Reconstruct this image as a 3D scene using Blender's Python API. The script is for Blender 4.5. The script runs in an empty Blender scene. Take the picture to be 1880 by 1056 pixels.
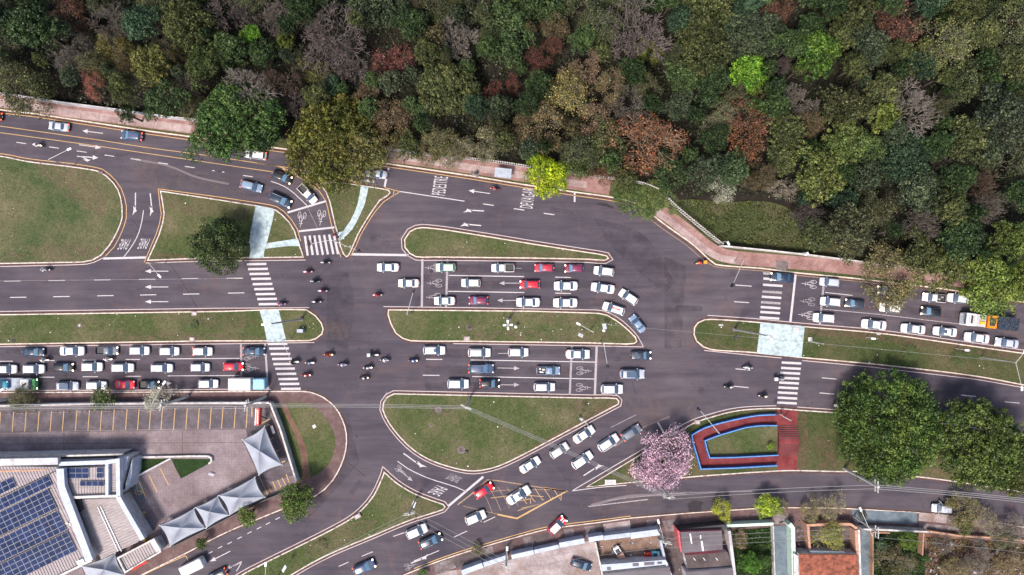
import bpy, math, random
import numpy as np
from mathutils import Vector, Matrix
from mathutils.geometry import tessellate_polygon
random.seed(7); R = math.radians
H = 138.0; S = 0.1
scene = bpy.context.scene
C = scene.collection
# ------------------------------------------------------------ camera, light
cam = bpy.data.objects.new('camera', bpy.data.cameras.new('camera')); C.objects.link(cam)
cam.location = (0, 0, H); cam.rotation_euler = (0, 0, 0)
cam.data.sensor_width = 36; cam.data.lens = 36*H/188.0
cam.data.clip_start = 1; cam.data.clip_end = 6000
scene.camera = cam
SUN = Vector((-0.34, -0.52, 1.1)).normalized()
w = bpy.data.worlds.new('World'); scene.world = w; w.use_nodes = True
nt = w.node_tree; bg = nt.nodes['Background']
sky = nt.nodes.new('ShaderNodeTexSky'); sky.sky_type = 'NISHITA'; sky.sun_disc = False
sky.sun_elevation = math.asin(SUN.z); sky.sun_rotation = math.atan2(SUN.x, SUN.y)
sky.dust_density = 4.0; sky.air_density = 1.0; sky.ozone_density = 1.0
nt.links.new(sky.outputs[0], bg.inputs[0]); bg.inputs[1].default_value = 0.105
sl = bpy.data.lights.new('sun', 'SUN'); sl.energy = 2.5; sl.angle = R(12); sl.color = (1.0, 0.9, 0.8)
so = bpy.data.objects.new('sun', sl); C.objects.link(so)
so.rotation_euler = SUN.to_track_quat('Z', 'Y').to_euler(); so.location = (0, 0, 90)
vs = scene.view_settings; vs.view_transform = 'Standard'; vs.look = 'None'; vs.gamma = 1
vs.use_curve_mapping = False; vs.exposure = 0.88

# ------------------------------------------------------------ helpers
def P(px, py, z=0.0):
    k = S*(H-z)/H
    return ((px-940)*k, (528-py)*k)
def W(px, py, z=0.0):
    x, y = P(px, py, z); return Vector((x, y, z))
def pts(l, z=0.0): return [P(a, b, z) for a, b in l]
def link(o, parent=None):
    C.objects.link(o)
    if parent: o.parent = parent
    return o
def tag(o, label, cat=None, group=None):
    o['label'] = label
    if cat: o['category'] = cat
    if group: o['group'] = group
    return o
def thing(name, label, cat, loc=(0, 0, 0), rz=0, group=None):
    o = bpy.data.objects.new(name, None); o.location = loc; o.rotation_euler = (0, 0, rz)
    o.empty_display_size = .3
    return tag(link(o), label, cat, group)
class B:
    def __init__(s): s.v = []; s.f = []; s.m = []
    def add(s, vs_, fs, mi=0):
        n = len(s.v); s.v += [tuple(a) for a in vs_]
        s.f += [tuple(i+n for i in f) for f in fs]; s.m += [mi]*len(fs); return s
    def box(s, c, d, rz=0, mi=0, M=None, taper=1.0):
        x, y, z = d[0]/2, d[1]/2, d[2]/2
        vv = [Vector((a*x*(taper if e > 0 else 1), b*y*(taper if e > 0 else 1), e*z)) for e in (-1, 1) for a, b in ((-1, -1), (1, -1), (1, 1), (-1, 1))]
        m = M if M is not None else Matrix.Rotation(rz, 3, 'Z')
        return s.add([m @ q + Vector(c) for q in vv], [(3, 2, 1, 0), (4, 5, 6, 7), (0, 1, 5, 4), (1, 2, 6, 5), (2, 3, 7, 6), (3, 0, 4, 7)], mi)
    def tube(s, p, q, r0, r1=None, n=6, mi=0, cap=True):
        p = Vector(p); q = Vector(q); r1 = r0 if r1 is None else r1
        d = q-p
        if d.length < 1e-6: return s
        u = d.orthogonal().normalized(); w_ = d.normalized().cross(u)
        vv = []
        for c, r in ((p, r0), (q, r1)):
            for k in range(n):
                a = 2*math.pi*k/n; vv.append(c+(u*math.cos(a)+w_*math.sin(a))*r)
        ff = [(k, (k+1) % n, n+(k+1) % n, n+k) for k in range(n)]
        if cap: ff += [tuple(range(n))[::-1], tuple(range(n, 2*n))]
        return s.add(vv, ff, mi)
    def prism(s, poly, z0, z1, mi=0, bottom=False, mi_side=None):
        poly = ccw(poly); n = len(poly)
        tri = tessellate_polygon([[Vector((x, y, 0)) for x, y in poly]])
        vv = [(x, y, z1) for x, y in poly]+[(x, y, z0) for x, y in poly]
        top = []
        for t in tri:
            a, b, c = [poly[i] for i in t]
            if (b[0]-a[0])*(c[1]-a[1])-(b[1]-a[1])*(c[0]-a[0]) < 0: t = t[::-1]
            top.append(tuple(t))
        s.add(vv, top, mi)
        m = len(s.v)-2*n
        s.f += [(m+n+i, m+n+(i+1) % n, m+(i+1) % n, m+i) for i in range(n)]
        s.m += [mi if mi_side is None else mi_side]*n
        return s
    def sheet(s, poly, z, mi=0):
        poly = ccw(poly)
        tri = tessellate_polygon([[Vector((x, y, 0)) for x, y in poly]])
        top = []
        for t in tri:
            a, b, c = [poly[i] for i in t]
            if (b[0]-a[0])*(c[1]-a[1])-(b[1]-a[1])*(c[0]-a[0]) < 0: t = t[::-1]
            top.append(tuple(t))
        return s.add([(x, y, z) for x, y in poly], top, mi)
    def band(s, left, right, z, z0=None, closed=False, mi=0):
        """strip between two polylines; with z0 the sides go down to z0"""
        n = len(left); vv = [(x, y, z) for x, y in left]+[(x, y, z) for x, y in right]
        rng = range(n if closed else n-1)
        ff = [(i, n+i, n+(i+1) % n, (i+1) % n) for i in rng]
        if z0 is not None:
            vv += [(x, y, z0) for x, y in left]+[(x, y, z0) for x, y in right]
            ff += [(2*n+i, i, (i+1) % n, 2*n+(i+1) % n) for i in rng]
            ff += [(n+i, 3*n+i, 3*n+(i+1) % n, n+(i+1) % n) for i in rng]
            if not closed:
                ff += [(0, 2*n, 3*n, n), (n-1, 2*n-1, 4*n-1, 3*n-1)]
        return s.add(vv, ff, mi)
    def ball(s, c, r, seg=8, rings=5, sc=(1, 1, 1), mi=0):
        vv = []; ff = []
        for i in range(rings+1):
            th = math.pi*i/rings
            for k in range(seg):
                a = 2*math.pi*k/seg
                vv.append((c[0]+r*sc[0]*math.sin(th)*math.cos(a), c[1]+r*sc[1]*math.sin(th)*math.sin(a), c[2]+r*sc[2]*math.cos(th)))
        for i in range(rings):
            for k in range(seg):
                ff.append((i*seg+k, (i+1)*seg+k, (i+1)*seg+(k+1) % seg, i*seg+(k+1) % seg))
        return s.add(vv, ff, mi)
    def mesh(s, name, mats, smooth=False):
        me = bpy.data.meshes.new(name); me.from_pydata(s.v, [], s.f)
        for m in (mats if isinstance(mats, (list, tuple)) else [mats]): me.materials.append(m)
        if any(s.m): me.polygons.foreach_set('material_index', s.m)
        if smooth: me.polygons.foreach_set('use_smooth', [True]*len(s.f))
        me.validate(); me.update(); return me
    def build(s, name, mats, parent=None, smooth=False):
        return link(bpy.data.objects.new(name, s.mesh(name, mats, smooth)), parent)
def struct(o, label=None):
    o['kind'] = 'structure'
    if label: o['label'] = label
    return o
def area(p): return sum(p[i][0]*p[(i+1) % len(p)][1]-p[(i+1) % len(p)][0]*p[i][1] for i in range(len(p)))/2
def ccw(p): return list(p) if area(p) > 0 else list(p)[::-1]
def smooth(p, closed=False, corner=48, step=1.2):
    n = len(p); p = [Vector(q) for q in p]; out = []
    def dirs(i):
        a = p[(i-1) % n]; b = p[i]; c = p[(i+1) % n]
        if not closed and i == 0: d = (c-b).normalized(); return d, d
        if not closed and i == n-1: d = (b-a).normalized(); return d, d
        d0 = (b-a).normalized(); d1 = (c-b).normalized()
        if d0.dot(d1) < math.cos(R(corner)): return d0, d1
        t = (c-a).normalized(); return t, t
    for i in range(n if closed else n-1):
        a = p[i]; b = p[(i+1) % n]; L = (b-a).length
        t0 = dirs(i)[1]*L; t1 = dirs((i+1) % n)[0]*L
        k = max(1, min(10, int(L/step)))
        if t0.normalized().dot((b-a).normalized()) > .9998 and t1.normalized().dot((b-a).normalized()) > .9998: k = 1
        for j in range(k):
            u = j/k; h1 = 2*u**3-3*u**2+1; h2 = -2*u**3+3*u**2; h3 = u**3-2*u**2+u; h4 = u**3-u**2
            q = a*h1+b*h2+t0*h3+t1*h4; out.append((q.x, q.y))
    if not closed: out.append(tuple(p[-1]))
    return out
def offset(p, d, closed=False):
    """positive d = to the left of the direction of travel"""
    n = len(p); out = []
    for i in range(n):
        a = Vector(p[i-1]) if (closed or i > 0) else None
        c = Vector(p[(i+1) % n]) if (closed or i < n-1) else None
        b = Vector(p[i])
        d0 = (b-a).normalized() if a is not None else None
        d1 = (c-b).normalized() if c is not None else None
        if d0 is None: d0 = d1
        if d1 is None: d1 = d0
        n0 = Vector((-d0.y, d0.x)); n1 = Vector((-d1.y, d1.x)); m = n0+n1
        if m.length < 1e-4: m = n0
        m.normalize(); k = min(1/max(m.dot(n0), .45), 2.2)
        q = b+m*d*k; out.append((q.x, q.y))
    return out
def ribbon(name, pl, wd, z, mat, parent, sm=True, conv=True):
    if conv: pl = pts(pl)
    if sm and len(pl) > 2: pl = smooth(pl)
    return B().band(offset(pl, wd/2), offset(pl, -wd/2), z).build(name, mat, parent)
def resample(pl, step):
    pl = [Vector(q) for q in pl]; out = []; acc = 0; nxt = 0
    for a, b in zip(pl, pl[1:]):
        L = (b-a).length
        while nxt <= acc+L+1e-9:
            t = (nxt-acc)/L if L > 0 else 0
            q = a.lerp(b, t); out.append((q, (b-a).normalized())); nxt += step
        acc += L
    return out
def inpoly(x, y, poly):
    c = False; n = len(poly); j = n-1
    for i in range(n):
        if ((poly[i][1] > y) != (poly[j][1] > y)) and (x < (poly[j][0]-poly[i][0])*(y-poly[i][1])/(poly[j][1]-poly[i][1]+1e-12)+poly[i][0]): c = not c
        j = i
    return c
def copy_tree(o, parent=None):
    c = o.copy(); C.objects.link(c)
    if parent: c.parent = parent
    for ch in o.children: copy_tree(ch, c)
    return c

# ------------------------------------------------------------ materials
def new_mat(name, rough=.8, spec=.3):
    m = bpy.data.materials.new(name); m.use_nodes = True
    b = m.node_tree.nodes['Principled BSDF']; b.inputs['Roughness'].default_value = rough
    b.inputs['Specular IOR Level'].default_value = spec
    return m, m.node_tree, b
def flat(name, col, rough=.7, metal=0, emit=0, spec=.4, noise=.12, scale=3.0):
    m, t, b = new_mat(name, rough, spec)
    b.inputs['Metallic'].default_value = metal
    if noise:
        n = t.nodes.new('ShaderNodeTexNoise'); n.inputs['Scale'].default_value = scale; n.inputs['Detail'].default_value = 6
        g = t.nodes.new('ShaderNodeNewGeometry'); t.links.new(g.outputs['Position'], n.inputs['Vector'])
        r = t.nodes.new('ShaderNodeValToRGB'); e = r.color_ramp.elements
        e[0].position = .3; e[1].position = .7
        e[0].color = tuple(c*(1-noise*1.6) for c in col)+(1,); e[1].color = tuple(min(1, c*(1+noise)) for c in col)+(1,)
        t.links.new(n.outputs[0], r.inputs[0]); t.links.new(r.outputs[0], b.inputs['Base Color'])
    else: b.inputs['Base Color'].default_value = col+(1,)
    if emit:
        b.inputs['Emission Color'].default_value = col+(1,); b.inputs['Emission Strength'].default_value = emit
    return m
def ramp(t, fac, stops):
    r = t.nodes.new('ShaderNodeValToRGB'); e = r.color_ramp.elements
    while len(e) < len(stops): e.new(.5)
    for i, (p_, c) in enumerate(stops): e[i].position = p_; e[i].color = tuple(c)+(1,) if len(c) == 3 else c
    t.links.new(fac, r.inputs[0]); return r.outputs[0]
def noise(t, vec, scale, detail=6, rough=.6, stretch=None, dist=0):
    n = t.nodes.new('ShaderNodeTexNoise'); n.inputs['Scale'].default_value = scale
    n.inputs['Detail'].default_value = detail; n.inputs['Roughness'].default_value = rough; n.inputs['Distortion'].default_value = dist
    if stretch:
        mp = t.nodes.new('ShaderNodeMapping'); mp.inputs['Scale'].default_value = stretch[:3]
        if len(stretch) > 3: mp.inputs['Rotation'].default_value = (0, 0, stretch[3])
        t.links.new(vec, mp.inputs[0]); vec = mp.outputs[0]
    t.links.new(vec, n.inputs['Vector']); return n.outputs[0]
def mixc(t, fac, a, b, mode='MIX'):
    x = t.nodes.new('ShaderNodeMix'); x.data_type = 'RGBA'; x.blend_type = mode
    for v, i in ((fac, 0), (a, 6), (b, 7)):
        if hasattr(v, 'is_linked') or isinstance(v, bpy.types.NodeSocket): t.links.new(v, x.inputs[i])
        elif i == 0: x.inputs[0].default_value = v
        else: x.inputs[i].default_value = tuple(v)+(1,)
    return x.outputs[2]
def bump(t, b, h, strength=.4, dist=.05):
    n = t.nodes.new('ShaderNodeBump'); n.inputs['Strength'].default_value = strength; n.inputs['Distance'].default_value = dist
    t.links.new(h, n.inputs['Height']); t.links.new(n.outputs[0], b.inputs['Normal'])
def pos(t): return t.nodes.new('ShaderNodeNewGeometry').outputs['Position']

def m_asphalt():
    m, t, b = new_mat('asphalt', .85, .25); p = pos(t)
    big = noise(t, p, .045, 5, .55); mid = noise(t, p, .5, 6, .65, (.28, 1.2, 1)); fine = noise(t, p, 14, 3, .7)
    c = ramp(t, big, [(.3, (.05, .044, .06)), (.5, (.068, .059, .076)), (.7, (.092, .078, .092))])
    c = mixc(t, 1.0, c, ramp(t, mid, [(.3, (.78, .78, .81)), (.7, (1.2, 1.19, 1.17))]), 'MULTIPLY')
    c = mixc(t, 1.0, c, ramp(t, fine, [(.25, (.72, .72, .72)), (.75, (1.28, 1.28, 1.28))]), 'MULTIPLY')
    red = noise(t, p, .16, 5, .7, None, 1.0)
    c = mixc(t, ramp(t, red, [(.54, (0, 0, 0)), (.8, (.55, .55, .55))]), c, (.14, .082, .075))
    oil = noise(t, p, .33, 4, .6, (.12, 1, 1))
    c = mixc(t, ramp(t, oil, [(.6, (0, 0, 0)), (.8, (.6, .6, .6))]), c, (.035, .031, .04))
    st = noise(t, p, .5, 5, .7, (.05, 1.5, 1)); c = mixc(t, 1.0, c, ramp(t, st, [(.32, (.8, .8, .83)), (.5, (1, 1, 1)), (.68, (1.14, 1.13, 1.11))]), 'MULTIPLY')
    vo = t.nodes.new('ShaderNodeTexVoronoi'); vo.feature = 'DISTANCE_TO_EDGE'; vo.inputs['Scale'].default_value = .16
    wv = t.nodes.new('ShaderNodeVectorMath'); wv.operation = 'ADD'; wn = t.nodes.new('ShaderNodeTexNoise'); wn.inputs['Scale'].default_value = .7; wn.inputs['Detail'].default_value = 5; t.links.new(p, wn.inputs['Vector'])
    ws = t.nodes.new('ShaderNodeVectorMath'); ws.operation = 'SCALE'; ws.inputs['Scale'].default_value = 2.4; t.links.new(wn.outputs['Color'], ws.inputs[0]); t.links.new(p, wv.inputs[0]); t.links.new(ws.outputs[0], wv.inputs[1]); t.links.new(wv.outputs[0], vo.inputs['Vector'])
    ck = ramp(t, vo.outputs['Distance'], [(0, (1, 1, 1)), (.012, (0, 0, 0))]); msk = ramp(t, noise(t, p, .07, 3, .5), [(.5, (0, 0, 0)), (.62, (.75, .75, .75))])
    c = mixc(t, mixc(t, 1.0, ck, msk, 'MULTIPLY'), c, (.03, .026, .032))
    t.links.new(c, b.inputs['Base Color']); bump(t, b, fine, .5, .01)
    return m
def m_grass(name, a, b_, dry, drylo=.55):
    m, t, b = new_mat(name, .95, .1); p = pos(t)
    big = noise(t, p, .11, 6, .62); mid = noise(t, p, .9, 6, .7); fine = noise(t, p, 7.0, 4, .8)
    c = ramp(t, mid, [(.3, a), (.7, b_)])
    c = mixc(t, ramp(t, big, [(drylo-.12, (0, 0, 0)), (drylo+.16, (1, 1, 1))]), c, dry)
    f2 = noise(t, p, 2.6, 5, .85); c = mixc(t, 1.0, c, ramp(t, f2, [(.3, (.55, .6, .5)), (.5, (1, 1, 1)), (.7, (1.5, 1.42, 1.38))]), 'MULTIPLY')
    sm2 = noise(t, p, .35, 5, .7, None, .8); c = mixc(t, ramp(t, sm2, [(.56, (0, 0, 0)), (.74, (.75, .75, .75))]), c, tuple(x*.75 for x in dry))
    c = mixc(t, 1.0, c, ramp(t, fine, [(.28, (.5, .5, .5)), (.5, (.95, .95, .95)), (.74, (1.6, 1.55, 1.5))]), 'MULTIPLY')
    sp = t.nodes.new('ShaderNodeTexVoronoi'); sp.inputs['Scale'].default_value = 1.1; t.links.new(p, sp.inputs['Vector'])
    c = mixc(t, ramp(t, sp.outputs['Distance'], [(.0, (.8, .8, .8)), (.045, (0, 0, 0))]), c, (.3, .27, .2))
    t.links.new(c, b.inputs['Base Color']); bump(t, b, fine, .9, .08)
    return m
def m_mottle(name, stops, s1=.5, s2=6, rough=.85, tile=None, wet=None):
    m, t, b = new_mat(name, rough, .25); p = pos(t)
    c = ramp(t, noise(t, p, s1, 7, .68), stops)
    f = noise(t, p, s2, 5, .75)
    c = mixc(t, 1.0, c, ramp(t, f, [(.25, (.66, .66, .66)), (.75, (1.3, 1.3, 1.3))]), 'MULTIPLY')
    if wet:
        c = mixc(t, ramp(t, noise(t, p, wet[0], 6, .7), [(.5, (0, 0, 0)), (.68, (.85, .85, .85))]), c, wet[1])
    if tile:
        br = t.nodes.new('ShaderNodeTexBrick'); br.inputs['Scale'].default_value = 1
        br.inputs['Brick Width'].default_value = tile; br.inputs['Row Height'].default_value = tile; br.offset = 0
        br.inputs['Mortar Size'].default_value = .03; br.inputs['Mortar Smooth'].default_value = .3
        br.inputs['Color1'].default_value = (1.03, 1.03, 1.03, 1); br.inputs['Color2'].default_value = (.97, .97, .97, 1); br.inputs['Mortar'].default_value = (.8, .79, .79, 1)
        t.links.new(p, br.inputs['Vector']); c = mixc(t, 1.0, c, br.outputs[0], 'MULTIPLY')
    t.links.new(c, b.inputs['Base Color']); bump(t, b, f, .4, .02)
    return m
def m_paint(name, col, wear=.5):
    m, t, b = new_mat(name, .7, .3); p = pos(t)
    f = noise(t, p, 5.5, 6, .8)
    c = mixc(t, ramp(t, f, [(wear-.02, (1, 1, 1)), (wear+.13, (0, 0, 0))]) if False else ramp(t, f, [(wear-.16, (1, 1, 1)), (wear-.02, (0, 0, 0))]), col, (.13, .11, .12))
    t.links.new(c, b.inputs['Base Color']); return m
def m_leaf(name, transl=.25):
    m = bpy.data.materials.new(name); m.use_nodes = True; t = m.node_tree; t.nodes.clear()
    out = t.nodes.new('ShaderNodeOutputMaterial'); oi = t.nodes.new('ShaderNodeObjectInfo')
    at = t.nodes.new('ShaderNodeAttribute'); at.attribute_name = 'tint'
    sx = t.nodes.new('ShaderNodeSeparateColor'); t.links.new(at.outputs['Color'], sx.inputs[0])
    c = mixc(t, 1.0, oi.outputs['Color'], ramp(t, sx.outputs[0], [(0, (.24, .28, .29)), (.5, (.95, .98, .93)), (1, (2.7, 2.45, 2.0))]), 'MULTIPLY')
    hs = t.nodes.new('ShaderNodeHueSaturation'); mr = t.nodes.new('ShaderNodeMapRange')
    t.links.new(sx.outputs[1], mr.inputs[0]); mr.inputs[3].default_value = .47; mr.inputs[4].default_value = .525
    t.links.new(mr.outputs[0], hs.inputs['Hue']); t.links.new(c, hs.inputs['Color'])
    df = t.nodes.new('ShaderNodeBsdfDiffuse'); tr = t.nodes.new('ShaderNodeBsdfTranslucent'); gl = t.nodes.new('ShaderNodeBsdfGlossy'); gl.inputs['Roughness'].default_value = .45
    t.links.new(hs.outputs[0], df.inputs[0]); t.links.new(hs.outputs[0], tr.inputs[0])
    mx = t.nodes.new('ShaderNodeMixShader'); mx.inputs[0].default_value = transl
    t.links.new(df.outputs[0], mx.inputs[1]); t.links.new(tr.outputs[0], mx.inputs[2])
    m2 = t.nodes.new('ShaderNodeMixShader'); m2.inputs[0].default_value = .025
    t.links.new(mx.outputs[0], m2.inputs[1]); t.links.new(gl.outputs[0], m2.inputs[2]); t.links.new(m2.outputs[0], out.inputs[0])
    return m
def m_carpaint():
    m, t, b = new_mat('car_paint', .32, .5); oi = t.nodes.new('ShaderNodeObjectInfo')
    f = noise(t, pos(t), 1.6, 5, .7)
    c = mixc(t, 1.0, oi.outputs['Color'], ramp(t, f, [(.3, (.94, .93, .92)), (.7, (1.03, 1.03, 1.03))]), 'MULTIPLY')
    t.links.new(c, b.inputs['Base Color']); b.inputs['Coat Weight'].default_value = .35; b.inputs['Coat Roughness'].default_value = .08
    return m
def m_roof(name, col, ang, dirt=(.2, .15, .14)):
    m, t, b = new_mat(name, .6, .3); p = pos(t)
    st = noise(t, p, .8, 6, .75, (.12, 2.2, 1, ang)); f = noise(t, p, .25, 6, .7)
    c = ramp(t, st, [(.3, tuple(x*.62 for x in col)), (.65, tuple(min(1, x*1.12) for x in col))])
    c = mixc(t, ramp(t, f, [(.5, (0, 0, 0)), (.75, (.75, .75, .75))]), c, dirt)
    t.links.new(c, b.inputs['Base Color']); return m
M = {}
M['asphalt'] = m_asphalt()
M['grass'] = m_grass('grass', (.044, .068, .024), (.085, .1, .042), (.145, .125, .078), .56)
M['grass_dark'] = m_grass('grass_dark', (.036, .058, .022), (.07, .08, .032), (.12, .1, .06), .56)
M['grass_lush'] = m_grass('grass_lush', (.016, .036, .012), (.03, .055, .02), (.05, .05, .025), .7)
M['lawn_a'] = m_grass('lawn_west', (.042, .07, .03), (.08, .098, .045), (.14, .125, .075), .52)
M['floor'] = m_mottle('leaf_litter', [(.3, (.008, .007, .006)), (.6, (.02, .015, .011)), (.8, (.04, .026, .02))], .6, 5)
M['earth'] = m_mottle('red_earth', [(.3, (.1, .05, .038)), (.55, (.16, .09, .068)), (.75, (.24, .16, .12))], .45, 5)
M['brownwalk'] = m_mottle('brown_pavement', [(.3, (.085, .05, .052)), (.55, (.13, .083, .082)), (.75, (.2, .145, .14))], .5, 5)
M['pink'] = m_mottle('pink_pavement', [(.3, (.2, .135, .13)), (.5, (.32, .24, .235)), (.72, (.44, .37, .37))], .35, 4)
M['redwalk'] = m_mottle('red_pavement', [(.3, (.16, .085, .08)), (.5, (.25, .145, .135)), (.72, (.35, .24, .22))], .35, 4)
M['lot'] = m_mottle('parking_concrete', [(.3, (.13, .1, .11)), (.5, (.2, .16, .175)), (.72, (.31, .26, .28))], .16, 4, tile=.5, wet=(.12, (.14, .095, .09)))
M['lotdark'] = m_mottle('stall_paving', [(.3, (.06, .052, .062)), (.5, (.105, .09, .105)), (.72, (.17, .145, .165))], .3, 4, tile=.3)
M['slab'] = m_mottle('dirty_slab', [(.3, (.09, .072, .072)), (.5, (.17, .14, .145)), (.74, (.31, .27, .28))], .6, 5, wet=(.35, (.06, .04, .038)))
M['yard'] = m_mottle('pale_yard', [(.3, (.17, .13, .13)), (.5, (.3, .25, .255)), (.72, (.46, .41, .42))], .3, 5, wet=(.2, (.2, .13, .1)))
M['yardbrown'] = m_mottle('brown_yard', [(.3, (.1, .062, .05)), (.5, (.2, .13, .1)), (.72, (.3, .2, .155))], .5, 5)
M['yarddark'] = m_mottle('dark_yard', [(.3, (.045, .035, .038)), (.5, (.09, .07, .072)), (.72, (.15, .12, .12))], .5, 5)
M['pathblue'] = m_mottle('pale_blue_path', [(.3, (.27, .35, .38)), (.5, (.4, .49, .52)), (.74, (.52, .6, .63))], 1.6, 5, wet=(1.1, (.2, .25, .27)))
M['pathgrey'] = m_mottle('blue_grey_pavement', [(.3, (.08, .105, .135)), (.5, (.12, .155, .19)), (.74, (.18, .22, .26))], .6, 5)
M['patch'] = m_mottle('asphalt_patch', [(.3, (.045, .04, .055)), (.5, (.06, .052, .068)), (.72, (.08, .068, .084))], .8, 9)
M['gutter'] = m_mottle('gutter', [(.3, (.05, .028, .028)), (.55, (.095, .055, .05)), (.78, (.16, .1, .085))], .8, 5)
M['kerb'] = m_mottle('kerb_paint', [(.34, (.2, .15, .14)), (.46, (.5, .44, .41)), (.7, (.68, .64, .61))], 1.8, 6)
M['kerby'] = m_mottle('kerb_cream', [(.25, (.26, .19, .16)), (.45, (.55, .46, .4)), (.7, (.72, .66, .6))], 1.3, 6)
M['white'] = m_paint('white_road_paint', (.5, .475, .5), .5)
M['faint'] = m_paint('worn_white_road_paint', (.38, .35, .38), .57)
M['mid'] = m_paint('dull_lane_paint', (.36, .33, .36), .5)
M['scuffm'] = m_paint('dusty_scuff', (.15, .13, .14), .6)
M['pinkline'] = m_paint('dirty_white_edge_paint', (.5, .42, .42), .48)
M['yellow'] = m_paint('yellow_road_paint', (.5, .32, .14), .49)
M['yellowworn'] = m_paint('worn_yellow_road_paint', (.4, .26, .13), .59)
M['tarred'] = flat('tar', (.028, .024, .03), .8, noise=.3)
M['redpath'] = m_mottle('red_ramp_paint', [(.3, (.1, .018, .02)), (.5, (.16, .03, .034)), (.74, (.22, .055, .055))], .5, 5)
M['bluewall'] = flat('blue_wall_paint', (.03, .13, .42), .55, noise=.25, scale=1.2)
M['bluecap'] = flat('blue_coping_paint', (.12, .3, .6), .5, noise=.2)
M['walldirty'] = m_mottle('dirty_white_wall', [(.3, (.32, .3, .31)), (.55, (.5, .5, .53)), (.75, (.62, .63, .67))], .6, 4)
M['wallwhite'] = flat('white_wall', (.52, .5, .49), .7, noise=.24, scale=1.5)
M['wallblue'] = flat('pale_blue_wall', (.4, .45, .55), .6, noise=.1, scale=1)
M['wallgrey'] = flat('blue_grey_metal', (.36, .41, .5), .5, noise=.14, scale=1)
M['mint'] = flat('mint_wall', (.5, .66, .55), .7, noise=.12)
M['salmon'] = flat('salmon_wall', (.46, .26, .18), .75, noise=.2)
M['brickred'] = flat('red_wall', (.5, .1, .12), .7, noise=.2)
M['tent'] = flat('tent_fabric', (.3, .325, .39), .7, noise=.08, scale=.7)
M['solar'] = flat('solar_cell', (.014, .028, .088), .35, spec=.06, noise=.3, scale=.5)
M['solarframe'] = flat('panel_frame', (.36, .38, .43), .5, metal=.1)
M['roofA'] = m_roof('warehouse_roof', (.33, .285, .3), R(-64))
M['roofB'] = m_roof('annex_roof', (.34, .3, .305), R(24))
M['roofC'] = m_roof('side_roof', (.34, .3, .32), R(90))
M['roofD'] = m_roof('dark_fibre_roof', (.13, .115, .135), R(88), (.07, .05, .055))
M['tile'] = flat('clay_tile', (.27, .085, .052), .8, noise=.4, scale=1.6)
M['metal'] = flat('galvanised', (.5, .51, .53), .45, metal=.4)
M['polegrey'] = flat('concrete_pole', (.46, .45, .44), .8)
M['lampwhite'] = flat('lamp_white', (.78, .8, .82), .4)
M['black'] = flat('black_plastic', (.012, .012, .014), .5)
M['dark'] = flat('dark_grey', (.04, .04, .045), .6)
M['wire'] = flat('cable', (.2, .2, .21), .6)
M['red'] = flat('red_sign', (.55, .04, .02), .4)
M['yellowobj'] = flat('yellow_plastic', (.65, .42, .03), .5)
M['tyre'] = flat('tyre', (.015, .015, .016), .85)
M['rim'] = flat('rim', (.35, .36, .38), .35, metal=.8)
M['glass'] = flat('car_glass', (.055, .09, .15), .06, spec=.9, noise=0)
M['glassb'] = flat('sky_lit_glass', (.11, .21, .32), .06, spec=.9, noise=0)  # brighter blue base colour paints in the sky reflection on dark cars' windshields
M['hl'] = flat('headlight_off', (.6, .62, .65), .15, noise=0)
M['hlon'] = flat('headlight_on', (1.0, .82, .58), .2, emit=3.0, noise=0)
M['tl'] = flat('tail_light_off', (.32, .02, .02), .2, noise=0)
M['tlon'] = flat('tail_light_on', (1.0, .1, .03), .2, emit=1.4, noise=0)
M['paint'] = m_carpaint()
M['leaf'] = m_leaf('foliage'); M['bark'] = flat('bark', (.08, .065, .055), .9, noise=.3)
M['twig'] = m_leaf('twigs', .0)
M['box'] = flat('cargo_box', (.74, .7, .68), .6)
M['skin'] = flat('skin', (.4, .24, .17), .6)
M['litter'] = flat('white_litter', (.75, .75, .74), .7)
def m_patchy(name, col, col2, thr=.5, sc=1.1, lo=.04, hi=.08, mx=.9):
    m, t, b = new_mat(name, .95, .1); p = pos(t); n = noise(t, p, sc, 7, .75)
    t.links.new(ramp(t, noise(t, p, 3, 5, .8), [(.3, col), (.7, col2)]), b.inputs['Base Color']); t.links.new(ramp(t, n, [(thr-lo, (0, 0, 0)), (thr+hi, (mx, mx, mx))]), b.inputs['Alpha']); return m
M['worn'] = m_patchy('worn_turf', (.12, .095, .062), (.2, .155, .11), .52, .8, .08, .14, .8); M['bare'] = m_patchy('bare_red_soil', (.13, .082, .06), (.19, .125, .095), .48, .9, .1, .2, .7)
M['oil'] = m_patchy('oil_and_rubber', (.03, .026, .032), (.045, .04, .05), .5, .35, .12, .25, .38); M['dust'] = m_patchy('pale_road_dust', (.15, .115, .105), (.2, .165, .16), .52, .6, .1, .22, .5)
def m_cloth():
    m, t, b = new_mat('clothing', .85, .2); oi = t.nodes.new('ShaderNodeObjectInfo'); t.links.new(oi.outputs['Color'], b.inputs['Base Color']); return m
M['cloth'] = m_cloth(); M['jeans'] = flat('trousers', (.04, .05, .09), .9)
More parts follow.
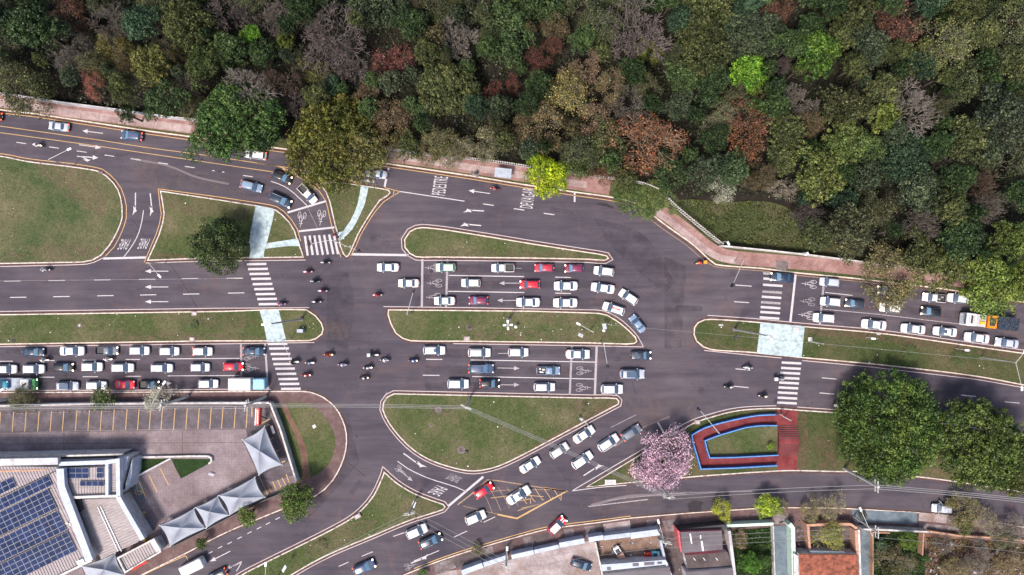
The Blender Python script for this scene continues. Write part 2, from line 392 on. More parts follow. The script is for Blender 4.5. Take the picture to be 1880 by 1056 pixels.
# ------------------------------------------------------------ ground, road, kerbs
ZR = 0.0
g = B(); g.sheet([(-2500, -2500), (2500, -2500), (2500, 2500), (-2500, 2500)], -.06)
struct(g.build('ground', M['grass_dark']), 'dark green and brown open ground around the junction')
TOPK = [(-260,168),(0,203),(70,211),(141.5,222),(276.5,242.5),(370,255),(470,268),(560,280),(620,288.5),(687,298.5),(767,310),(865,324.4),(958,339.7),(1048,353),(1124,363.7),(1165,374),(1188,389),(1223.5,416),(1273.6,451.7),(1297.6,474.6),(1313,486.6),(1398,494),(1461,502),(1572,512.7),(1640,520.5),(1740,533),(1880,556),(2140,600)]
BOTK = [(-260,718),(0,719.5),(250,719),(400,718),(540,717.5),(567,718.5),(593,728),(615.5,746),(630,770.5),(637,796.5),(636,826),(626.6,856),(612,882),(597,899),(580,911),(520,935),(444,966),(400,986),(341,1017),(300,1037),(250,1062),(160,1112)]
BOT2 = [(640,1125),(700,1075),(760,1047),(820,1024),(886.6,1003),(995,972.6),(1042,965),(1100,958),(1158,950),(1263,941),(1380,933),(1460,931),(1563,933),(1682,940),(1780,950),(1880,967),(2140,1010)]
top_s = smooth(pts(TOPK)); bot_s = smooth(pts(BOTK)); bot2_s = smooth(pts(BOT2))
road = B(); road.sheet(top_s[::-1]+bot_s+bot2_s, ZR)
road = struct(road.build('road', M['asphalt']), 'purple grey asphalt carriageways, slip roads and junction')
def kerbline(pl, side, parent, width=.2, mat='kerb', gut=.34, name='kerb', z=.14):
    """pl world polyline = road edge; side +1 if the raised ground lies to its left"""
    B().band(pl, offset(pl, side*width), z, -.03).build(name, M[mat], parent)
    if gut: B().band(pl, offset(pl, -side*gut), .005).build('gutter', M['gutter'], parent)
# upper side: verge, pavement, forest floor. top_s runs left -> right, raised ground on its left (+)
verge = B(); verge.sheet(offset(top_s, .2)+[(130, 110), (-130, 110)], .12)
verge = struct(verge.build('verge', M['grass_dark']), 'grass verge along the upper kerb')
kerbline(top_s, 1, verge, .22, 'kerby', .4)
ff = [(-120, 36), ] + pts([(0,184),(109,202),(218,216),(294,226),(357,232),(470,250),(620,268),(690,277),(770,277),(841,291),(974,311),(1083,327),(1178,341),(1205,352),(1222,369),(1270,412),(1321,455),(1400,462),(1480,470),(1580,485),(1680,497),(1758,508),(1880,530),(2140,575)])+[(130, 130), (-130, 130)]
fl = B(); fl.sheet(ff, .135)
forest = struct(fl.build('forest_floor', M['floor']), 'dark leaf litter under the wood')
cl = B(); cl.sheet(smooth(pts([(1224,372),(1262,366),(1330,371),(1400,370),(1450,385),(1475,420),(1540,450),(1640,485),(1580,482),(1480,467),(1400,459),(1322,451),(1270,408)]), True), .15)
struct(cl.build('clearing', M['grass_dark']), 'rough grass clearing behind the pale fence')
def slab_strip(parent, pl, wd, seg, z, mat, rows=1, name='paving_slab', gap=.05, jit=.0, h=.03, mats=None, conv=True):
    line = smooth(pts(pl)) if conv else pl
    rs = resample(line, seg)
    for i in range(len(rs)-1):
        (a, da), (b, db) = rs[i], rs[i+1]
        na = Vector((-da.y, da.x)); nb = Vector((-db.y, db.x))
        for r in range(rows):
            o0 = -wd/2+wd*r/rows+gap/2; o1 = -wd/2+wd*(r+1)/rows-gap/2
            g_ = (b-a).normalized()*gap/2
            q = [a+g_+na*o0, b-g_+nb*o0, b-g_+nb*o1, a+g_+na*o1]
            zz = z+random.uniform(-jit, jit)
            mm = M[random.choice(mats)] if mats else M[mat]
            B().prism([tuple(k) for k in q], zz-h, zz).build(name, mm, parent)
# pavements
pvA = B(); line = smooth(pts([(-120,172),(0,186),(109,202.5),(218,217),(294,227),(368,236.5),(470,250)]))
pvA.band(offset(line, 1.15), offset(line, -1.15), .14)
pvA = struct(pvA.build('pavement', M['redwalk']), 'pink pavement along the upper left road')
slab_strip(pvA, [(-120,175),(0,189),(109,205),(218,219.5),(294,230),(368,239)], 1.5, 3.4, .165, 'pink', gap=.07)
pvB = B(); line = smooth(pts([(640,272),(690,280),(770,290),(841,300.5),(908,311),(974,321),(1083,338),(1120,343.5)]))
pvB.band(offset(line, 1.3), offset(line, -1.5), .14)
pvB = struct(pvB.build('pavement', M['redwalk']), 'reddish pavement beside the picket fence, upper middle')
slab_strip(pvB, [(640,274),(690,282),(770,293),(841,304),(908,314.5),(974,324.5),(1083,341)], 1.3, 3.4, .165, 'pink', gap=.07)
pvC = B(); line = smooth(pts([(1205,384),(1225,397),(1262,425),(1300,455),(1330,470),(1400,478),(1480,484),(1580,494),(1680,506),(1760,515),(1900,537)]))
pvC.band(offset(line, 1.25), offset(line, -1.2), .14)
pvC = struct(pvC.build('pavement', M['redwalk']), 'reddish pavement round the corner below the clearing')
slab_strip(pvC, [(1200,386),(1222,400),(1258,429),(1296,460),(1322,474),(1362,480)], 1.3, 3.0, .165, 'pink', gap=.07)
slab_strip(pvC, [(1362,478),(1440,484.5),(1480,488),(1560,494)], 1.6, 3.0, .165, 'redwalk', gap=.07)
ramp1 = B(); ramp1.prism(pts([(1424,478),(1448,480),(1446,493),(1438,498),(1424,494)]), .1, .172); ramp1.build('ramp_slab', M['slab'], pvC)
ramp2 = B(); ramp2.prism(pts([(866,314),(880,316),(878,326),(864,322)]), .1, .172); ramp2.build('ramp_slab', M['slab'], pvB)

def island(label, outline, mat='grass', closed=True, gut=.34, kmat='kerb', corner=48):
    o = ccw(smooth(pts(outline), True, corner))
    inner = offset(o, .2, True)
    b_ = B(); b_.sheet(inner, .12)
    obj = struct(b_.build('grass_island', M[mat]), label)
    B().band(o, inner, .14, -.03, True).build('kerb', M[kmat], obj)
    if gut: B().band(offset(o, -gut, True), o, .005, None, True).build('gutter', M['gutter'], obj)
    return obj, o
IA = [(-260,262),(0,286),(52,296),(135,306),(174,312),(185,315),(198,324),(209,335),(218,348),(223,363),(225.5,378),(226,399),(218,423),(202.5,451),(187,469),(170,479),(152,482),(109,483),(0,485),(-260,490)]
IB = [(294,350),(400,366),(470,377),(506,384.5),(519,394),(532,408),(542,424),(548,445),(553,456),(558.5,473),(484,474),(380,475),(270,479),(283,451),(292,430),(298,410),(301,393),(298,372)]
IC = [(586,336.6),(598,353),(605,371),(610,393),(615,415),(620.6,432),(624,452),(630,467),(636,473),(641,469.5),(650,450),(657.6,432),(669.6,411),(685,387),(698,369),(713,359.5),(717.5,354),(714,348.6),(702,346),(663,340),(615,334)]
ID = [(776,417),(752,424.6),(742,440),(743,455),(752,466),(764,472.5),(800,473),(980,475),(1080,477),(1110.6,479),(1118,475),(1114,469),(1080,463),(980,447.6),(898,434)]
IE = [(-260,581),(0,577),(400,571),(563,568),(580,579),(591,593),(594.5,604),(592,614),(580,623),(567,626.6),(380,627),(0,633),(-260,637)]
IF = [(712.7,568),(711.6,577.6),(717,595),(726,612),(739,622),(754,626.6),(860,627.5),(1080,630.5),(1150,632.7),(1165,631.6),(1170,627),(1167,618.5),(1154,605.5),(1132,588),(1115,578),(1100,574.6),(1080,573.6),(980,570.6)]
IG = [(1274,601),(1280.5,592),(1293.6,586),(1320,586),(1380,590),(1478,599),(1619.5,611.5),(1780,634),(1880,648),(2140,690),(2140,760),(1880,708),(1780,690),(1600,669),(1473.6,657.5),(1380,648),(1306.6,643),(1291,638),(1278,627),(1273,614)]
IH = [(723.5,722),(1080,729.6),(1132,730.6),(1137,736),(1135.7,742.6),(1080,772),(980,825.4),(926.6,852),(900.5,861),(872,865.5),(846,863),(796,848),(761,828.5),(735,804.5),(713,776),(702,752),(703.4,739),(711,728)]
II = [(705,865),(728.4,885.6),(760.5,905),(792.6,917.7),(814,925),(818.5,930.6),(814,936),(750,957),(685.6,984),(600,1020.5),(535.7,1056),(460,1105),(380,1105),(430,1063),(495,1028),(578.4,987),(640,954),(664,935),(685.6,909),(702.7,873)]
IJ = [(1074.7,894.6),(1167,839),(1224,802),(1240,794.7),(1275,775),(1305,765),(1338,756),(1370.6,751),(1425,749),(1464,752),(1553,758),(1650,768),(1750,779),(1880,800),(2140,850),(2140,960),(1880,905),(1780,889),(1700,878),(1584,867),(1540,866.6),(1464,864.8),(1427,865.5),(1370.6,868.8),(1285,875),(1198,882.6)]
isl = {}
for k, o, lab, m_, km in (('A', IA, 'large green lawn at the far left edge', 'lawn_a', 'kerb'), ('B', IB, 'grass island with the dark round tree and pale blue path', 'grass', 'kerb'),
    ('C', IC, 'small wedge of grass with a curving pale blue path', 'grass', 'kerb'), ('D', ID, 'teardrop grass island above the three lane queue', 'grass', 'kerby'),
    ('E', IE, 'long left grass median', 'grass', 'kerby'), ('F', IF, 'middle grass median with the four headed lamp mast', 'grass', 'kerby'),
    ('G', IG, 'right grass median with two small palms', 'grass_dark', 'kerby'), ('H', IH, 'big half moon lawn below the middle carriageway', 'grass', 'kerb'),
    ('I', II, 'pointed grass island between the two lower roads', 'grass', 'kerb'), ('J', IJ, 'grass triangle with the blue walled ramp and pink tree', 'grass_dark', 'kerb')):
    isl[k] = island(lab, o, m_, kmat=km)
def patch(par, poly, mat, z, name='path', sm=True, h=.03, corner=48):
    pl = smooth(pts(poly), True, corner) if sm else pts(poly)
    return B().prism(pl, z-h, z).build(name, M[mat], par)
patch(isl['B'][0], [(470,376.5),(505,385),(501,404),(495,428),(490,448),(485.6,462),(484.5,474),(458,474.5),(460.5,458.5),(458,445),(459.5,430),(464,408),(467,393)], 'pathblue', .15)
patch(isl['B'][0], [(491,446.6),(515,443),(547.7,438),(552,452),(532,452),(502,455),(488,457)], 'pathblue', .154)
patch(isl['C'][0], [(663,341),(677,343),(669.6,376),(661,395),(647,421.5),(637,432),(625,442),(621.7,432),(619,427),(630,425),(643.5,406),(656.5,376)], 'pathblue', .15)
patch(isl['E'][0], [(477,570),(512,569),(517,588.5),(525.5,624),(526,627),(491,628),(484.5,595)], 'pathblue', .15, sm=False)
patch(isl['G'][0], [(1396,591.8),(1477,598.9),(1471,657),(1389,649)], 'pathblue', .15, sm=False)
# trodden earth
def earth(par, poly, z=.126, mat='earth'): B().sheet(smooth(pts(poly), True), z).build('bare_earth', M[mat], par)
for k_, mm_, po_ in (('H','bare',[(1060,772),(1100,745),(1130,734),(1134,741),(1080,771),(985,822),(970,825),(1010,800)]),('E','worn',[(180,611),(260,606),(340,610),(440,612),(480,620),(470,625),(300,627),(190,629)]),('E','worn',[(300,575),(380,578),(450,574),(470,590),(430,606),(350,596)]),
    ('F','worn',[(850,612),(950,606),(1060,612),(1150,600),(1164,625),(1100,629),(900,625)]),('F','worn',[(980,574),(1080,578),(1120,590),(1060,596),(960,588)]),('D','worn',[(760,460),(850,458),(960,462),(1080,468),(1100,476),(900,473),(770,470)]),
    ('G','bare',[(1480,603),(1600,612),(1780,636),(1880,652),(1870,660),(1760,645),(1600,624),(1485,614)]),('G','worn',[(1284,618),(1300,632),(1370,640),(1380,644),(1300,638),(1282,628)]),('A','worn',[(20,460),(120,445),(190,455),(160,475),(60,480),(0,482)]),('A','worn',[(60,300),(150,312),(200,350),(190,400),(130,370),(90,330)]),
    ('B','bare',[(272,476),(290,466),(340,468),(345,474)]),('B','worn',[(300,355),(400,370),(460,385),(440,410),(350,395),(305,385)]),('H','worn',[(1040,735),(1120,732),(1100,750),(1050,757)]),('H','worn',[(790,745),(830,745),(830,765),(795,765)]),('H','worn',[(770,820),(850,850),(900,855),(860,862),(800,846)]),
    ('I','worn',[(760,915),(810,928),(805,935),(740,955),(720,950)]),('I','worn',[(560,1000),(640,962),(700,950),(660,985),(560,1030)]),('J','bare',[(1464,755),(1480,757),(1484,800),(1478,862),(1466,862)]),('J','bare',[(1500,800),(1530,810),(1535,860),(1505,862)]),('J','worn',[(1230,800),(1262,785),(1268,840),(1262,868),(1230,872)]),('C','worn',[(620,342),(655,344),(640,380),(622,400),(612,370)])):
    B().sheet(smooth(pts(po_), True), .128+.0005*len(po_)).build('worn_turf', M[mm_], isl[k_][0])
# lower-left blob and lot
lotbase = B(); lotbase.sheet([P(-260, 1200)]+offset(bot_s, -.2)+[P(160, 1200)], .11)
swl = struct(lotbase.build('pavement', M['brownwalk']), 'reddish brown pavement round the shopping plot')
kerbline(bot_s, -1, swl, .2, 'kerb', .3)
bl = B(); bl.sheet(smooth(pts([(500,742),(567,740),(589.5,757.5),(606,780),(613.6,795),(615.5,820.6),(604,852),(589.5,867),(567,878),(543,883)]), True, 60), .13)
blob = struct(bl.build('lawn', M['grass']), 'worn lawn between the plot wall and the curved pavement')
B().sheet(smooth(pts([(516,742),(526,741),(534,762),(546,785),(556,806),(562,822),(566,850),(570,878),(556,880),(554,845),(549,820),(541,795),(527,768)]), True), .136).build('bare_earth', M['earth'], blob)
LOT = [(-260,750),(0,746),(150,743),(490,741.5),(500,760),(546,885),(526,900),(486,917),(421,948),(379,971),(312,1005),(262,1024),(225,1060),(150,1150),(-260,1150)]
lt = B(); lt.sheet(pts(LOT), .13); lot = struct(lt.build('parking_lot', M['lot']), 'pinkish concrete parking court')
ds = B(); ds.sheet(pts([(-200,752),(0,748),(150,744),(488,742.5),(500,768),(540,872),(502,884),(478,878),(452,791),(452,787),(330,787),(150,790),(0,794),(-200,800)]), .138); ds.build('stall_paving', M['lotdark'], lot)
# expansion joints in the court
for a, b_ in (((0,794),(452,788)),((336,789),(336,836)),((118,792),(118,838)),((452,788),(470,800)),((-100,816),(460,812))):
    ribbon('joint', [a, b_], .07, .142, M['dark'], lot, False)
xs = [2,26,49,72.8,95.6,118,142,165,187.5,210.6,234,256,277.5,299,322,344.5,366.5,388.5,410,433,455]
for i, x in enumerate(xs):
    yt = 757-i*.55; yb = 793-i*.35
    ribbon('bay_line', [(x, yt), (x-2.8, yb)], .13, .146, M['yellow'], lot, False)
    if i < 20:
        for dx in (6, 15): B().box(W(x+dx, yt+2.5, .2), (.75, .16, .12), 0).build('wheel_stop', M['slab'], lot)
for a, b_ in (((487,783),(496,779)),((493,808),(503,804)),((502,831),(513,826)),((515,850),(524,846)),((463,746),(463,765)),((481,777),(496,769)),((476,873),(493,910)),((492,890),(499,903)),((501,884),(508,900)),((510,881),(517,896)),((518,877),(525,890)),((526,871),(531,885)),
              ((295,860),(310,890)),((274,872),(289,903)),((255,881),(268,912)),((237,894),(250,924))):
    ribbon('bay_line', [a, b_], .16, .146, M['yellow'], lot, False)
B().sheet(pts([(243,886),(257,880),(269,908),(262,917),(253,915),(247,903)]), .143).build('disabled_bay', M['pathgrey'], lot)
wc = B(); q = pts([(251,893),(254,903),(259,901),(262,907)]); wc.band(offset(q, .1), offset(q, -.1), .149)
wc.box(W(249.5, 889.5, .148), (.35, .35, .002)); arc = pts([(249,899),(250,906),(256,908.5),(261,905)]); wc.band(offset(smooth(arc), .08), offset(smooth(arc), -.08), .15)
wc.build('wheelchair_symbol', M['yellow'], lot)
ar = B(); q = smooth(pts([(269,939.5),(260,942),(256,949)])); ar.band(offset(q, .22), offset(q, -.22), .147); ar.sheet(pts([(253,947),(259.5,950.5),(255.5,955)]), .147); ar.build('lane_arrow', M['yellow'], lot)
# green beds with low white walls
def wallthing(name, label, cat, px, h, th, mat, z0=.1, group=None, closed=False, sm=False, ztop=None, cap=None):
    pl = pts(px, h); pl = smooth(pl) if sm else pl
    b_ = B(); b_.band(offset(pl, th/2, closed), offset(pl, -th/2, closed), h, z0, closed)
    o = b_.build(name, M[mat]); tag(o, label, cat, group)
    if cap: B().band(offset(pl, th/2+.05, closed), offset(pl, -th/2-.05, closed), h+.06, h+.003, closed).build('coping', M[cap], o)
    return o
for poly, lab in (([(243,843),(311,842),(238,880)], 'dark green planted triangle beside the solar roof building'), ([(315.5,842.5),(388,842.5),(386,850),(360,864),(333,878.5),(322,858)], 'dark green planted triangle in the middle of the parking court')):
    o = B().sheet(pts(poly), .15).build('planting_bed', M['grass_lush']); struct(o, lab)
wallthing('low_wall', 'low white wall with a rounded end edging the green triangles in the court', 'wall', [(240,840),(300,839),(382,838),(387,841),(388,847),(383,852)], .7, .3, 'wallwhite', sm=True)
wallthing('low_wall', 'straight pale wall running diagonally beside the disabled parking bay', 'wall', [(313,842),(275,862),(238,882)], .7, .3, 'walldirty')
wallthing('boundary_wall', 'long pale wall between the traffic queue pavement and the parking bays', 'wall', [(-200,748),(0,745),(150,742),(300,741),(494,740)], 2.0, .22, 'walldirty', cap='wallwhite')
wallthing('boundary_wall', 'pale diagonal plot wall beside the worn lawn', 'wall', [(495.5,740),(515,790),(544,884)], 2.0, .22, 'walldirty', cap='wallwhite')
wallthing('boundary_wall', 'low plot wall behind the row of fabric canopies', 'wall', [(527,902),(487,918),(421.6,950),(379,973),(312,1007)], 1.6, .2, 'dark')
# lower right blocks
bb = B(); bb.sheet(offset(bot2_s, -.2)+[P(2140, 1300), P(640, 1300)], .11)
swr = struct(bb.build('pavement', M['brownwalk']), 'dirty pavement in front of the houses at the bottom')
kerbline(bot2_s, -1, swr, .18, 'kerby', .25)
slab_strip(swr, [(780,1052),(850,1028),(940,1001),(1027,983),(1100,972),(1215,961)], 1.9, 1.9, .15, 'slab', jit=.012, gap=.06, mats=['slab', 'slab', 'yarddark', 'brownwalk'])
B().prism(pts([(1107,962),(1156,955),(1158,978),(1110,985)]), .12, .17).build('driveway', M['yard'], swr)
B().prism(pts([(1216,956),(1245,952),(1246,975),(1222,975)]), .12, .168).build('driveway', M['slab'], swr)
B().prism(pts([(1418,944),(1446,941),(1448,962),(1420,962)]), .12, .168).build('driveway', M['slab'], swr)
B().prism(pts([(1562,935),(1682,941),(1683,962),(1568,958)]), .12, .17).build('blue_grey_paving', M['pathgrey'], swr)
slab_strip(swr, [(1686,948),(1740,953),(1790,959),(1830,965)], 1.6, 2.6, .16, 'yard', gap=.08, mats=['yard', 'slab', 'pink'])
slab_strip(swr, [(1686,964),(1745,970),(1800,976)], 1.0, 2.6, .16, 'slab', gap=.08)
def yard(label, poly, mat, z=.125): return struct(B().sheet(pts(poly), z).build('yard', M[mat]), label)
yard('pale concrete yard with the navy car', [(760,1056),(886,1040),(1027,1004),(1096,990),(1108,1120),(700,1120)], 'yard')
yard('brown dirt yard with two old cars', [(1096,990),(1212,978),(1228,1035),(1240,1120),(1110,1120)], 'yardbrown', .127)
yard('narrow dark path between the plots', [(1212,978),(1246,976),(1262,1120),(1240,1120)], 'yarddark', .129)
yard('dark yard behind the grey roofs', [(1246,976),(1345,973),(1352,1120),(1262,1120)], 'yarddark', .127)
yard('green overgrown yard', [(1345,973),(1418,968),(1420,1120),(1352,1120)], 'grass_lush', .131)
yard('blue grey driveway beside the mint wall', [(1420,966),(1448,964),(1449,1120),(1421,1120)], 'pathgrey', .129)
yard('dark brown yard in front of the red tiled house', [(1449,964),(1575,964),(1582,1120),(1450,1120)], 'yarddark', .127)
yard('steel blue driveway', [(1580,968),(1602,972),(1602,1120),(1582,1120)], 'pathgrey', .131)
yard('overgrown green plot with a pale frame', [(1602,974),(1696,978),(1700,1120),(1602,1120)], 'grass_lush', .127)
yard('scrubby rubble plot at the lower right corner', [(1696,975),(1800,980),(2140,1020),(2140,1150),(1700,1120)], 'earth', .129)

# ------------------------------------------------------------ painted markings (all parts of the road)
Z1 = .010; Z2 = .014
def line(pl, wd=.12, mat='white', name='lane_line', z=Z1, sm=True): return ribbon(name, pl, wd, z, M[mat], road, sm)
def off_line(o, d, i0=None, i1=None, closed=True, mat='pinkline', wd=.13):
    q = offset(o, -d, closed)
    if closed: B().band(offset(q, wd/2, True), offset(q, -wd/2, True), Z1, None, True).build('edge_line', M[mat], road)
    else: B().band(offset(q, wd/2), offset(q, -wd/2), Z1).build('edge_line', M[mat], road)
E = 'edge_line'
line([(-100,196),(0,207.5),(70,215.5),(141,226.5),(276,247),(370,260),(470,273),(560,285),(620,293),(687,303),(767,314.5),(865,329),(958,344),(1048,358),(1124,369),(1152,376)], .12, 'yellow', E)
line([(1180,392),(1215,419),(1262,451.7),(1292,478),(1311,489.5),(1398,497.5),(1461,505.5),(1572,516.5),(1640,524)], .12, 'yellowworn', E)
line([(-100,276),(0,282),(52,291.5),(135,301),(176,307.5),(188,311),(202,321),(213,332.5),(222.5,346),(228.5,362),(232,378),(232,400),(224,425),(209,454),(193,471)], .13, 'yellow', E)
line([(0,489.5),(109,487),(160,485),(172,482),(189,474)], .13, 'pinkline', E)
line([(291,347),(400,361.5),(470,372),(508,379.5),(521,388),(535,403),(546,421),(552,443)], .13, 'yellow', E)
line([(290.5,347),(293,372),(296,393),(293,410),(287,429.5),(278,450),(265,482)], .13, 'yellow', E)
line([(268,483),(380,479.5),(484,478.5),(561,477.5)], .13, 'pinkline', E)
line([(471,299.6),(519,308),(545.5,323.5),(569,336.6),(586,351),(597.7,368),(604,393),(609,415),(614.6,432),(619,455),(626,472)], .13, 'yellow', E)
line([(644,470),(653.5,452),(661,434),(673,413),(688.5,389),(704,371),(719,361),(733,353)], .13, 'yellow', E)
line([(706,344.5),(734,351.7)], .12, 'yellow', E)
line([(724,349),(722,357)], .12, 'yellow')
o = isl['D'][1]; off_line(o, .5)
line([(0,572),(400,566),(568,565)], .13, 'pinkline', E); line([(-100,574),(0,572)], .13, 'pinkline', E)
line([(-100,639),(0,636.5),(400,631.5),(577,629)], .13, 'pinkline', E)
line([(704,563),(880,565.3),(1080,569),(1106,570.5),(1132,581.5),(1154,599),(1171.6,618.5),(1181.4,637)], .13, 'pinkline', E)
line([(832,631),(1080,635),(1181,637)], .13, 'pinkline', E)
line([(1299,579),(1380,584.5),(1478,594),(1619,606.5),(1780,628.5),(1880,643)], .13, 'pinkline', E)
line([(1293,643.5),(1380,652.5),(1435,657.5)], .13, 'pinkline', E)
line([(1473,662),(1600,674),(1780,695),(1880,712)], .13, 'pinkline', E)
off_line(isl['H'][1], .45); off_line(isl['I'][1], .45)
line([(1049.7,901.6),(1167,832.5),(1222,797),(1272,770.5),(1303,760.5),(1337,751.5),(1370.6,747),(1425,745)], .13, 'white', E)
line([(1049.7,901.6),(1100,895),(1150,891)], .13, 'white', E)
line([(1464,747.5),(1553,753.5)], .13, 'pinkline', E)
line([(0,717),(250,716.5),(400,714.8),(498,715)], .12, 'pinkline', E)
line([(760,1044),(820,1021),(886.6,1000),(995,969.5),(1042,962),(1100,955),(1158,947.5)], .14, 'yellow', E)
line([(341,1020),(300,1038),(262,1056)], .13, 'yellow', E); line([(341,1020),(347,1033)], .13, 'yellow')
line([(418,977),(444,965)], .12, 'white', E)
# upper-left road
for x, y in ((39,262.6),(99,271),(150,278.5),(201,286),(249,292.6),(299.4,300),(348.4,306.8),(398.5,314.4)): line([(x-9,y-1.2),(x+9,y+1.3)], .14, 'white', 'lane_dash')
for x, y in ((403,315),(455,323.5)): line([(x-9,y-1.3),(x+9,y+1.3)], .14, 'white', 'lane_dash')
line([(0,231.6),(178.6,256.7),(261,269.8),(391,287),(468,298.8),(519,306.5),(552,311.6)], .11, 'yellow', 'centre_line')
line([(0,243.6),(141.5,263),(218,274),(400,301),(498.6,315.4),(519,318)], .11, 'yellow', 'centre_line')
for a, b_ in (((519,308),(526,318)),((535.5,309.5),(545,322)),((551,311),(578,344)),((566,318),(588,346)),((624,328),(640,334)),((640,330),(656,336))): line([a, b_], .3, 'yellow', 'chevron', Z2)
# islands text etc
line([(497.6,333),(521.5,342),(541,356),(564,378)], .14)
line([(528,390.4),(598.8,369.3)], .34, 'white', 'stop_line', Z2); line([(548.8,424.8),(614,417.6)], .34, 'white', 'stop_line', Z2)
line([(564,380),(583,419)], .06, 'faint')
for a, b_ in (((559.6,433.5),(565,469.4)),((568.4,432.4),(574.2,468.3)),((577,432.4),(583.6,468.3)),((585.8,431.8),(593,468.3)),((595,431.3),(602,467.3)),((604.3,430.7),(612,466.8)),((613.6,433.5),(620.6,466.8))):
    line([a, b_], .4, 'white', 'crosswalk_stripe', Z2)
line([(646.7,467),(750,468.6)], .42, 'white', 'stop_line')
line([(734.4,351.7),(853,369.5)], .16)
for x, y in ((896.7,375.8),(953,384.5),(1008,393)): line([(x-9.7,y-1.3),(x+9.7,y+1.4)], .16, 'white', 'lane_dash')
line([(713.8,307),(706,343)], .36, 'white', 'stop_line'); line([(1055,345.5),(1055,371)], .32, 'white', 'stop_line')
for x, y in ((687,306),(683,319),(674,332)): line([(x-13,y-1.8),(x+13,y+1.8)], .4, 'white', 'crosswalk_stripe', Z2)
line([(189.4,474.8),(269,472.8)], .38, 'white', 'stop_line')
line([(263.5,386),(261,403.6),(254.8,427.5),(244,449),(227.5,472)], .14)
for x, y in ((-35,517),(22.6,516),(104,515),(188,514),(270,513),(348.6,511.8),(431,511)): line([(x-15,y+.2),(x+15,y-.2)], .15, 'white', 'lane_dash')
for x, y in ((-40,547),(33.5,546),(112.7,544.7),(193.5,543),(272,541.5),(351,540),(433.6,538)): line([(x-15,y+.3),(x+15,y-.3)], .15, 'white', 'lane_dash')
line([(0,515.8),(431,511.5)], .04, 'faint')
for x, y in ((471,485),(473.6,494),(476.3,503),(479.4,512),(482,521.6),(484.8,530.8),(487.5,540),(490.3,549),(493,558.4)): line([(x-18,y+.3),(x+18,y-.3)], .42, 'white', 'crosswalk_stripe', Z2)
for x, y in ((509.6,631.5),(512.3,640),(515,650),(517.7,659),(520,668.4),(523.4,677),(526,686.5),(529,696),(531.6,705),(534,714)): line([(x-18,y+.2),(x+18,y-.2)], .42, 'white', 'crosswalk_stripe', Z2)
line([(775.5,475.7),(774.5,563)], .4, 'mid', 'stop_line', Z2); line([(821.5,476),(819,564)], .4, 'faint', 'stop_line', Z2)
line([(823.7,505.7),(962,508)], .16); line([(822.7,535),(963,537.2)], .16)
line([(1019,509),(1048,509.6)], .16, 'white', 'lane_dash'); line([(1019,538.3),(1048,539)], .16, 'white', 'lane_dash'); line([(943,492.6),(958,492.8)], .1, 'faint', 'lane_dash')
line([(782,659.8),(812,660)], .15, 'white', 'lane_dash'); line([(776,689),(807,689.3)], .15, 'white', 'lane_dash'); line([(914,649),(932,649)], .13, 'faint', 'lane_dash')
line([(864,661),(1080,664.7),(1093,665)], .15); line([(867,691.3),(1091,696)], .15)
line([(1050,635.5),(1046,725)], .38, 'faint', 'stop_line', Z2); line([(1095.5,636.5),(1092,726)], .4, 'mid', 'stop_line', Z2)
for x, y in ((11,663.4),(87,662),(164,661.3),(244,660)): line([(x-13,y),(x+13,y)], .14, 'white', 'lane_dash')
line([(307,659),(440,658)], .14)
for x, y in ((10,693.5),(86,692.6),(166,691.7),(244.5,691)): line([(x-14,y),(x+14,y)], .14, 'white', 'lane_dash')
line([(308,690.2),(440,689.5)], .14)
line([(442.5,632),(443.5,715)], .38, 'faint', 'stop_line', Z2); line([(486.7,631.5),(492,715)], .36, 'mid', 'stop_line', Z2)
for i, (x, y) in enumerate(((1419,503),(1419.6,512.7),(1418.6,524),(1417.6,536.5),(1416.5,546),(1415,556),(1414.6,565),(1414,574),(1412.7,584))): line([(x-18,y-1.2),(x+18,y+1.2)], .42, 'faint' if i in (0, 3, 5) else 'white', 'crosswalk_stripe', Z2)
line([(1460.6,504),(1451,591.5)], .4, 'white', 'stop_line', Z2); line([(1512.4,520.6),(1504.8,595)], .38, 'faint', 'stop_line', Z2)
line([(1515,537),(1565,542.5)], .14); line([(1511.7,567.8),(1611,577),(1780,597)], .14, 'faint')
line([(1350,523.5),(1380,525.5)], .15, 'white', 'lane_dash'); line([(1348,554),(1375,555.8)], .15, 'white', 'lane_dash')
for x, y in ((1453,666.6),(1452,676.4),(1451,685.3),(1449.6,694.5),(1448.7,703.3),(1447.5,712.3),(1446,721.5),(1445.5,731),(1444.7,740)): line([(x-18,y-.9),(x+18,y+.9)], .42, 'white', 'crosswalk_stripe', Z2)
for x, y in ((1522.5,695),(1599.5,704),(1361,710.5),(1518,722.6),(1364,678.5),(1778,726.7),(1858,739),(1677,716)): line([(x-13.5,y-1.2),(x+13.5,y+1.2)], .15, 'white', 'lane_dash')
# lower roads
line([(887.4,875.3),(824,928.6)], .4, 'white', 'stop_line')
line([(730,847),(748,860),(785,877.5),(817.7,888),(836,894),(856,902.5)], .15)
line([(895,881),(912.5,882.5),(955,889),(998,896),(1040,902)], .2, 'yellowworn', 'box_edge', Z2); line([(998,895.7),(1040,902),(949,952),(913.5,944.5)], .3, 'yellow', 'box_edge', Z2, False)
line([(895,881),(872,902),(840,927)], .25, 'yellowworn', 'box_edge', Z2); line([(850,929),(913,944)], .1, 'yellowworn', 'box_edge', Z2)
for i in range(9):
    x = 880+i*17; line([(x, 893+i*.6), (x+14, 917+i*.2), (x+24-i*1.2, 942-i*4.2)], .1, 'yellow' if i > 3 else 'yellowworn', 'box_hatch', Z1, False)
for i in range(4): line([(873+i*28, 905+i*9.5), (930+i*22, 900+i*8), (1022-i*24, 899+i*13)], .1, 'yellow' if i > 0 else 'yellowworn', 'box_hatch', Z1-.0035, False)
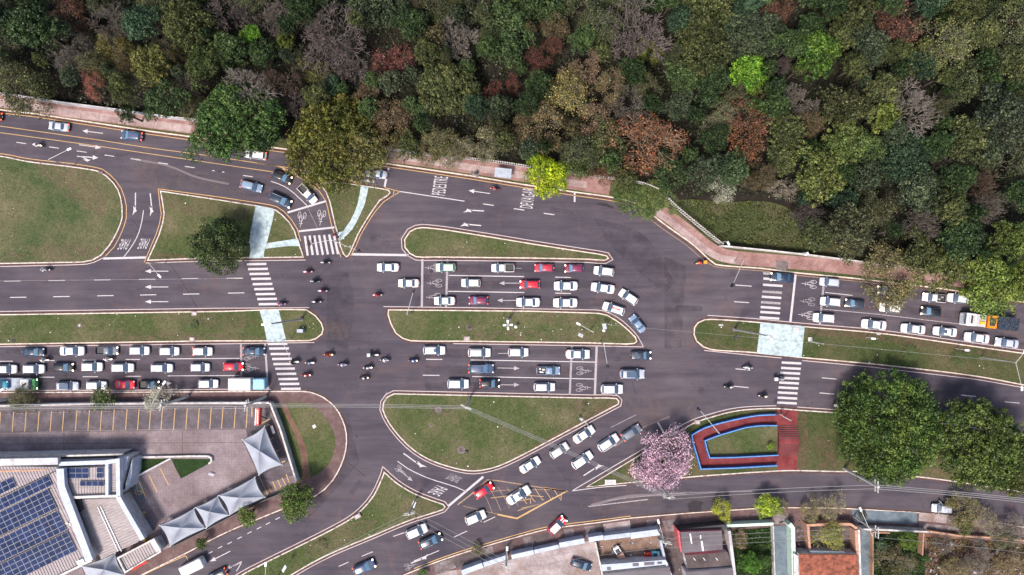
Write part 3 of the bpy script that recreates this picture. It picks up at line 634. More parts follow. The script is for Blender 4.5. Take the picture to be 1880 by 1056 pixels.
for a, b_ in (((888,959),(909,949)),((834,986),(857.5,975)),((722,985),(743,977.6)),((664,1021.5),(684.5,1013)),((1108.5,830),(1132,815)),((806,1011),(760,1030)),((622,1040),(640,1032))): line([a, b_], .13, 'white', 'lane_dash')
line([(1121.5,785),(1167,762)], .1, 'faint'); line([(1207.5,775),(1221.7,800)], .3, 'white', 'stop_line')
for x, y in ((529,944),(509.7,952),(492,961),(475.4,969.5),(458,978),(440,987.5),(421.6,997),(404,1005),(386,1014.6),(369.6,1023),(352,1032)): line([(x-4,y+2),(x+4,y-2)], .14, 'white', 'lane_dash')
line([(434,1049),(443,1034)], .12); line([(411,1048),(443,1033)], .12)
line([(1113,919),(1240,906),(1380,902)], .07, 'faint'); line([(1080,930),(1190,917)], .2, 'faint')
def arrow(px, py, ang, L=38, kind='S', mat='white'):
    """built pointing along +x"""
    L *= S; b_ = B(); a = R(ang)
    def f(poly): c, s = math.cos(a), math.sin(a); x0, y0 = P(px, py); return [(x0+x*c-y*s, y0+x*s+y*c) for x, y in poly]
    hl = L*.26
    if kind == 'S': polys = [[(-L/2, -.07), (L/2-hl, -.07), (L/2-hl, .07), (-L/2, .07)], [(L/2-hl, -.38), (L/2, 0), (L/2-hl, .38)]]
    elif kind in 'LR':
        s = 1 if kind == 'L' else -1
        polys = [[(-L/2, -.1), (L*.05, -.1), (L*.08, .1*s if s > 0 else .1), (-L/2, .1)], [(L*.0, -.12*s), (L*.2, .42*s), (L*.14, .62*s), (L*.5, .55*s), (L*.26, -.12*s+.0), (L*.2, .15*s), (L*.1, -.22*s)]]
        polys[0] = [(-L/2, -.1), (L*.06, -.1), (L*.06, .1), (-L/2, .1)]
        polys[1] = [(L*.055, -.11*s), (L*.16, .05*s), (L*.07, .36*s), (L*.26, .3*s), (L*.5, .5*s), (L*.36, .1*s), (L*.3, -.3*s), (L*.22, -.1*s)]
    else:
        polys = [[(-L/2, -.09), (L/2-hl, -.09), (L/2-hl, .09), (-L/2, .09)], [(L/2-hl, -.42), (L/2, 0), (L/2-hl, .42)], [(-L*.3, -.09), (-L*.05, -.45), (-L*.22, -.45), (0, -.85), (L*.16, -.45), (L*.04, -.45), (-L*.16, -.09)]]
    for k, q in enumerate(polys): b_.sheet(f(q), Z1+.004*k)
    return b_.build('lane_arrow', M[mat], road)
for a in ((170,242.5,172.5,38,'S'),(165.5,268.7,-8,41,'S'),(161,288.5,-4,39,'ST'),(248.5,375,-91,42,'R'),(278,376,-84,42,'R'),(287.6,498,180,43,'S'),(287.6,527,180,43,'S'),(287.6,554,180,43,'S'),
          (880,352.7,172,40,'S'),(869.5,386.5,177,38,'L'),(864,412.6,175,39,'L'),(935,520,180,37,'S','mid'),(931.5,551.7,180,37,'S','mid'),(933.7,676,-1,41,'S','mid'),(934.8,706.7,0,38,'S','mid'),(1653,696,-7,40,'S','mid'),
          (761,847,-36,50,'L'),(404,1021.5,207,42,'S'),(427,1040,207,38,'R'),(297,704,0,38,'S'),(1089,862,33,42,'R'),(771,1028,20,36,'L')): arrow(*a)
arrow(744,872,-40,36,'S','faint')
def bike(px, py, ang, s=1.0, mat='white'):
    a = R(ang); x0, y0 = P(px, py); b_ = B(); zc = [Z1]
    def f(p_): c, s_ = math.cos(a), math.sin(a); return [(x0+(x*c-y*s_)*s, y0+(x*s_+y*c)*s) for x, y in p_]
    for sy in (-.48, .48):
        ring = [(-.45+.62*math.cos(t*math.pi/8), sy+.3*math.sin(t*math.pi/8)) for t in range(16)]
        ring = f(ring); b_.band(ring, offset(ring, .075, True), Z1, None, True)
    for q in ([(-.45, .48), (.45, .12)], [(.45, .12), (-.45, -.1)], [(-.45, -.48), (.75, -.3)], [(.45, .12), (.8, -.2)], [(.5, .1), (1.25, .05)], [(1.0, .3), (1.1, -.35)], [(1.2, .0), (1.75, -.05)]):
        q = f(q); zc[0] += .0006; b_.band(offset(q, .04), offset(q, -.04), zc[0])
    return b_.build('bicycle_symbol', M[mat], road)
for q in ((554,400,-98,1.,'white'),(590,396.5,-98,1.,'white'),(801,520,180,1.,'mid'),(797,492,180,1.,'mid'),(799,546,180,1.,'mid'),(458,676,0,1.,'mid'),(458,654,0,1.,'mid'),(1069,681,0,1.,'mid'),(1068,711.5,0,1.,'mid'),
          (1489,522,176,1.,'white'),(1485.6,554,176,1.,'faint'),(1483,579,176,1.,'white'),(734,862,-35,.8,'faint'),(751,1040,20,.8,'faint')): bike(*q)
def road_text(txt, px, py, up, right, mat='white', bold=.0):
    cu = bpy.data.curves.new('t', 'FONT'); cu.body = txt; cu.offset = bold; cu.space_character = 1.12; cu.resolution_u = 3
    ob = bpy.data.objects.new('t', cu); C.objects.link(ob); dg = bpy.context.evaluated_depsgraph_get(); dg.update()
    me = bpy.data.meshes.new_from_object(ob.evaluated_get(dg)); bpy.data.objects.remove(ob)
    co = np.array([v.co[:] for v in me.vertices]); mn = co.min(0); mx = co.max(0)
    x0, y0 = P(px, py)
    for v in me.vertices:
        u = (v.co.x-mn[0])/(mx[0]-mn[0])-.5; w_ = (v.co.y-mn[1])/(mx[1]-mn[1])-.5
        v.co = (x0+(u*right[0]+w_*up[0])*S, y0-(u*right[1]+w_*up[1])*S, Z1)
    me.materials.clear(); me.materials.append(M[mat]); me.flip_normals() if me.polygons and me.polygons[0].normal.z < 0 else None
    o = bpy.data.objects.new('road_lettering', me); o['label'] = f'painted word {txt}'; return link(o, road)
road_text('PARE', 227.6, 449, (-8, 18.6), (-17, 0)); road_text('PARE', 263.8, 447.7, (-7.5, 18.6), (-17, 0))
road_text('PEDESTRE', 807.5, 341, (-25, -2.5), (6, -34)); road_text('DEVAGAR', 969, 364, (-24, -2.5), (6, -36))
road_text('PARE', 803.7, 901.3, (21, 7.5), (-16.5, 13.5)); road_text('PARE', 833, 878.3, (21, 8.5), (-9.5, 9.5), 'faint')
for po_ in ([(790,486),(1130,484),(1130,500),(790,500)],[(790,516),(1130,516),(1130,530),(790,530)],[(790,548),(1130,548),(1130,562),(790,562)],[(780,640),(1090,642),(1090,656),(780,656)],[(780,672),(1090,672),(1090,687),(780,687)],[(780,702),(1090,702),(1090,716),(780,716)],[(0,640),(440,638),(440,652),(0,652)],[(0,670),(440,668),(440,682),(0,682)],[(0,700),(440,698),(440,712),(0,712)],
    [(1500,512),(1700,538),(1700,552),(1500,526)],[(1500,548),(1800,574),(1800,590),(1500,562)],[(1500,580),(1860,622),(1860,636),(1500,592)],[(600,500),(640,500),(650,560),(640,640),(600,640)],[(1220,470),(1260,490),(1250,640),(1220,640)],[(610,760),(640,760),(660,850),(560,960),(540,950),(630,850)],[(1090,400),(1180,430),(1240,520),(1220,540),(1120,450)]):
    B().sheet(smooth(pts(po_), True, 40), .0045+.0003*(len(pts(po_))-4)).build('oil_stain', M['oil'], road)
for po_ in ([(240,285),(330,305),(430,335),(470,372),(380,350),(290,345),(240,310)],[(1120,720),(1230,730),(1300,735),(1260,760),(1200,780),(1150,800),(1160,770),(1140,745)],[(1060,925),(1200,908),(1420,905),(1400,918),(1220,926),(1080,945)],[(1230,600),(1272,600),(1272,645),(1235,640)],[(590,580),(640,600),(640,620),(600,625)],[(850,925),(1000,940),(1040,958),(940,975),(860,955)]):
    B().sheet(smooth(pts(po_), True), .0058).build('dust_patch', M['dust'], road)
# tar seams and skid scars
for pl in ([(310,484),(330,510),(355,553),(362,566)],[(240,400),(268,436)],[(610,560),(620,590),(632,620)],[(640,850),(672,876)],[(1160,700),(1168,725)]): line(pl, .1, 'tarred', 'tar_seam', .0065)
for pl, wd in (([(1085,928),(1150,912),(1200,909),(1260,906)], .5), ([(250,293),(310,305),(360,325),(420,338)], .35), ([(1128,820),(1180,785),(1230,765)], .35), ([(700,757),(710,720)], .2)): line(pl, wd, 'scuffm', 'scuff', .0062)
bs = B(); bs.sheet(smooth(pts([(1262,926),(1272,918),(1292,922),(1288,930),(1286,940),(1265,940)]), True), .0068); bs.build('water_stain', M['tarred'], road)
bs = B(); bs.sheet(smooth(pts([(1095,372),(1110,372),(1125,378),(1128,384),(1110,379),(1096,376)]), True), .0068); bs.build('water_stain', M['tarred'], road)
# ------------------------------------------------------------ buildings lower left
def solid(name, px, h, mats, parent, z0=.1, mi_side=1):
    b_ = B(); b_.prism(pts(px, h), z0, h, 0, mi_side=mi_side); return b_.build(name, mats, parent)
def ribs(px, h, ang, sp, mat, parent, rw=.12, rh=.06, name='roof_rib'):
    """raised ribs across a roof polygon, clipped to it"""
    poly = pts(px, h); d = Vector((math.cos(R(ang)), math.sin(R(ang)))); n = Vector((-d.y, d.x))
    ts = [Vector(q).dot(n) for q in poly]; b_ = B(); t = min(ts)+sp/2
    while t < max(ts):
        hit = []
        for i in range(len(poly)):
            a = Vector(poly[i]); c = Vector(poly[(i+1) % len(poly)]); ta, tc = a.dot(n), c.dot(n)
            if (ta-t)*(tc-t) < 0: hit.append(a.lerp(c, (t-ta)/(tc-ta)).dot(d))
        hit.sort()
        for s0, s1 in zip(hit[::2], hit[1::2]):
            if s1-s0 > .3:
                c0 = d*((s0+s1)/2)+n*t
                b_.box((c0.x, c0.y, h+rh/2+.003), (s1-s0-.05, rw, rh), R(ang), taper=.6 if False else 1)
        t += sp
    if b_.v:
        o = b_.build(name, mat, parent); o['kind'] = 'stuff'; return o
def parapet(px, h, hh, th, mat, parent, closed=False, name='parapet'):
    pl = pts(px, h+hh); return B().band(offset(pl, th/2, closed), offset(pl, -th/2, closed), h+hh, h-.2, closed).build(name, M[mat], parent)
wh = thing('warehouse', 'large warehouse with blue solar panels covering its striped roof, lower left corner', 'building', W(60, 960))
MR = [(-260,852),(106,858),(109,885),(160,1032),(109,1056),(60,1090),(-260,1240)]
solid('roof', MR, 6.0, [M['roofA'], M['walldirty']], wh); ribs(MR, 6.0, -64, .5, M['roofC'], wh, .18, .09)
parapet([(-260,851),(0,849),(106,847)], 6.0, .7, 1.2, 'walldirty', wh)
parapet([(110,861),(112,893),(164,1030)], 6.0, .8, 1.3, 'wallblue', wh)
parapet([(168,1029),(108,1058),(60,1081)], 6.0, .5, .35, 'wallwhite', wh)
solid('front_canopy', [(-260,839),(0,838.5),(222,833),(211,843),(0,847),(-260,849)], 4.4, [M['dark'], M['walldirty']], wh)
parapet([(-260,841),(0,840.5),(224,834.5)], 4.4, .5, .3, 'wallwhite', wh)
solid('ledge', [(-260,846),(0,845.5),(150,844),(205,842),(200,848),(0,850),(-260,852)], 5.2, [M['brownwalk'], M['walldirty']], wh)
parapet([(-60,866),(0,865.5),(84,863)], 6.0, .12, .25, 'salmon', wh, name='roof_flashing')
# panels
u = Vector((math.cos(R(26)), math.sin(R(26)))); v = Vector((u.y, -u.x))
pm = B(); pm.box((0, 0, 0), (1.14, .91, .05), 0, 1); pm.box((0, 0, .028), (1.09, .86, .012), 0, 0)
pmesh = pm.mesh('solar_panel', [M['solar'], M['solarframe']])
def panel(x, y, z, rz, par, sx=1):
    o = bpy.data.objects.new('solar_panel', pmesh); o.location = (x, y, z); o.rotation_euler = (0, 0, rz); o.scale = (sx, 1, 1); link(o, par)
def row(px, py, n, rows, h=6.0):
    s = Vector(P(px, py, h))
    for r in range(rows):
        for k in range(n):
            q = s-u*(k*1.17+.6)+v*(r*.93+.46)
            if q.x < -92.5: break
            panel(q.x, q.y, h+.28, R(26), wh)
row(90, 872, 12, 2); row(89.5, 897, 14, 4); row(107, 937, 16, 4); row(125.5, 975, 18, 4); row(24, 875, 4, 2)
for a, b_ in (((106,863),(-30,927)), ((92,897),(-40,961)), ((107,934),(-40,1004)), ((126,973),(-20,1044))):
    B().tube(W(*a, 6.15), W(*b_, 6.15), .07, mi=0).build('conduit', M['dark'], wh)
B().box(W(150, 1031, 6.35), (1.2, .8, .7), R(26)).ball(W(147.5, 1031.5, 6.75), .3, sc=(1, 1, .2)).build('air_conditioner', M['lampwhite'], wh)
B().box(W(126, 959, 6.2), (1.2, .3, .2), R(26)).box(W(128, 961, 6.2), (.3, .9, .2), R(26)).build('roof_bracket', M['wallwhite'], wh)
# side block with flat roofs
sb = thing('side_building', 'small flat roofed block with sixteen solar panels and white parapets', 'building', W(155, 885))
SR = [(112,862),(193,857),(193,911),(126,912),(115,893)]
solid('roof', SR, 5.4, [M['roofB'], M['walldirty']], sb); ribs(SR, 5.4, 90, .5, M['roofC'], sb, .18, .08)
parapet([(108,852),(193,849),(216,846),(217,911)], 5.4, .7, .7, 'wallblue', sb); parapet([(217,911),(193,911.5),(124,914)], 5.4, .6, .45, 'wallwhite', sb)
parapet([(196,852),(196,911)], 5.4, .65, .55, 'wallblue', sb)
solid('side_roof', [(198,850),(213,849),(213,910),(199,911)], 5.2, [M['roofC'], M['walldirty']], sb); ribs([(198,850),(213,849),(213,910),(199,911)], 5.2, 0, .42, M['roofC'], sb, .13, .05)
solid('wedge', [(214,839),(236,838),(219,898),(214,912)], 4.4, [M['wallblue'], M['walldirty']], sb)
solid('dark_slot', [(238,841),(243,841),(231,900),(225,898)], 3.0, [M['dark'], M['walldirty']], sb)
solid('fin_wall', [(243,842),(242,870),(236,895),(229,900),(233,880)], 3.6, [M['wallblue'], M['wallblue']], sb)
for i in range(4):
    for j in range(2):
        q = W(123+i*11.7, 863.2+j*9.6, 5.4); panel(q.x, q.y, 5.66, 0, sb, 1)
for j in range(2):
    q = W(185, 862.5+j*9.8, 5.4); panel(q.x, q.y, 5.66, 0, sb)
for i in range(4): q = W(154+i*11, 887, 5.4); panel(q.x, q.y, 5.66, 0, sb, .93)
# annex
an = thing('annex_building', 'ribbed pinkish roof block with a white parapet on its right side', 'building', W(205, 970))
AR = [(138,918),(214,915),(260,991),(186,1027)]
solid('roof', AR, 4.6, [M['roofB'], M['walldirty']], an); ribs(AR, 4.6, 24, .5, M['roofC'], an, .2, .1)
parapet([(215,909),(219,917),(262,991)], 4.6, .7, .8, 'wallblue', an)
for dx in (0, 6): B().tube(W(179+dx, 930, 4.75), W(217+dx, 1012, 4.75), .09).build('roof_pipe', M['lampwhite'], an)
B().prism(pts([(136,917),(147,916),(153,936),(145,942)], 5.0), 4.5, 4.95).build('roof_recess', M['dark'], an)
ks = thing('kiosk_building', 'long narrow kiosk with ribbed roof, white parapet and a red strip', 'building', W(256, 1022))
KR = [(217,1026),(281,992),(293,1012),(229,1050)]
solid('roof', KR, 3.2, [M['roofB'], M['walldirty']], ks); ribs(KR, 3.2, -62, .5, M['roofC'], ks, .2, .09)
parapet([(216,1025),(282,990.5),(294.5,1013),(229.5,1051)], 3.2, .5, .28, 'wallwhite', ks, True)
parapet([(280,993),(292,1012)], 3.2, .45, .9, 'wallwhite', ks)
B().tube(W(243,1046.5,3.9), W(271,1030,3.9), .18).build('red_sign_strip', M['red'], ks)
# canopies
def tent(corners, apex, label, h=2.4, ha=4.4, group='fabric canopies round the court'):
    c = [Vector(P(*q, h)) for q in corners]; a = Vector(P(*apex, ha)); t = thing('fabric_canopy', label, 'canopy', (a.x, a.y, .13), 0, group)
    loc = Vector((a.x, a.y, .13)); b_ = B(); N = 8; n = 4
    ctr = sum((q for q in c), Vector((0, 0)))/4
    for i in range(4):
        p0, p1 = c[i], c[(i+1) % 4]; vv = []; 
        for r in range(N+1):
            u_ = r/N
            for k in range(N+1):
                s = k/N; q = p0.lerp(p1, s); q = q.lerp(ctr, .34*s*(1-s))
                w_ = (1-u_); e = a.lerp(q, u_); z = h+(ha-h)*(w_**1.35)-(.12*math.sin(math.pi*s)*math.sin(math.pi*u_)) + .1*math.sin(math.pi*s)*0
                ridge = abs(2*s-1)**2; z += .22*math.sin(math.pi*u_)*ridge-.1*math.sin(math.pi*u_)*(1-ridge)
                vv.append((e.x-loc.x, e.y-loc.y, z-loc.z))
        b_.add(vv, [(r*(N+1)+k, (r+1)*(N+1)+k, (r+1)*(N+1)+k+1, r*(N+1)+k+1) for r in range(N) for k in range(N)])
    b_.build('fabric', M['tent'], t)
    for i, q in enumerate(c):
        B().tube((q.x-loc.x, q.y-loc.y, 0), (q.x-loc.x, q.y-loc.y, h-.13), .07).build('pole', M['metal'], t)
        nx = c[(i+1) % 4]; B().tube((q.x-loc.x, q.y-loc.y, h-.18), (nx.x-loc.x, nx.y-loc.y, h-.18), .05).build('edge_beam', M['dark'], t)
tent([(485.6,782.6),(445,807.6),(475,872.6),(518,854)], (476,828), 'grey fabric canopy standing alone below the red post sign')
tent([(468,876),(402,910),(421.6,946),(486.5,913)], (439,914), 'grey fabric canopy, rightmost of the row above the small trees')
tent([(400,911),(358.5,932),(379,969.5),(421,946.3)], (385,940), 'narrow grey fabric canopy in the middle of the row')
tent([(356,934),(293,965),(312,1003),(377,970)], (331,969), 'grey fabric canopy, lowest left of the row above the small trees')
tent([(150,1040),(211,1016),(228,1056),(165,1085)], (191,1046), 'grey fabric canopy at the bottom edge beside the warehouse', group=None)
sg = thing('post_sign', 'red and white upright sign board on a post above the lone canopy', 'sign', W(477, 775))
q = W(474, 765, 3.4); q0 = sg.location
B().box((q.x-q0.x, q.y-q0.y, 3.0), (.55, 3.0, 1.6), R(-3)).build('sign_board', M['red'], sg)
B().box((q.x-q0.x-.36, q.y-q0.y, 3.0), (.12, 3.0, 1.6), R(-3)).build('sign_edge', M['lampwhite'], sg)
for i in range(7): B().box((q.x-q0.x+.02, q.y-q0.y+1.1-i*.36, 3.83), (.24, .2, .05), R(-3)).build('sign_letter', M['lampwhite'], sg)
B().tube((1.3, .6, 0), (q.x-q0.x, q.y-q0.y+.1, 2.6), .1).build('pole', M['black'], sg)
bin_ = thing('wheelie_bin', 'yellow waste bin by the corner of the annex parapet', 'bin', W(267, 987)); B().box((0, 0, .5), (.5, .9, 1.0), R(60), taper=1.1).build('body', M['yellowobj'], bin_); B().box((0, 0, 1.04), (.55, .95, .07), R(60)).build('lid', M['yellowobj'], bin_)
for x, y, lab in ((502,788,'cream bench by the plot wall above the others'),): 
    t = thing('bench', lab, 'bench', W(x, y, .14), R(-70)); B().box((0, 0, .45), (1.5, .45, .08)).build('seat', M['box'], t)
    for s in (-.6, .6): B().box((s, 0, .2), (.1, .4, .4)).build('leg', M['dark'], t)
# ramp structure
rp = struct(B().sheet(pts([(1425,749.5),(1463.5,752.5),(1464,864.3),(1428,865)]), .125).build('red_landing', M['redpath']), 'red painted stair path crossing the grass triangle')
def mid(a, b_): return a
outer = [(1427,761.4),(1392,763),(1360,768.6),(1327,776),(1294,786),(1270.5,799),(1272.7,813),(1280,837),(1287,861.5),(1349,859.5),(1427,855)]
inner = [(1427,781.7),(1392,782),(1370.6,785),(1344.5,792.5),(1316,801),(1294.4,809.5),(1297.7,824),(1303,841),(1349,840),(1429,836)]
hw = 1.1
rampb = B(); rampb.sheet(pts(outer, hw*.0)+pts(inner)[::-1], .13); ramp = struct(rampb.build('ramp', M['redpath']), 'red painted accessible ramp bending round the sunken lawn')
t = thing('ramp_wall', 'blue outer wall of the red ramp, bent round its left end', 'wall', W(1290, 800))
l = t.location
def rel(pl): return [(x-l.x, y-l.y) for x, y in pl]
pl = rel(smooth(pts(outer, hw), corner=40)); B().band(offset(pl, .13), offset(pl, -.13), hw, .1).build('wall', M['bluewall'], t); B().band(offset(pl, .07), offset(pl, -.07), hw+.06, hw+.004).build('coping', M['bluecap'], t)
t = thing('ramp_wall', 'blue inner wall enclosing the small lawn inside the ramp', 'wall', W(1300, 820)); l = t.location
pl = rel(smooth(pts(inner, hw), corner=40)); B().band(offset(pl, .12), offset(pl, -.12), hw, .1).build('wall', M['bluewall'], t); B().band(offset(pl, .07), offset(pl, -.07), hw+.06, hw+.004).build('coping', M['bluecap'], t)
lw = B(); lw.sheet(pts([(1427,783),(1392,783),(1370.6,786),(1344.5,794),(1316,802),(1296,810),(1304,840),(1349,839),(1427,835)]), .16); struct(lw.build('lawn', M['grass']), 'small lawn inside the blue walled ramp')
st = thing('stairs', 'dark red steps crossing the grass triangle between two roads', 'stairs', W(1444, 808))
sl_ = st.location
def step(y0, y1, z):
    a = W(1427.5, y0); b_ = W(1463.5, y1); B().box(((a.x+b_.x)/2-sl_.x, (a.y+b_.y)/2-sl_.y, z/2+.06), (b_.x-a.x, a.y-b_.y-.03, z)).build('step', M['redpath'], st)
    B().box(((a.x+b_.x)/2-sl_.x, a.y-sl_.y-.045, z+.064), (b_.x-a.x, .09, .012)).build('step_shade_strip', M['dark'], st)  # dark strip paints the shade at the riser onto each step
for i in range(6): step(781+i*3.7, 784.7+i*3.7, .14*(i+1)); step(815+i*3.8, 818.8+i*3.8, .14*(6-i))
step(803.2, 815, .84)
# ------------------------------------------------------------ lower right houses and walls
T = wallthing
T('gate_wall', 'pale blue grey front wall piece furthest left above the concrete yard', 'wall', [(848,1052),(886,1038)], 2.2, .9, 'wallblue')
T('sliding_gate', 'long grey sliding gate between pale wall pieces, left of the crossarm pole', 'gate', [(887,1037.5),(932,1023)], 1.9, .8, 'wallgrey')
T('gate_wall', 'pale wall piece with a small box immediately right of the crossarm pole', 'wall', [(939,1023),(980,1014)], 2.2, .8, 'wallblue')
T('sliding_gate', 'grey gate above the pale concrete yard', 'gate', [(981,1013.5),(1026,1003.5)], 1.9, .7, 'wallgrey')
T('gate_wall', 'pale blue wall piece above the navy car', 'wall', [(1027,1001.5),(1073,993)], 2.2, .9, 'wallblue')
T('gate_wall', 'short pale wall piece at the corner of the brown yard', 'wall', [(1081,991),(1108,987)], 2.2, .85, 'wallblue')
T('sliding_gate', 'blue grey gate of the yard with the two old cars', 'gate', [(1109,988),(1157,982)], 1.9, .8, 'wallgrey')
T('gate_wall', 'pale lavender wall above the turquoise buggy', 'wall', [(1158,984),(1212,977)], 2.3, 1.1, 'wallblue')
T('boundary_wall', 'thin cream wall dividing the pale yard from the brown yard', 'wall', [(1093,996),(1107,1060)], 1.8, .25, 'wallwhite')
T('boundary_wall', 'grey blue wall on the right of the turquoise buggy', 'wall', [(1213,994),(1222,1032),(1236,1066)], 2.2, .4, 'wallgrey')
T('boundary_wall', 'whitish stained wall on the right side of the grey roofed house', 'wall', [(1339,975),(1343,1005),(1350,1062)], 3.0, .5, 'walldirty')
T('boundary_wall', 'dull green front wall of the overgrown yard', 'wall', [(1333,966),(1420,962)], 2.0, .5, 'mint')
T('boundary_wall', 'mint green wall beside the blue grey driveway', 'wall', [(1450,962),(1456,970),(1458,1060)], 2.4, .7, 'mint')
T('boundary_wall', 'thin cream wall left of the blue grey driveway', 'wall', [(1420,966),(1423,1060)], 1.6, .15, 'wallwhite')
T('boundary_wall', 'salmon front wall above the red tiled house', 'wall', [(1481,965),(1524,962.5),(1562,963),(1574,971)], 2.2, .45, 'salmon')
T('boundary_wall', 'salmon wall on the right of the red tiled house', 'wall', [(1572,974),(1574,1018)], 2.4, .5, 'salmon')
T('boundary_wall', 'salmon wall stub left of the yellow green garden tree', 'wall', [(1484,968),(1487,1010)], 2.0, .4, 'salmon')
T('boundary_wall', 'cream wall between the tiled house and the steel blue driveway', 'wall', [(1577,973),(1580,1060)], 2.4, .35, 'wallwhite')
T('boundary_wall', 'pale frame wall round the overgrown green plot', 'wall', [(1603,1060),(1603,978),(1634,979)], 1.4, .15, 'salmon', sm=False)
T('boundary_wall', 'cream front wall of the green plot under the cables', 'wall', [(1583,972),(1640,974),(1705,977)], 2.2, .3, 'wallwhite')
T('boundary_wall', 'narrow salmon wall on the right of the green plot', 'wall', [(1696,979),(1694,1020)], 1.8, .18, 'salmon')
T('boundary_wall', 'low reddish wall along the rubble plot', 'wall', [(1706,976),(1760,984),(1830,988),(1900,995)], 1.2, .3, 'salmon')
h1 = thing('grey_roof_house', 'house with dark ribbed roofs and a red side wall', 'house', W(1290, 1000))
q1 = [(1249,977),(1325,974),(1327,1009),(1252,1016)]
solid('roof', q1, 3.4, [M['roofD'], M['brickred']], h1); ribs(q1, 3.4, 88, .42, M['roofD'], h1, .15, .07)
solid('red_side_wall', [(1243.5,973),(1247.5,976),(1252,1015),(1249,1012)], 3.9, [M['brickred'], M['brickred']], h1)
solid('dark_front', [(1246,972),(1330,963),(1336,972),(1249,976.5)], 2.6, [M['dark'], M['dark']], h1)
q2 = [(1258,1020),(1336,1014),(1343,1040),(1262,1044)]
solid('rear_roof', q2, 2.6, [M['yarddark'], M['walldirty']], h1); q3 = [(1258,1050),(1345,1043),(1352,1110),(1264,1110)]
solid('lower_roof', q3, 3.2, [M['roofD'], M['walldirty']], h1); ribs(q3, 3.2, 88, .42, M['roofD'], h1, .15, .07)
for x, y, x2, y2, w_ in ((1267,980,1270,998,.22),(1286,983,1286.5,989,.2),(1288,993,1291,1012,.3)): B().band(offset(pts([(x,y),(x2,y2)],3.5), w_/2), offset(pts([(x,y),(x2,y2)],3.5), -w_/2), 3.5, 3.41).build('skylight_strip', M['lampwhite'], h1)
for x in (1255,1273,1291,1314): B().tube(W(x,1024,2.75), W(x+4,1029,2.75), .06).build('roof_pipe', M['lampwhite'], h1)
h2 = thing('white_strip_house', 'low building with a white flat roof strip below the old cars', 'house', W(1165, 1050))
solid('white_roof', [(1104,1037),(1160,1033),(1222,1028),(1227,1036),(1106,1049)], 3.0, [M['wallblue'], M['walldirty']], h2)
solid('grey_roof', [(1107,1054),(1230,1042),(1236,1110),(1112,1110)], 2.6, [M['roofD'], M['walldirty']], h2)
for a in ((1118,1044,.7,.5),(1167,1037,1.1,.5),(1192,1035,1.8,.5),(1211,1033.5,.8,.35)): B().box(W(a[0],a[1],3.03), (a[2],a[3],.1), R(4)).build('roof_hatch', M['roofD'], h2)
h3 = thing('tiled_house', 'house with a red clay tile roof and a bright white side strip', 'house', W(1520, 1050))
hz = 3.3; q4 = [(1466,1017),(1574,1018),(1582,1130),(1472,1130)]
solid('roof_base', q4, hz, [M['tile'], M['wallwhite']], h3); solid('white_side_roof', [(1457,1016),(1465,1021),(1469,1130),(1460,1130)], 3.0, [M['wallwhite'], M['wallwhite']], h3)
tb = B(); a0 = P(1467,1018.5,hz); a1 = P(1574,1019.5,hz)
nx_ = 42; dx = (a1[0]-a0[0])/nx_
for r in range(20):
    for k in range(nx_):
        x = a0[0]+dx*(k+.5)+r*.03; y = a0[1]-.2-r*.4
        tb.box((x+random.uniform(-.01,.01), y, hz+.06+random.uniform(-.008,.012)), (dx*.86, .42, .07), R(random.uniform(-1.5,1.5)))
o = tb.build('roof_tiles', M['tile'], h3); o['kind'] = 'stuff'
solid('porch_beam', [(1486,1011.5),(1548,1012.5),(1556,1017),(1492,1016.5)], 2.6, [M['lampwhite'], M['walldirty']], h3)
# bus shelter on the upper pavement
bsx = thing('bus_shelter', 'bus shelter with a flat blue grey roof beside the picket fence', 'shelter', W(923, 318))
q = W(923.5, 317.5, 2.4)-bsx.location
rf = B().box((q.x, q.y, 2.4), (3.0, 1.7, .1), R(-6)).build('roof', M['wallgrey'], bsx)
for s in (-1.3, 1.3):
    B().tube((q.x+s, q.y+.6, 0), (q.x+s, q.y+.6, 2.36), .05).build('post', M['metal'], bsx)
for k in range(5): B().box((q.x-1.2+k*.6, q.y-k*.06, 2.47), (.04, 1.6, .03), R(-6)).build('roof_seam', M['metal'], bsx)
B().box((q.x, q.y+.5, .45), (2.4, .4, .06), R(-6)).build('bench', M['metal'], bsx)
tr = thing('litter_bin', 'grey litter bin on the pavement left of the bus shelter', 'bin', W(874, 319, .15)); B().tube((0, 0, 0), (0, 0, .9), .28, .32, 10).build('body', M['metal'], tr); B().tube((0, 0, .9), (0, 0, .97), .34, .3, 10).build('rim', M['dark'], tr)
# fences
def picket(name, label, pl, sp, h, slat, par_mat, side=0, lean=0):
    pl = smooth(pts(pl)); t = thing(name, label, 'fence', (pl[0][0], pl[0][1], .1)); l = t.location
    rs = resample(pl, sp); sm_ = B().box((0, 0, h/2), (slat, .12, h)).mesh('fence_slat', M[par_mat])
    for q, d in rs:
        o = bpy.data.objects.new('fence_slat', sm_); o.location = (q.x-l.x, q.y-l.y, 0); o.rotation_euler = (0, 0, math.atan2(d.y, d.x)); link(o, t)
    p2 = [(x-l.x, y-l.y) for x, y in pl]
    for z in (.35, h-.35): B().band(offset(p2, .04), offset(p2, -.04), z+.05, z-.05).build('rail', M[par_mat], t)
picket('picket_fence', 'white picket fence behind the bus shelter pavement, running under the trees', [(836,290.5),(908,299),(974,309),(1040,318),(1083,325),(1130,331),(1178,339),(1205,350)], .42, 2.6, .17, 'wallwhite')
picket('picket_fence', 'white picket fence slanting down beside the dark grass clearing', [(1221,365),(1240,383),(1270,408),(1298,431),(1322,450)], .42, 2.6, .17, 'wallwhite')
T('concrete_fence', 'solid white fence from the bottom of the clearing along the wood', 'fence', [(1324,451),(1400,458.5),(1480,467),(1580,480),(1680,492),(1758,503),(1900,525)], 2.4, .2, 'wallwhite')
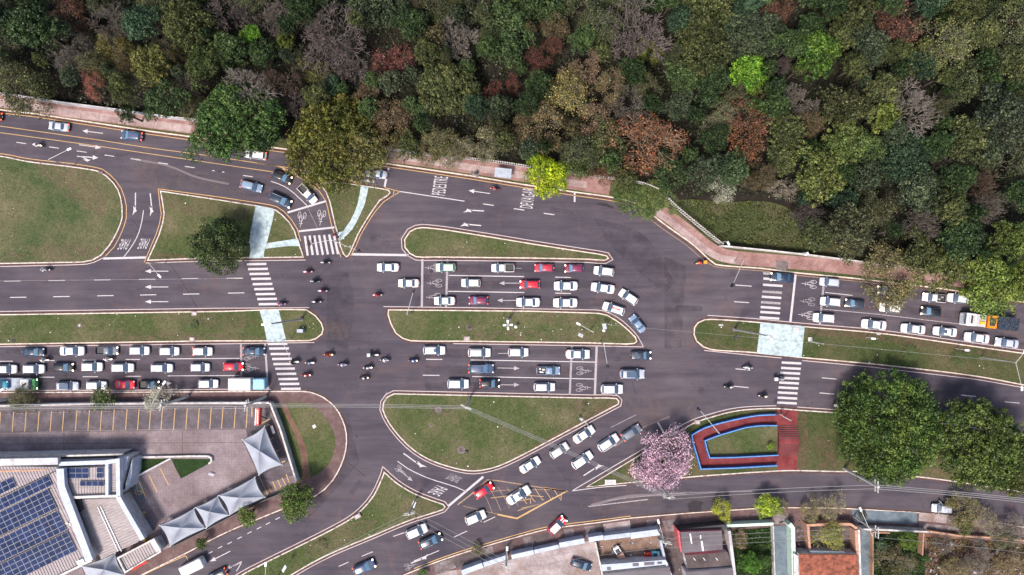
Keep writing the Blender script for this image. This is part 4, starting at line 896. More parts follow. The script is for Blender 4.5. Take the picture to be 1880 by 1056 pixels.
T('concrete_fence', 'white fence wall behind the pavement at the upper left', 'fence', [(-120,155),(0,169.6),(109,187),(218,201),(294,212),(357,219),(470,238)], 2.4, .2, 'walldirty')
T('concrete_fence', 'pale fence wall half hidden under the roadside trees, upper middle', 'fence', [(640,262),(700,270),(770,280),(832,289)], 2.2, .18, 'walldirty')
# ------------------------------------------------------------ poles, lamps, signals
def reld(l, px, py, z): q = W(px, py, z); return (q.x-l.x, q.y-l.y, z-l.z)
def mast(base, label, h=20, arms=.85):
    t = thing('lamp_mast', label, 'lamp mast', W(*base, .12)); z = h-.12
    B().tube((0, 0, 0), (0, 0, z), .2, .1, 8).build('pole', M['metal'], t); B().box((0, 0, .1), (.7, .7, .3)).build('base', M['slab'], t)
    for k in range(4):
        a = k*math.pi/2+.05; d = Vector((math.cos(a), math.sin(a), 0))
        B().tube((0, 0, z-.1), d*arms*.5+Vector((0, 0, z)), .05).build('arm', M['metal'], t)
        hd = B().box(d*arms*.62+Vector((0, 0, z)), (.5, .3, .14), a).build('lamp_head', M['lampwhite'], t)
mast((933.5, 587), 'tall mast with four white lamp heads in a cross on the middle median')
mast((554, 586), 'tall four headed lamp mast leaning over the pale blue path, left median', 20)
mast((1348, 605), 'tall four headed lamp mast beside the pale blue plaza, right median', 20)
def sphere_post(px, py, label):
    t = thing('bollard_light', label, 'lamp', W(px, py, .12)); B().tube((0, 0, 0), (0, 0, 1.1), .05).build('pole', M['metal'], t); B().ball((0, 0, 1.25), .32).build('globe', M['lampwhite'], t)
sphere_post(947, 599.5, 'white round lamp right of the four headed mast'); sphere_post(1107, 606, 'white round lamp below the two small signs on the middle median')
def street_lamp(base, head, label, h=8.5, arm=None, two=None):
    t = thing('street_lamp', label, 'street lamp', W(*base, .12)); l = t.location
    B().tube((0, 0, 0), (0, 0, h*.88), .09, .06, 8).build('pole', M['polegrey'], t)
    for hd in [head]+([two] if two else []):
        e = Vector(reld(l, *hd, h)); B().tube((0, 0, h*.88), e, .055, .045).build('arm', M['polegrey'], t)
        d = Vector((e.x, e.y, 0)).normalized(); B().box(e+d*.25, (.75, .34, .16), math.atan2(d.y, d.x)).build('lamp_head', M['lampwhite'], t)
street_lamp((135,305.7),(124.6,275),'street lamp on the kerb of the far left lawn, arm over the road')
street_lamp((302,484),(291,505),'street lamp left of the dark round tree, head over the left carriageway', 7)
street_lamp((511.6,1056),(487.5,1039),'white street lamp on the pointed island at the bottom edge')
street_lamp((313,730),(300,705),'street lamp over the queue right of the whitish tree', 8)
street_lamp((13,733),(1,717),'street lamp at the far left end of the queue pavement', 8)
street_lamp((1084,607),(1064,596),'white street lamp near the right end of the middle median', 6)
street_lamp((1208,978),(1209.6,960),'white street lamp on the pavement above the turquoise buggy', 8)
street_lamp((1568,961),(1581,937.5),'white street lamp above the salmon front wall', 8)
street_lamp((931,1022),(931,1010),'white street lamp on the crossarm pole pavement', 8)
street_lamp((1800,656),(1880,648),'twin armed street lamp at the right end of the right median', 11, two=(1876,711))
street_lamp((1321,446),(1336,445),'short lamp arm behind the bend of the pale fence', 5); street_lamp((1467,465),(1483,465),'short lamp arm behind the solid white fence', 5)
street_lamp((1590,619),(1606,622),'small lamp in the right median below the white sedans', 5); street_lamp((1755,640),(1778,643.5),'white lamp with a box head in the right median', 5)
def signal(base, ends, label, h=5.6):
    t = thing('traffic_light', label, 'traffic light', W(*base, .12)); l = t.location
    B().tube((0, 0, 0), (0, 0, h), .09, .07, 8).build('pole', M['metal'], t)
    for e in ends:
        q = Vector(reld(l, *e, h)); B().tube((0, 0, h-.1), q, .065, .045).build('arm', M['metal'], t)
        d = Vector((q.x, q.y, 0)).normalized(); n = Vector((-d.y, d.x, 0)); c = q-d*.3-Vector((0, 0, .25))
        s = B().box(c, (.45, .3, .95), math.atan2(d.y, d.x)).box(c+n*.22+Vector((0, 0, .3)), (.3, .3, .05), 0).box(c+n*.22+Vector((0, 0, -.05)), (.3, .3, .05), 0).build('signal_head', M['black'], t)
        B().box(c-d*.02+Vector((.0, 0, .1)), (.75, .06, 1.2), math.atan2(d.y, d.x)).build('backboard', M['black'], t)
signal((755,575),[(760,531)],'traffic light at the left tip of the middle median')
signal((534.6,621),[(537,669)],'traffic light beside the crosswalk at the end of the left median')
signal((621,444),[(564,449),(661,462)],'traffic light with two arms on the small grass wedge')
signal((1348,481),[(1343.6,527)],'traffic light on the verge below the clearing')
signal((1102,628),[(1116,676)],'traffic light on the lower kerb of the middle median')
signal((1305.5,785),[(1281.6,749)],'traffic light beside the blue ramp wall')
signal((1079,779),[(1065,762)],'small traffic light on the edge of the big half moon lawn', 4)
signal((1439,766),[(1424,757)],'small traffic light on the red landing at the crosswalk', 3.6)
def upole(base, label, h=11, r=.16, arm=None, lean=0):
    t = thing('utility_pole', label, 'utility pole', W(*base, .12)); B().tube((0, 0, 0), (0, 0, h), r*1.25, r, 8).build('pole', M['polegrey'], t)
    if arm is not None:
        for z in (h-.2, h-1.2):
            d = Vector((math.cos(arm), math.sin(arm), 0)); B().box((0, 0, z), (2.0, .12, .12), arm).build('crossarm', M['polegrey'], t)
            for s in (-.9, -.3, .3, .9): B().tube(Vector((0, 0, z+.06))+d*s, Vector((0, 0, z+.26))+d*s, .05, .04).build('insulator', M['lampwhite'], t)
    return t
def top(base, h): q = W(*base, 0); return Vector((q.x, q.y, h))
upole((346,727.5),'utility pole beside the whitish tree on the queue pavement',11,.2,R(80)); upole((489,728),'utility pole near the corner of the parking court',11,.2,R(80)); upole((24,730),'utility pole at the far left of the queue pavement',11,.2,R(80))
upole((862,731),'utility pole at the top edge of the big half moon lawn',11,.17,R(-25)); upole((1206,883.7),'utility pole under the pink flowering tree',11,.2,R(0)); upole((1549.5,860),'white utility pole beside the large round tree',13,.22,R(90))
upole((764,915),'utility pole with crossarm on the pointed grass island',10,.14,R(10)); upole((930,1006),'utility pole with crossarm on the pavement above the pale yard',9.5,.14,R(-20)); upole((1204,966),'utility pole with crossarm on the pavement by the grey roofs',9.5,.14,R(-10)); upole((1567,948),'utility pole with crossarm above the steel blue driveway',9.5,.14,R(90))
upole((1115,594),'thin wooden post in the middle median right of the small signs',6,.09); upole((1487,627),'thin post carrying a cable in the right median',6,.08)
def cable(a, b_, label, r=.05, sag=.8, n=8, offs=(0,), group=None):
    a = Vector(a); b_ = Vector(b_); d = (b_-a); nn = Vector((-d.y, d.x, 0)).normalized(); bb_ = B()
    for o_ in offs:
        prev = None
        for k in range(n+1):
            s = k/n; q = a.lerp(b_, s)-Vector((0, 0, sag*4*s*(1-s)))+nn*o_
            if prev is not None: bb_.tube(prev, q, r, r, 4, cap=False)
            prev = q
    o = bb_.build('power_cable', M['wire']); tag(o, label, 'cable', group)
p1, p2, p3, p4, p5 = top((346,727.5),10.7), top((489,728),10.7), top((862,731),10.8), top((1206,883.7),10.8), top((1549.5,860),12.8)
p0 = top((24,730),10.7)
cable(p0-Vector((30,0,0)), p0, 'bundle of cables running off the left edge along the queue pavement', .07, .3, offs=(-.5,-.2,.2))
cable(p0, p1, 'bundle of cables over the left half of the queue pavement', .07, .8, offs=(-.5,-.2,.2)); cable(p1, p2, 'short bundle of cables ending at the court corner', .07, .4, offs=(-.5,-.2,.2))
cable(p2, p3, 'long cable bundle crossing the junction to the half moon lawn', .045, .9, offs=(-.25,0,.25)); cable(p3, p4, 'cable bundle slanting over the half moon lawn to the pink tree', .045, .7, offs=(-.25,0,.25))
cable(p4, p5, 'cable bundle along the lower right street', .05, .9, offs=(-.3,.3)); cable(p5, top((1900,898),11), 'cable bundle running off the right edge', .07, .8, offs=(-.35,0,.3))
q6, q7, q8, q9 = top((764,915),9.8), top((930,1006),9.3), top((1204,966),9.3), top((1567,948),9.3)
cable(q6, q7, 'three thin cables crossing the lower road', .03, .4, offs=(-.8,0,.8)); cable(q6, top((590,1005),9.5), 'two thin cables running down the pointed island', .025, .4, offs=(-.3,.3))
cable(q8, q9, 'three thin cables over the house fronts at the bottom', .03, .5, offs=(-.8,0,.8)); cable(q9, top((1900,985),9), 'thin cables over the green plot to the right edge', .03, .5, offs=(-.8,.8)); cable(q7, q8, 'thin cables over the pale yard', .025, .5, offs=(-.6,.6))
cable(top((1115,594),6), top((1487,627),6), 'single thin cable crossing the road to the right median', .025, .3); cable(top((1487,627),6), top((1800,656),9), 'single thin cable along the right median', .03, .3)
# boxes, slabs, manholes, small signs
def slabthing(px, py, label, d=(1.0, .8, .12), mat='pink', rz=0, name='access_slab', cat='slab', hole=True):
    t = thing(name, label, cat, W(px, py, .12), rz); B().box((0, 0, d[2]/2), d).build('slab', M[mat], t)
    if hole: B().box((0, 0, d[2]+.012), (d[0]*.6, d[1]*.6, .02)).build('lid', M['walldirty'], t)
slabthing(357,576,'pinkish concrete slab on the top kerb of the left median'); slabthing(353,623,'pinkish concrete slab on the bottom kerb of the left median'); slabthing(857,622,'pinkish slab on the bottom kerb of the middle median',(1.1,.8,.12))
slabthing(1120.5,885,'large white slab at the tip of the grass triangle',(2.0,.9,.2),'wallwhite'); slabthing(1280,775,'small pinkish slab on the kerb near the blue ramp'); slabthing(1487,623,'small white slab at the corner of the pale blue plaza',(.7,.7,.15),'wallwhite'); slabthing(1461.6,606,'white square slab on the pale blue plaza',(1.0,.9,.12),'wallwhite')
slabthing(185,317,'small grey slab on the top corner of the far left lawn',(.9,.45,.1),'slab',0,hole=False); slabthing(577,783,'white square slab on the worn lawn',(.6,.6,.1),'wallwhite',R(30),hole=False); slabthing(657,947,'brown utility box on the kerb of the pointed island',(1.2,.8,.4),'pink',R(30),'utility_box','box')
slabthing(25,625,'black drain grate at the left end of the left median',(.7,.55,.05),'black',0,'drain_grate','drain',False); slabthing(554,607,'grey control cabinet at the end of the left median',(1.1,.6,1.3),'wallgrey',0,'control_cabinet','cabinet',False)
slabthing(1350,620,'dark metal stand on the right median',(.5,.5,.5),'dark',R(30),'control_cabinet','cabinet',False)
def manhole(px, py, label, r=.6, dark=True):
    t = thing('manhole', label, 'manhole', W(px, py, .12)); B().tube((0, 0, -.05), (0, 0, .03), r, r*.96, 14).build('collar', M['slab'], t); B().tube((0, 0, .031), (0, 0, .06), r*.55, r*.5, 12).build('cover', M['yarddark'] if dark else M['walldirty'], t)
manhole(805,753,'larger round manhole at the top of the half moon lawn',.65); manhole(791,780.5,'small dark manhole under the larger one on the half moon lawn',.35); manhole(847,826,'round manhole beside a black box on the half moon lawn',.75); manhole(862,601,'round manhole in the middle median',.6); manhole(146,597.5,'pale round manhole in the left median',.4,False)
slabthing(856,830,'small black box beside the manhole of the half moon lawn',(.5,.5,.4),'black',0,'utility_box','box',False)
def board(px, py, label, w_=.9, d=.5, h=2.4, rz=0, two=False):
    t = thing('road_sign', label, 'sign', W(px, py, .12), rz); B().tube((0, 0, 0), (0, 0, h), .04).build('post', M['metal'], t)
    B().box((0, 0, h+.05), (w_, .06, d), 0, M=Matrix.Rotation(R(50), 3, 'X')).build('sign_plate', M['lampwhite'], t)
board(1064,614,'white tilted sign left of the small lamp on the middle median',.9,.7,2.2,R(-25)); board(1107,598,'pair of small white signs on the middle median',.7,1.2,2.2,R(5)); board(763,919,'white sign plate beside the pole on the pointed island',1.1,.7,2.4,R(70)); board(531,1033,'white sign plate on a dark post near the bottom edge',1.2,.6,3,R(60)); board(1065,765,'white sign plate at the half moon lawn edge',.7,.5,2.5,R(-50)); board(1319,596,'tiny white sign in the left end of the right median',.8,.3,1.6)
board(390,870,'small white board lying in the green triangle of the court',1.0,.4,.5,R(-20)); board(1604,612,'small sign at the top edge of the right median',.6,.4,1.8)
lt_ = B()
lb = random.Random(5)
for k, n in (('A',10),('B',8),('C',8),('D',6),('E',20),('F',24),('G',14),('H',18),('I',10),('J',18)):
    o_ = isl[k][1]; xs_ = [q[0] for q in o_]; ys_ = [q[1] for q in o_]; c = 0
    while c < n:
        x = lb.uniform(max(min(xs_),-94), min(max(xs_),94)); y = lb.uniform(min(ys_), max(ys_))
        if inpoly(x, y, o_):
            s = lb.choice((.08,.1,.14,.2)); lt_.box((x, y, .14), (s, s*.8, .04), lb.uniform(0, 3)); c += 1
o = lt_.build('litter', M['litter']); o['kind'] = 'stuff'; o['label'] = 'scraps of white litter on the grass'
for t_ in (wh, sb, an, ks, h1, h2, h3):
    for ch in t_.children: ch.matrix_parent_inverse = Matrix.Translation(-t_.location)
# ------------------------------------------------------------ cars
def prof(kind):
    # (t, z centre, z edge, body half width, top half width ratio, segment)
    hood = [(0,.58,.56,.50,.5),(.008,.66,.64,.66,.6),(.025,.73,.71,.79,.7),(.06,.80,.77,.90,.8),(.13,.88,.85,.97,.85),(.215,.95,.92,1.,.87)]
    if kind in ('hatch', 'suv', 'wagon'):
        k = {'hatch': 1, 'suv': 1.12, 'wagon': 1.02}[kind]
        r = [(.235,.98,.95,1,.86,'ws'),(.41,1.36,1.32,1,.72,'roof'),(.47,1.44,1.40,1,.73,'roof'),(.6,1.48,1.44,1,.74,'roof'),(.78,1.46,1.42,1,.73,'roof'),(.885,1.41,1.37,.98,.72,'rear'),(.955,1.06,1.02,.93,.78,'tail'),(.98,.92,.88,.85,.74,'tail'),(.993,.78,.75,.74,.7,'tail'),(1,.6,.58,.62,.6,'tail')]
        return [h+('hood',) for h in hood[:-1]]+[hood[-1]+('cowl',)]+[(a,1+(b-1)*k if b > 1 else b,1+(c-1)*k if c > 1 else c,d,e,f) for a,b,c,d,e,f in r]
    if kind == 'sedan':
        r = [(.235,.97,.94,1,.86,'ws'),(.40,1.33,1.29,1,.71,'roof'),(.47,1.41,1.37,1,.72,'roof'),(.58,1.43,1.39,1,.72,'roof'),(.68,1.38,1.34,1,.71,'rear'),(.80,1.05,1.02,.99,.80,'trunk'),(.87,1.02,.98,.96,.82,'trunk'),(.94,.99,.95,.91,.78,'trunk'),(.975,.9,.86,.81,.7,'trunk'),(.992,.78,.75,.7,.62,'trunk'),(1,.6,.58,.56,.5,'trunk')]
        return [h+('hood',) for h in hood[:-1]]+[(.22,.94,.91,1.,.87,'cowl')]+r
    if kind == 'pickup':
        r = [(.215,1.0,.97,1,.86,'ws'),(.35,1.45,1.41,1,.74,'roof'),(.42,1.55,1.51,1,.75,'roof'),(.50,1.54,1.5,1,.75,'roof'),(.55,1.48,1.44,1,.74,'rear'),(.575,1.08,1.05,1,.86,'deck'),(.60,1.06,1.03,1,.86,'bed'),(.965,1.06,1.03,.97,.86,'deck'),(.985,1.0,.97,.93,.82,'deck'),(1,.7,.68,.85,.8,'deck')]
        return [h+('hood',) for h in hood[:-2]]+[(.12,.9,.87,.97,.84,'hood'),(.2,.97,.94,1.,.87,'cowl')]+r
WB = {}
def carmesh(kind):
    if kind in WB: return WB[kind]
    st_ = prof(kind); L = 1.0; Wd = .87
    meshes = {k: B() for k in ('body', 'windshield', 'rear_window', 'wl', 'wr')}
    rings = []
    Lr = {'hatch': 4.0, 'suv': 4.4, 'wagon': 4.4, 'sedan': 4.5, 'pickup': 4.9}[kind]
    for (t, zc, ze, wb, wt, seg) in st_:
        x = Lr/2-t*Lr; wb *= Wd; green = zc > 1.03 and seg in ('ws', 'roof', 'rear')
        belt = min(ze-.03, .9+.08*t) if (zc > 1.0) else ze-.05
        yt = Wd*wt if zc > 1.0 or t in (.2651,) else wb*.88
        if zc <= 1.0: yt = wb*.88
        rear_cut = .1 if t < .03 or t > .97 else 0
        r = [(wb*.9, .24+rear_cut), (wb, .36+rear_cut*.5), (wb*1.0, min(.66, belt-.04)), (wb*.965, belt), (yt, ze), (yt*.55, ze+(zc-ze)*.75), (0, zc)]
        ring = [Vector((x, y, z)) for y, z in r]+[Vector((x, -y, z)) for y, z in r[-2::-1]]
        rings.append((ring, seg, zc, t))
    n = 13
    def f(part, q): meshes[part].add(q, [tuple(range(len(q)))])
    bedx = []
    for i in range(len(rings)-1):
        a, seg, za, ta = rings[i]; b_, _, zb, tb_ = rings[i+1]
        for k in range(n-1):
            q = [a[k], a[k+1], b_[k+1], b_[k]]
            part = 'body'
            mid_ = k in (4, 5, 6, 7); side = k in (3, 8)
            if seg == 'ws' and mid_: part = 'windshield'
            elif seg == 'rear' and mid_: part = 'rear_window'
            elif side and (seg == 'roof' or (seg == 'ws') or (seg == 'rear' and kind == 'pickup' and False)): part = 'wl' if k == 3 else 'wr'
            elif seg == 'bed' and mid_: bedx.append((a, b_)) if k == 4 else None; continue
            if part == 'wl' or part == 'wr':
                # glass between belt and roof edge, painted frame line stays thin above
                a1 = a[k].lerp(a[k+1], .82) if k == 3 else a[k+1].lerp(a[k], .82); b1 = b_[k].lerp(b_[k+1], .82) if k == 3 else b_[k+1].lerp(b_[k], .82)
                if k == 3: f(part, [a[k], a1, b1, b_[k]]); f('body', [a1, a[k+1], b_[k+1], b1])
                else: f(part, [a1, a[k+1], b_[k+1], b1]); f('body', [a[k], a1, b1, b_[k]])
            else: f(part, q)
        f('body', [a[0], b_[0], b_[12], a[12]])
    f('body', list(rings[0][0])[::-1]); f('body', list(rings[-1][0]))
    for s in meshes.values(): pass
    out = {}
    def weld(b_, name, mats, sm=True):
        me = b_.mesh(name, mats, sm)
        import bmesh
        bm = bmesh.new(); bm.from_mesh(me); bmesh.ops.remove_doubles(bm, verts=bm.verts, dist=.0005); bmesh.ops.recalc_face_normals(bm, faces=bm.faces)
        bm.to_mesh(me); bm.free(); return me
    out['body'] = weld(meshes['body'], 'body', M['paint']); out['body'].polygons.foreach_set('use_smooth', [True]*len(out['body'].polygons))
    # flip if inverted glass
    for k, nm in (('windshield', 'windshield'), ('rear_window', 'rear_window'), ('wl', 'side_window'), ('wr', 'side_window')):
        me = meshes[k].mesh(nm, M['glass'], False); me.update(); up = sum((p_.normal.z for p_ in me.polygons))
        if up < 0: me.flip_normals()
        out[k] = me
    if bedx:
        a, b_ = bedx[0]; a4, a8, b4, b8 = a[4], a[8], b_[4], b_[8]; zf = .62; s = .06
        lo = [Vector((q.x+(-s if j < 2 else s), q.y-(s if q.y > 0 else -s), zf)) for j, q in enumerate((a4, a8, b8, b4))]
        hi = [Vector(a4), Vector(a8), Vector(b8), Vector(b4)]
        bb_ = B(); bb_.add(lo, [(0, 1, 2, 3)])
        for j in range(4): bb_.add([hi[j], hi[(j+1) % 4], lo[(j+1) % 4], lo[j]], [(0, 1, 2, 3)])
        out['bed'] = bb_.mesh('cargo_bed', M['dark'])
    ht = {'suv': 1.12}.get(kind, 1)
    Lh = Lr/2
    hb = B(); hb.ball((0, 0, 0), .5, 8, 5, (.36, .5, .2)); out['headlight'] = hb.mesh('headlight', M['hl'], True); out['headlight_on'] = hb.mesh('headlight', M['hlon'], True)
    tb = B(); tb.ball((0, 0, 0), .5, 8, 5, (.22, .42, .34)); out['tail'] = tb.mesh('tail_light', M['tl'], True); out['tail_on'] = tb.mesh('tail_light', M['tlon'], True)
    mb = B(); mb.ball((0, 0, 0), .13, 6, 4, (.7, 1, .65)); out['mirror'] = mb.mesh('mirror', M['paint'], True)
    wb_ = B(); wb_.tube((0, -.1, 0), (0, .1, 0), .31, n=16); out['wheel'] = wb_.mesh('wheel', M['tyre'], True)
    rb = B(); rb.tube((0, -.11, 0), (0, .11, 0), .19, n=10); out['rim'] = rb.mesh('rim', M['rim'])
    cw = B(); xw = Lh-st_[[s_[5] for s_ in st_].index('ws')][0]*Lr
    cw.box((xw+.0, 0, .985 if kind != 'pickup' else 1.005), (.12, 1.25, .03)); out['cowl'] = cw.mesh('wiper_cowl', M['black'])
    wp = B(); wp.tube((xw-.02, -.55, 1.01), (xw-.26, .0, 1.14), .015, n=4); wp.tube((xw-.02, .05, 1.01), (xw-.26, .55, 1.14), .015, n=4); out['wiper'] = wp.mesh('wiper', M['black'])
    rr = B(); rr.tube((Lh-.42*Lr, 0, 0), (Lh-.86*Lr, 0, 0), .03, n=5); out['rail'] = rr.mesh('roof_rail', M['metal'])
    sf = B(); sf.box((0, 0, 0), (.5, .62, .02)); out['sunroof'] = sf.mesh('sunroof', M['glass'])
    bp = B(); bp.box((0, 0, 0), (.1, 1.2, .16)); out['bumper'] = bp.mesh('bumper', M['dark'])
    pl_ = B(); pl_.box((0, 0, 0), (.02, .42, .13)); out['plate'] = pl_.mesh('license_plate', M['lampwhite'])
    WB[kind] = (out, Lr, ht, xw); return WB[kind]
def part(name, me, parent, loc=(0, 0, 0), rot=(0, 0, 0), sc=(1, 1, 1), color=None):
    o = bpy.data.objects.new(name, me); o.location = loc; o.rotation_euler = rot; o.scale = sc
    if color: o.color = color+(1,)
    return link(o, parent)
COL = dict(white=(.78,.79,.81), offwhite=(.70,.68,.64), silver=(.42,.46,.54), lblue=(.19,.27,.4), bluegrey=(.06,.09,.17), darkblue=(.012,.028,.06), black=(.010,.012,.018), grey=(.16,.18,.22), dark=(.03,.04,.06), red=(.62,.012,.03), crimson=(.4,.02,.05), maroon=(.17,.016,.06), green=(.45,.62,.46), teal=(.01,.2,.32))
def car(px, py, L, ang, kind, col, label, opt='', group=None):
    me, Lr, ht, xw = carmesh(kind); s = L*S*.985/Lr; q = W(px, py, .8)
    t = thing({'hatch': 'hatchback_car', 'sedan': 'sedan_car', 'suv': 'suv_car', 'wagon': 'estate_car', 'pickup': 'pickup_truck'}[kind], label, 'car' if kind != 'pickup' else 'pickup', (q.x, q.y, .0), R(ang), group)
    sy = max(.9, min(1.06, s*1.0)); t.scale = (s, sy, sy)
    c = COL[col] if isinstance(col, str) else col
    part('body', me['body'], t, color=c)
    if col == 'white': c = random.Random(int(px+py)).choice([(.78,.79,.81),(.72,.735,.77),(.76,.75,.72),(.68,.69,.72),(.8,.8,.8)]); t.children[0].color = c+(1,)
    darkc = sum(c) < .5
    for k, nm in (('windshield', 'windshield'), ('rear_window', 'rear_window'), ('wl', 'side_window'), ('wr', 'side_window')):
        o = part(nm, me[k], t)
        if darkc and k == 'windshield': o.material_slots[0].link = 'OBJECT'; o.material_slots[0].material = M['glassb']
    if 'bed' in me: part('cargo_bed', me['bed'], t)
    hx = Lr/2-.2; tz = .80 if kind != 'pickup' else .86
    for sgn in (-1, 1):
        part('headlight', me['headlight_on' if 'H' in opt else 'headlight'], t, (hx+.0, sgn*.58, .69), (0, .25, -sgn*.6))
        part('tail_light', me['tail_on' if 'T' in opt else 'tail'], t, (-Lr/2+.09, sgn*.62, tz), (0, 0, sgn*.35))
        part('mirror', me['mirror'], t, (xw-.32, sgn*.98, .98), color=c)
        for wx in (Lr*.31, -Lr*.30):
            w_ = part('wheel', me['wheel'], t, (wx, sgn*.79, .31)); part('rim', me['rim'], w_)
    part('wiper_cowl', me['cowl'], t); part('bumper', me['bumper'], t, (-Lr/2+.02, 0, .42)); part('license_plate', me['plate'], t, (-Lr/2-.035, 0, .62))
    part('wiper', me['wiper'], t)
    zr = 1.49*1 if kind != 'suv' else 1.56
    if 'R' in opt:
        for sgn in (-1, 1): part('roof_rail', me['rail'], t, (0, sgn*.58, zr+.02 if kind != 'sedan' else 1.44))
    if 'S' in opt: part('sunroof', me['sunroof'], t, (xw-.95, 0, (1.455 if kind == 'sedan' else zr+.01)))
    if 'D' in opt: part('roof_panel', B().box((0, 0, 0), (1.75, 1.08, .02)).mesh('roof_panel', M['glass']), t, (-.25 if kind != 'sedan' else -.1, 0, zr+.008))
    if 'O' in opt:
        o = part('tail_light', me['tail_on'], t, (-Lr/2+.03, 0, 1.0), (0, 0, 0), (.3, 1.0, .3))
        o.name = 'brake_light'
    return t
UQ = 'cars queuing in the upper carriageway'; LQ = 'cars queuing in the lower left carriageway'; MQ = 'cars waiting in the lower middle carriageway'; RQ = 'cars queuing at the right'; DQ = 'cars on the lower diagonal road'
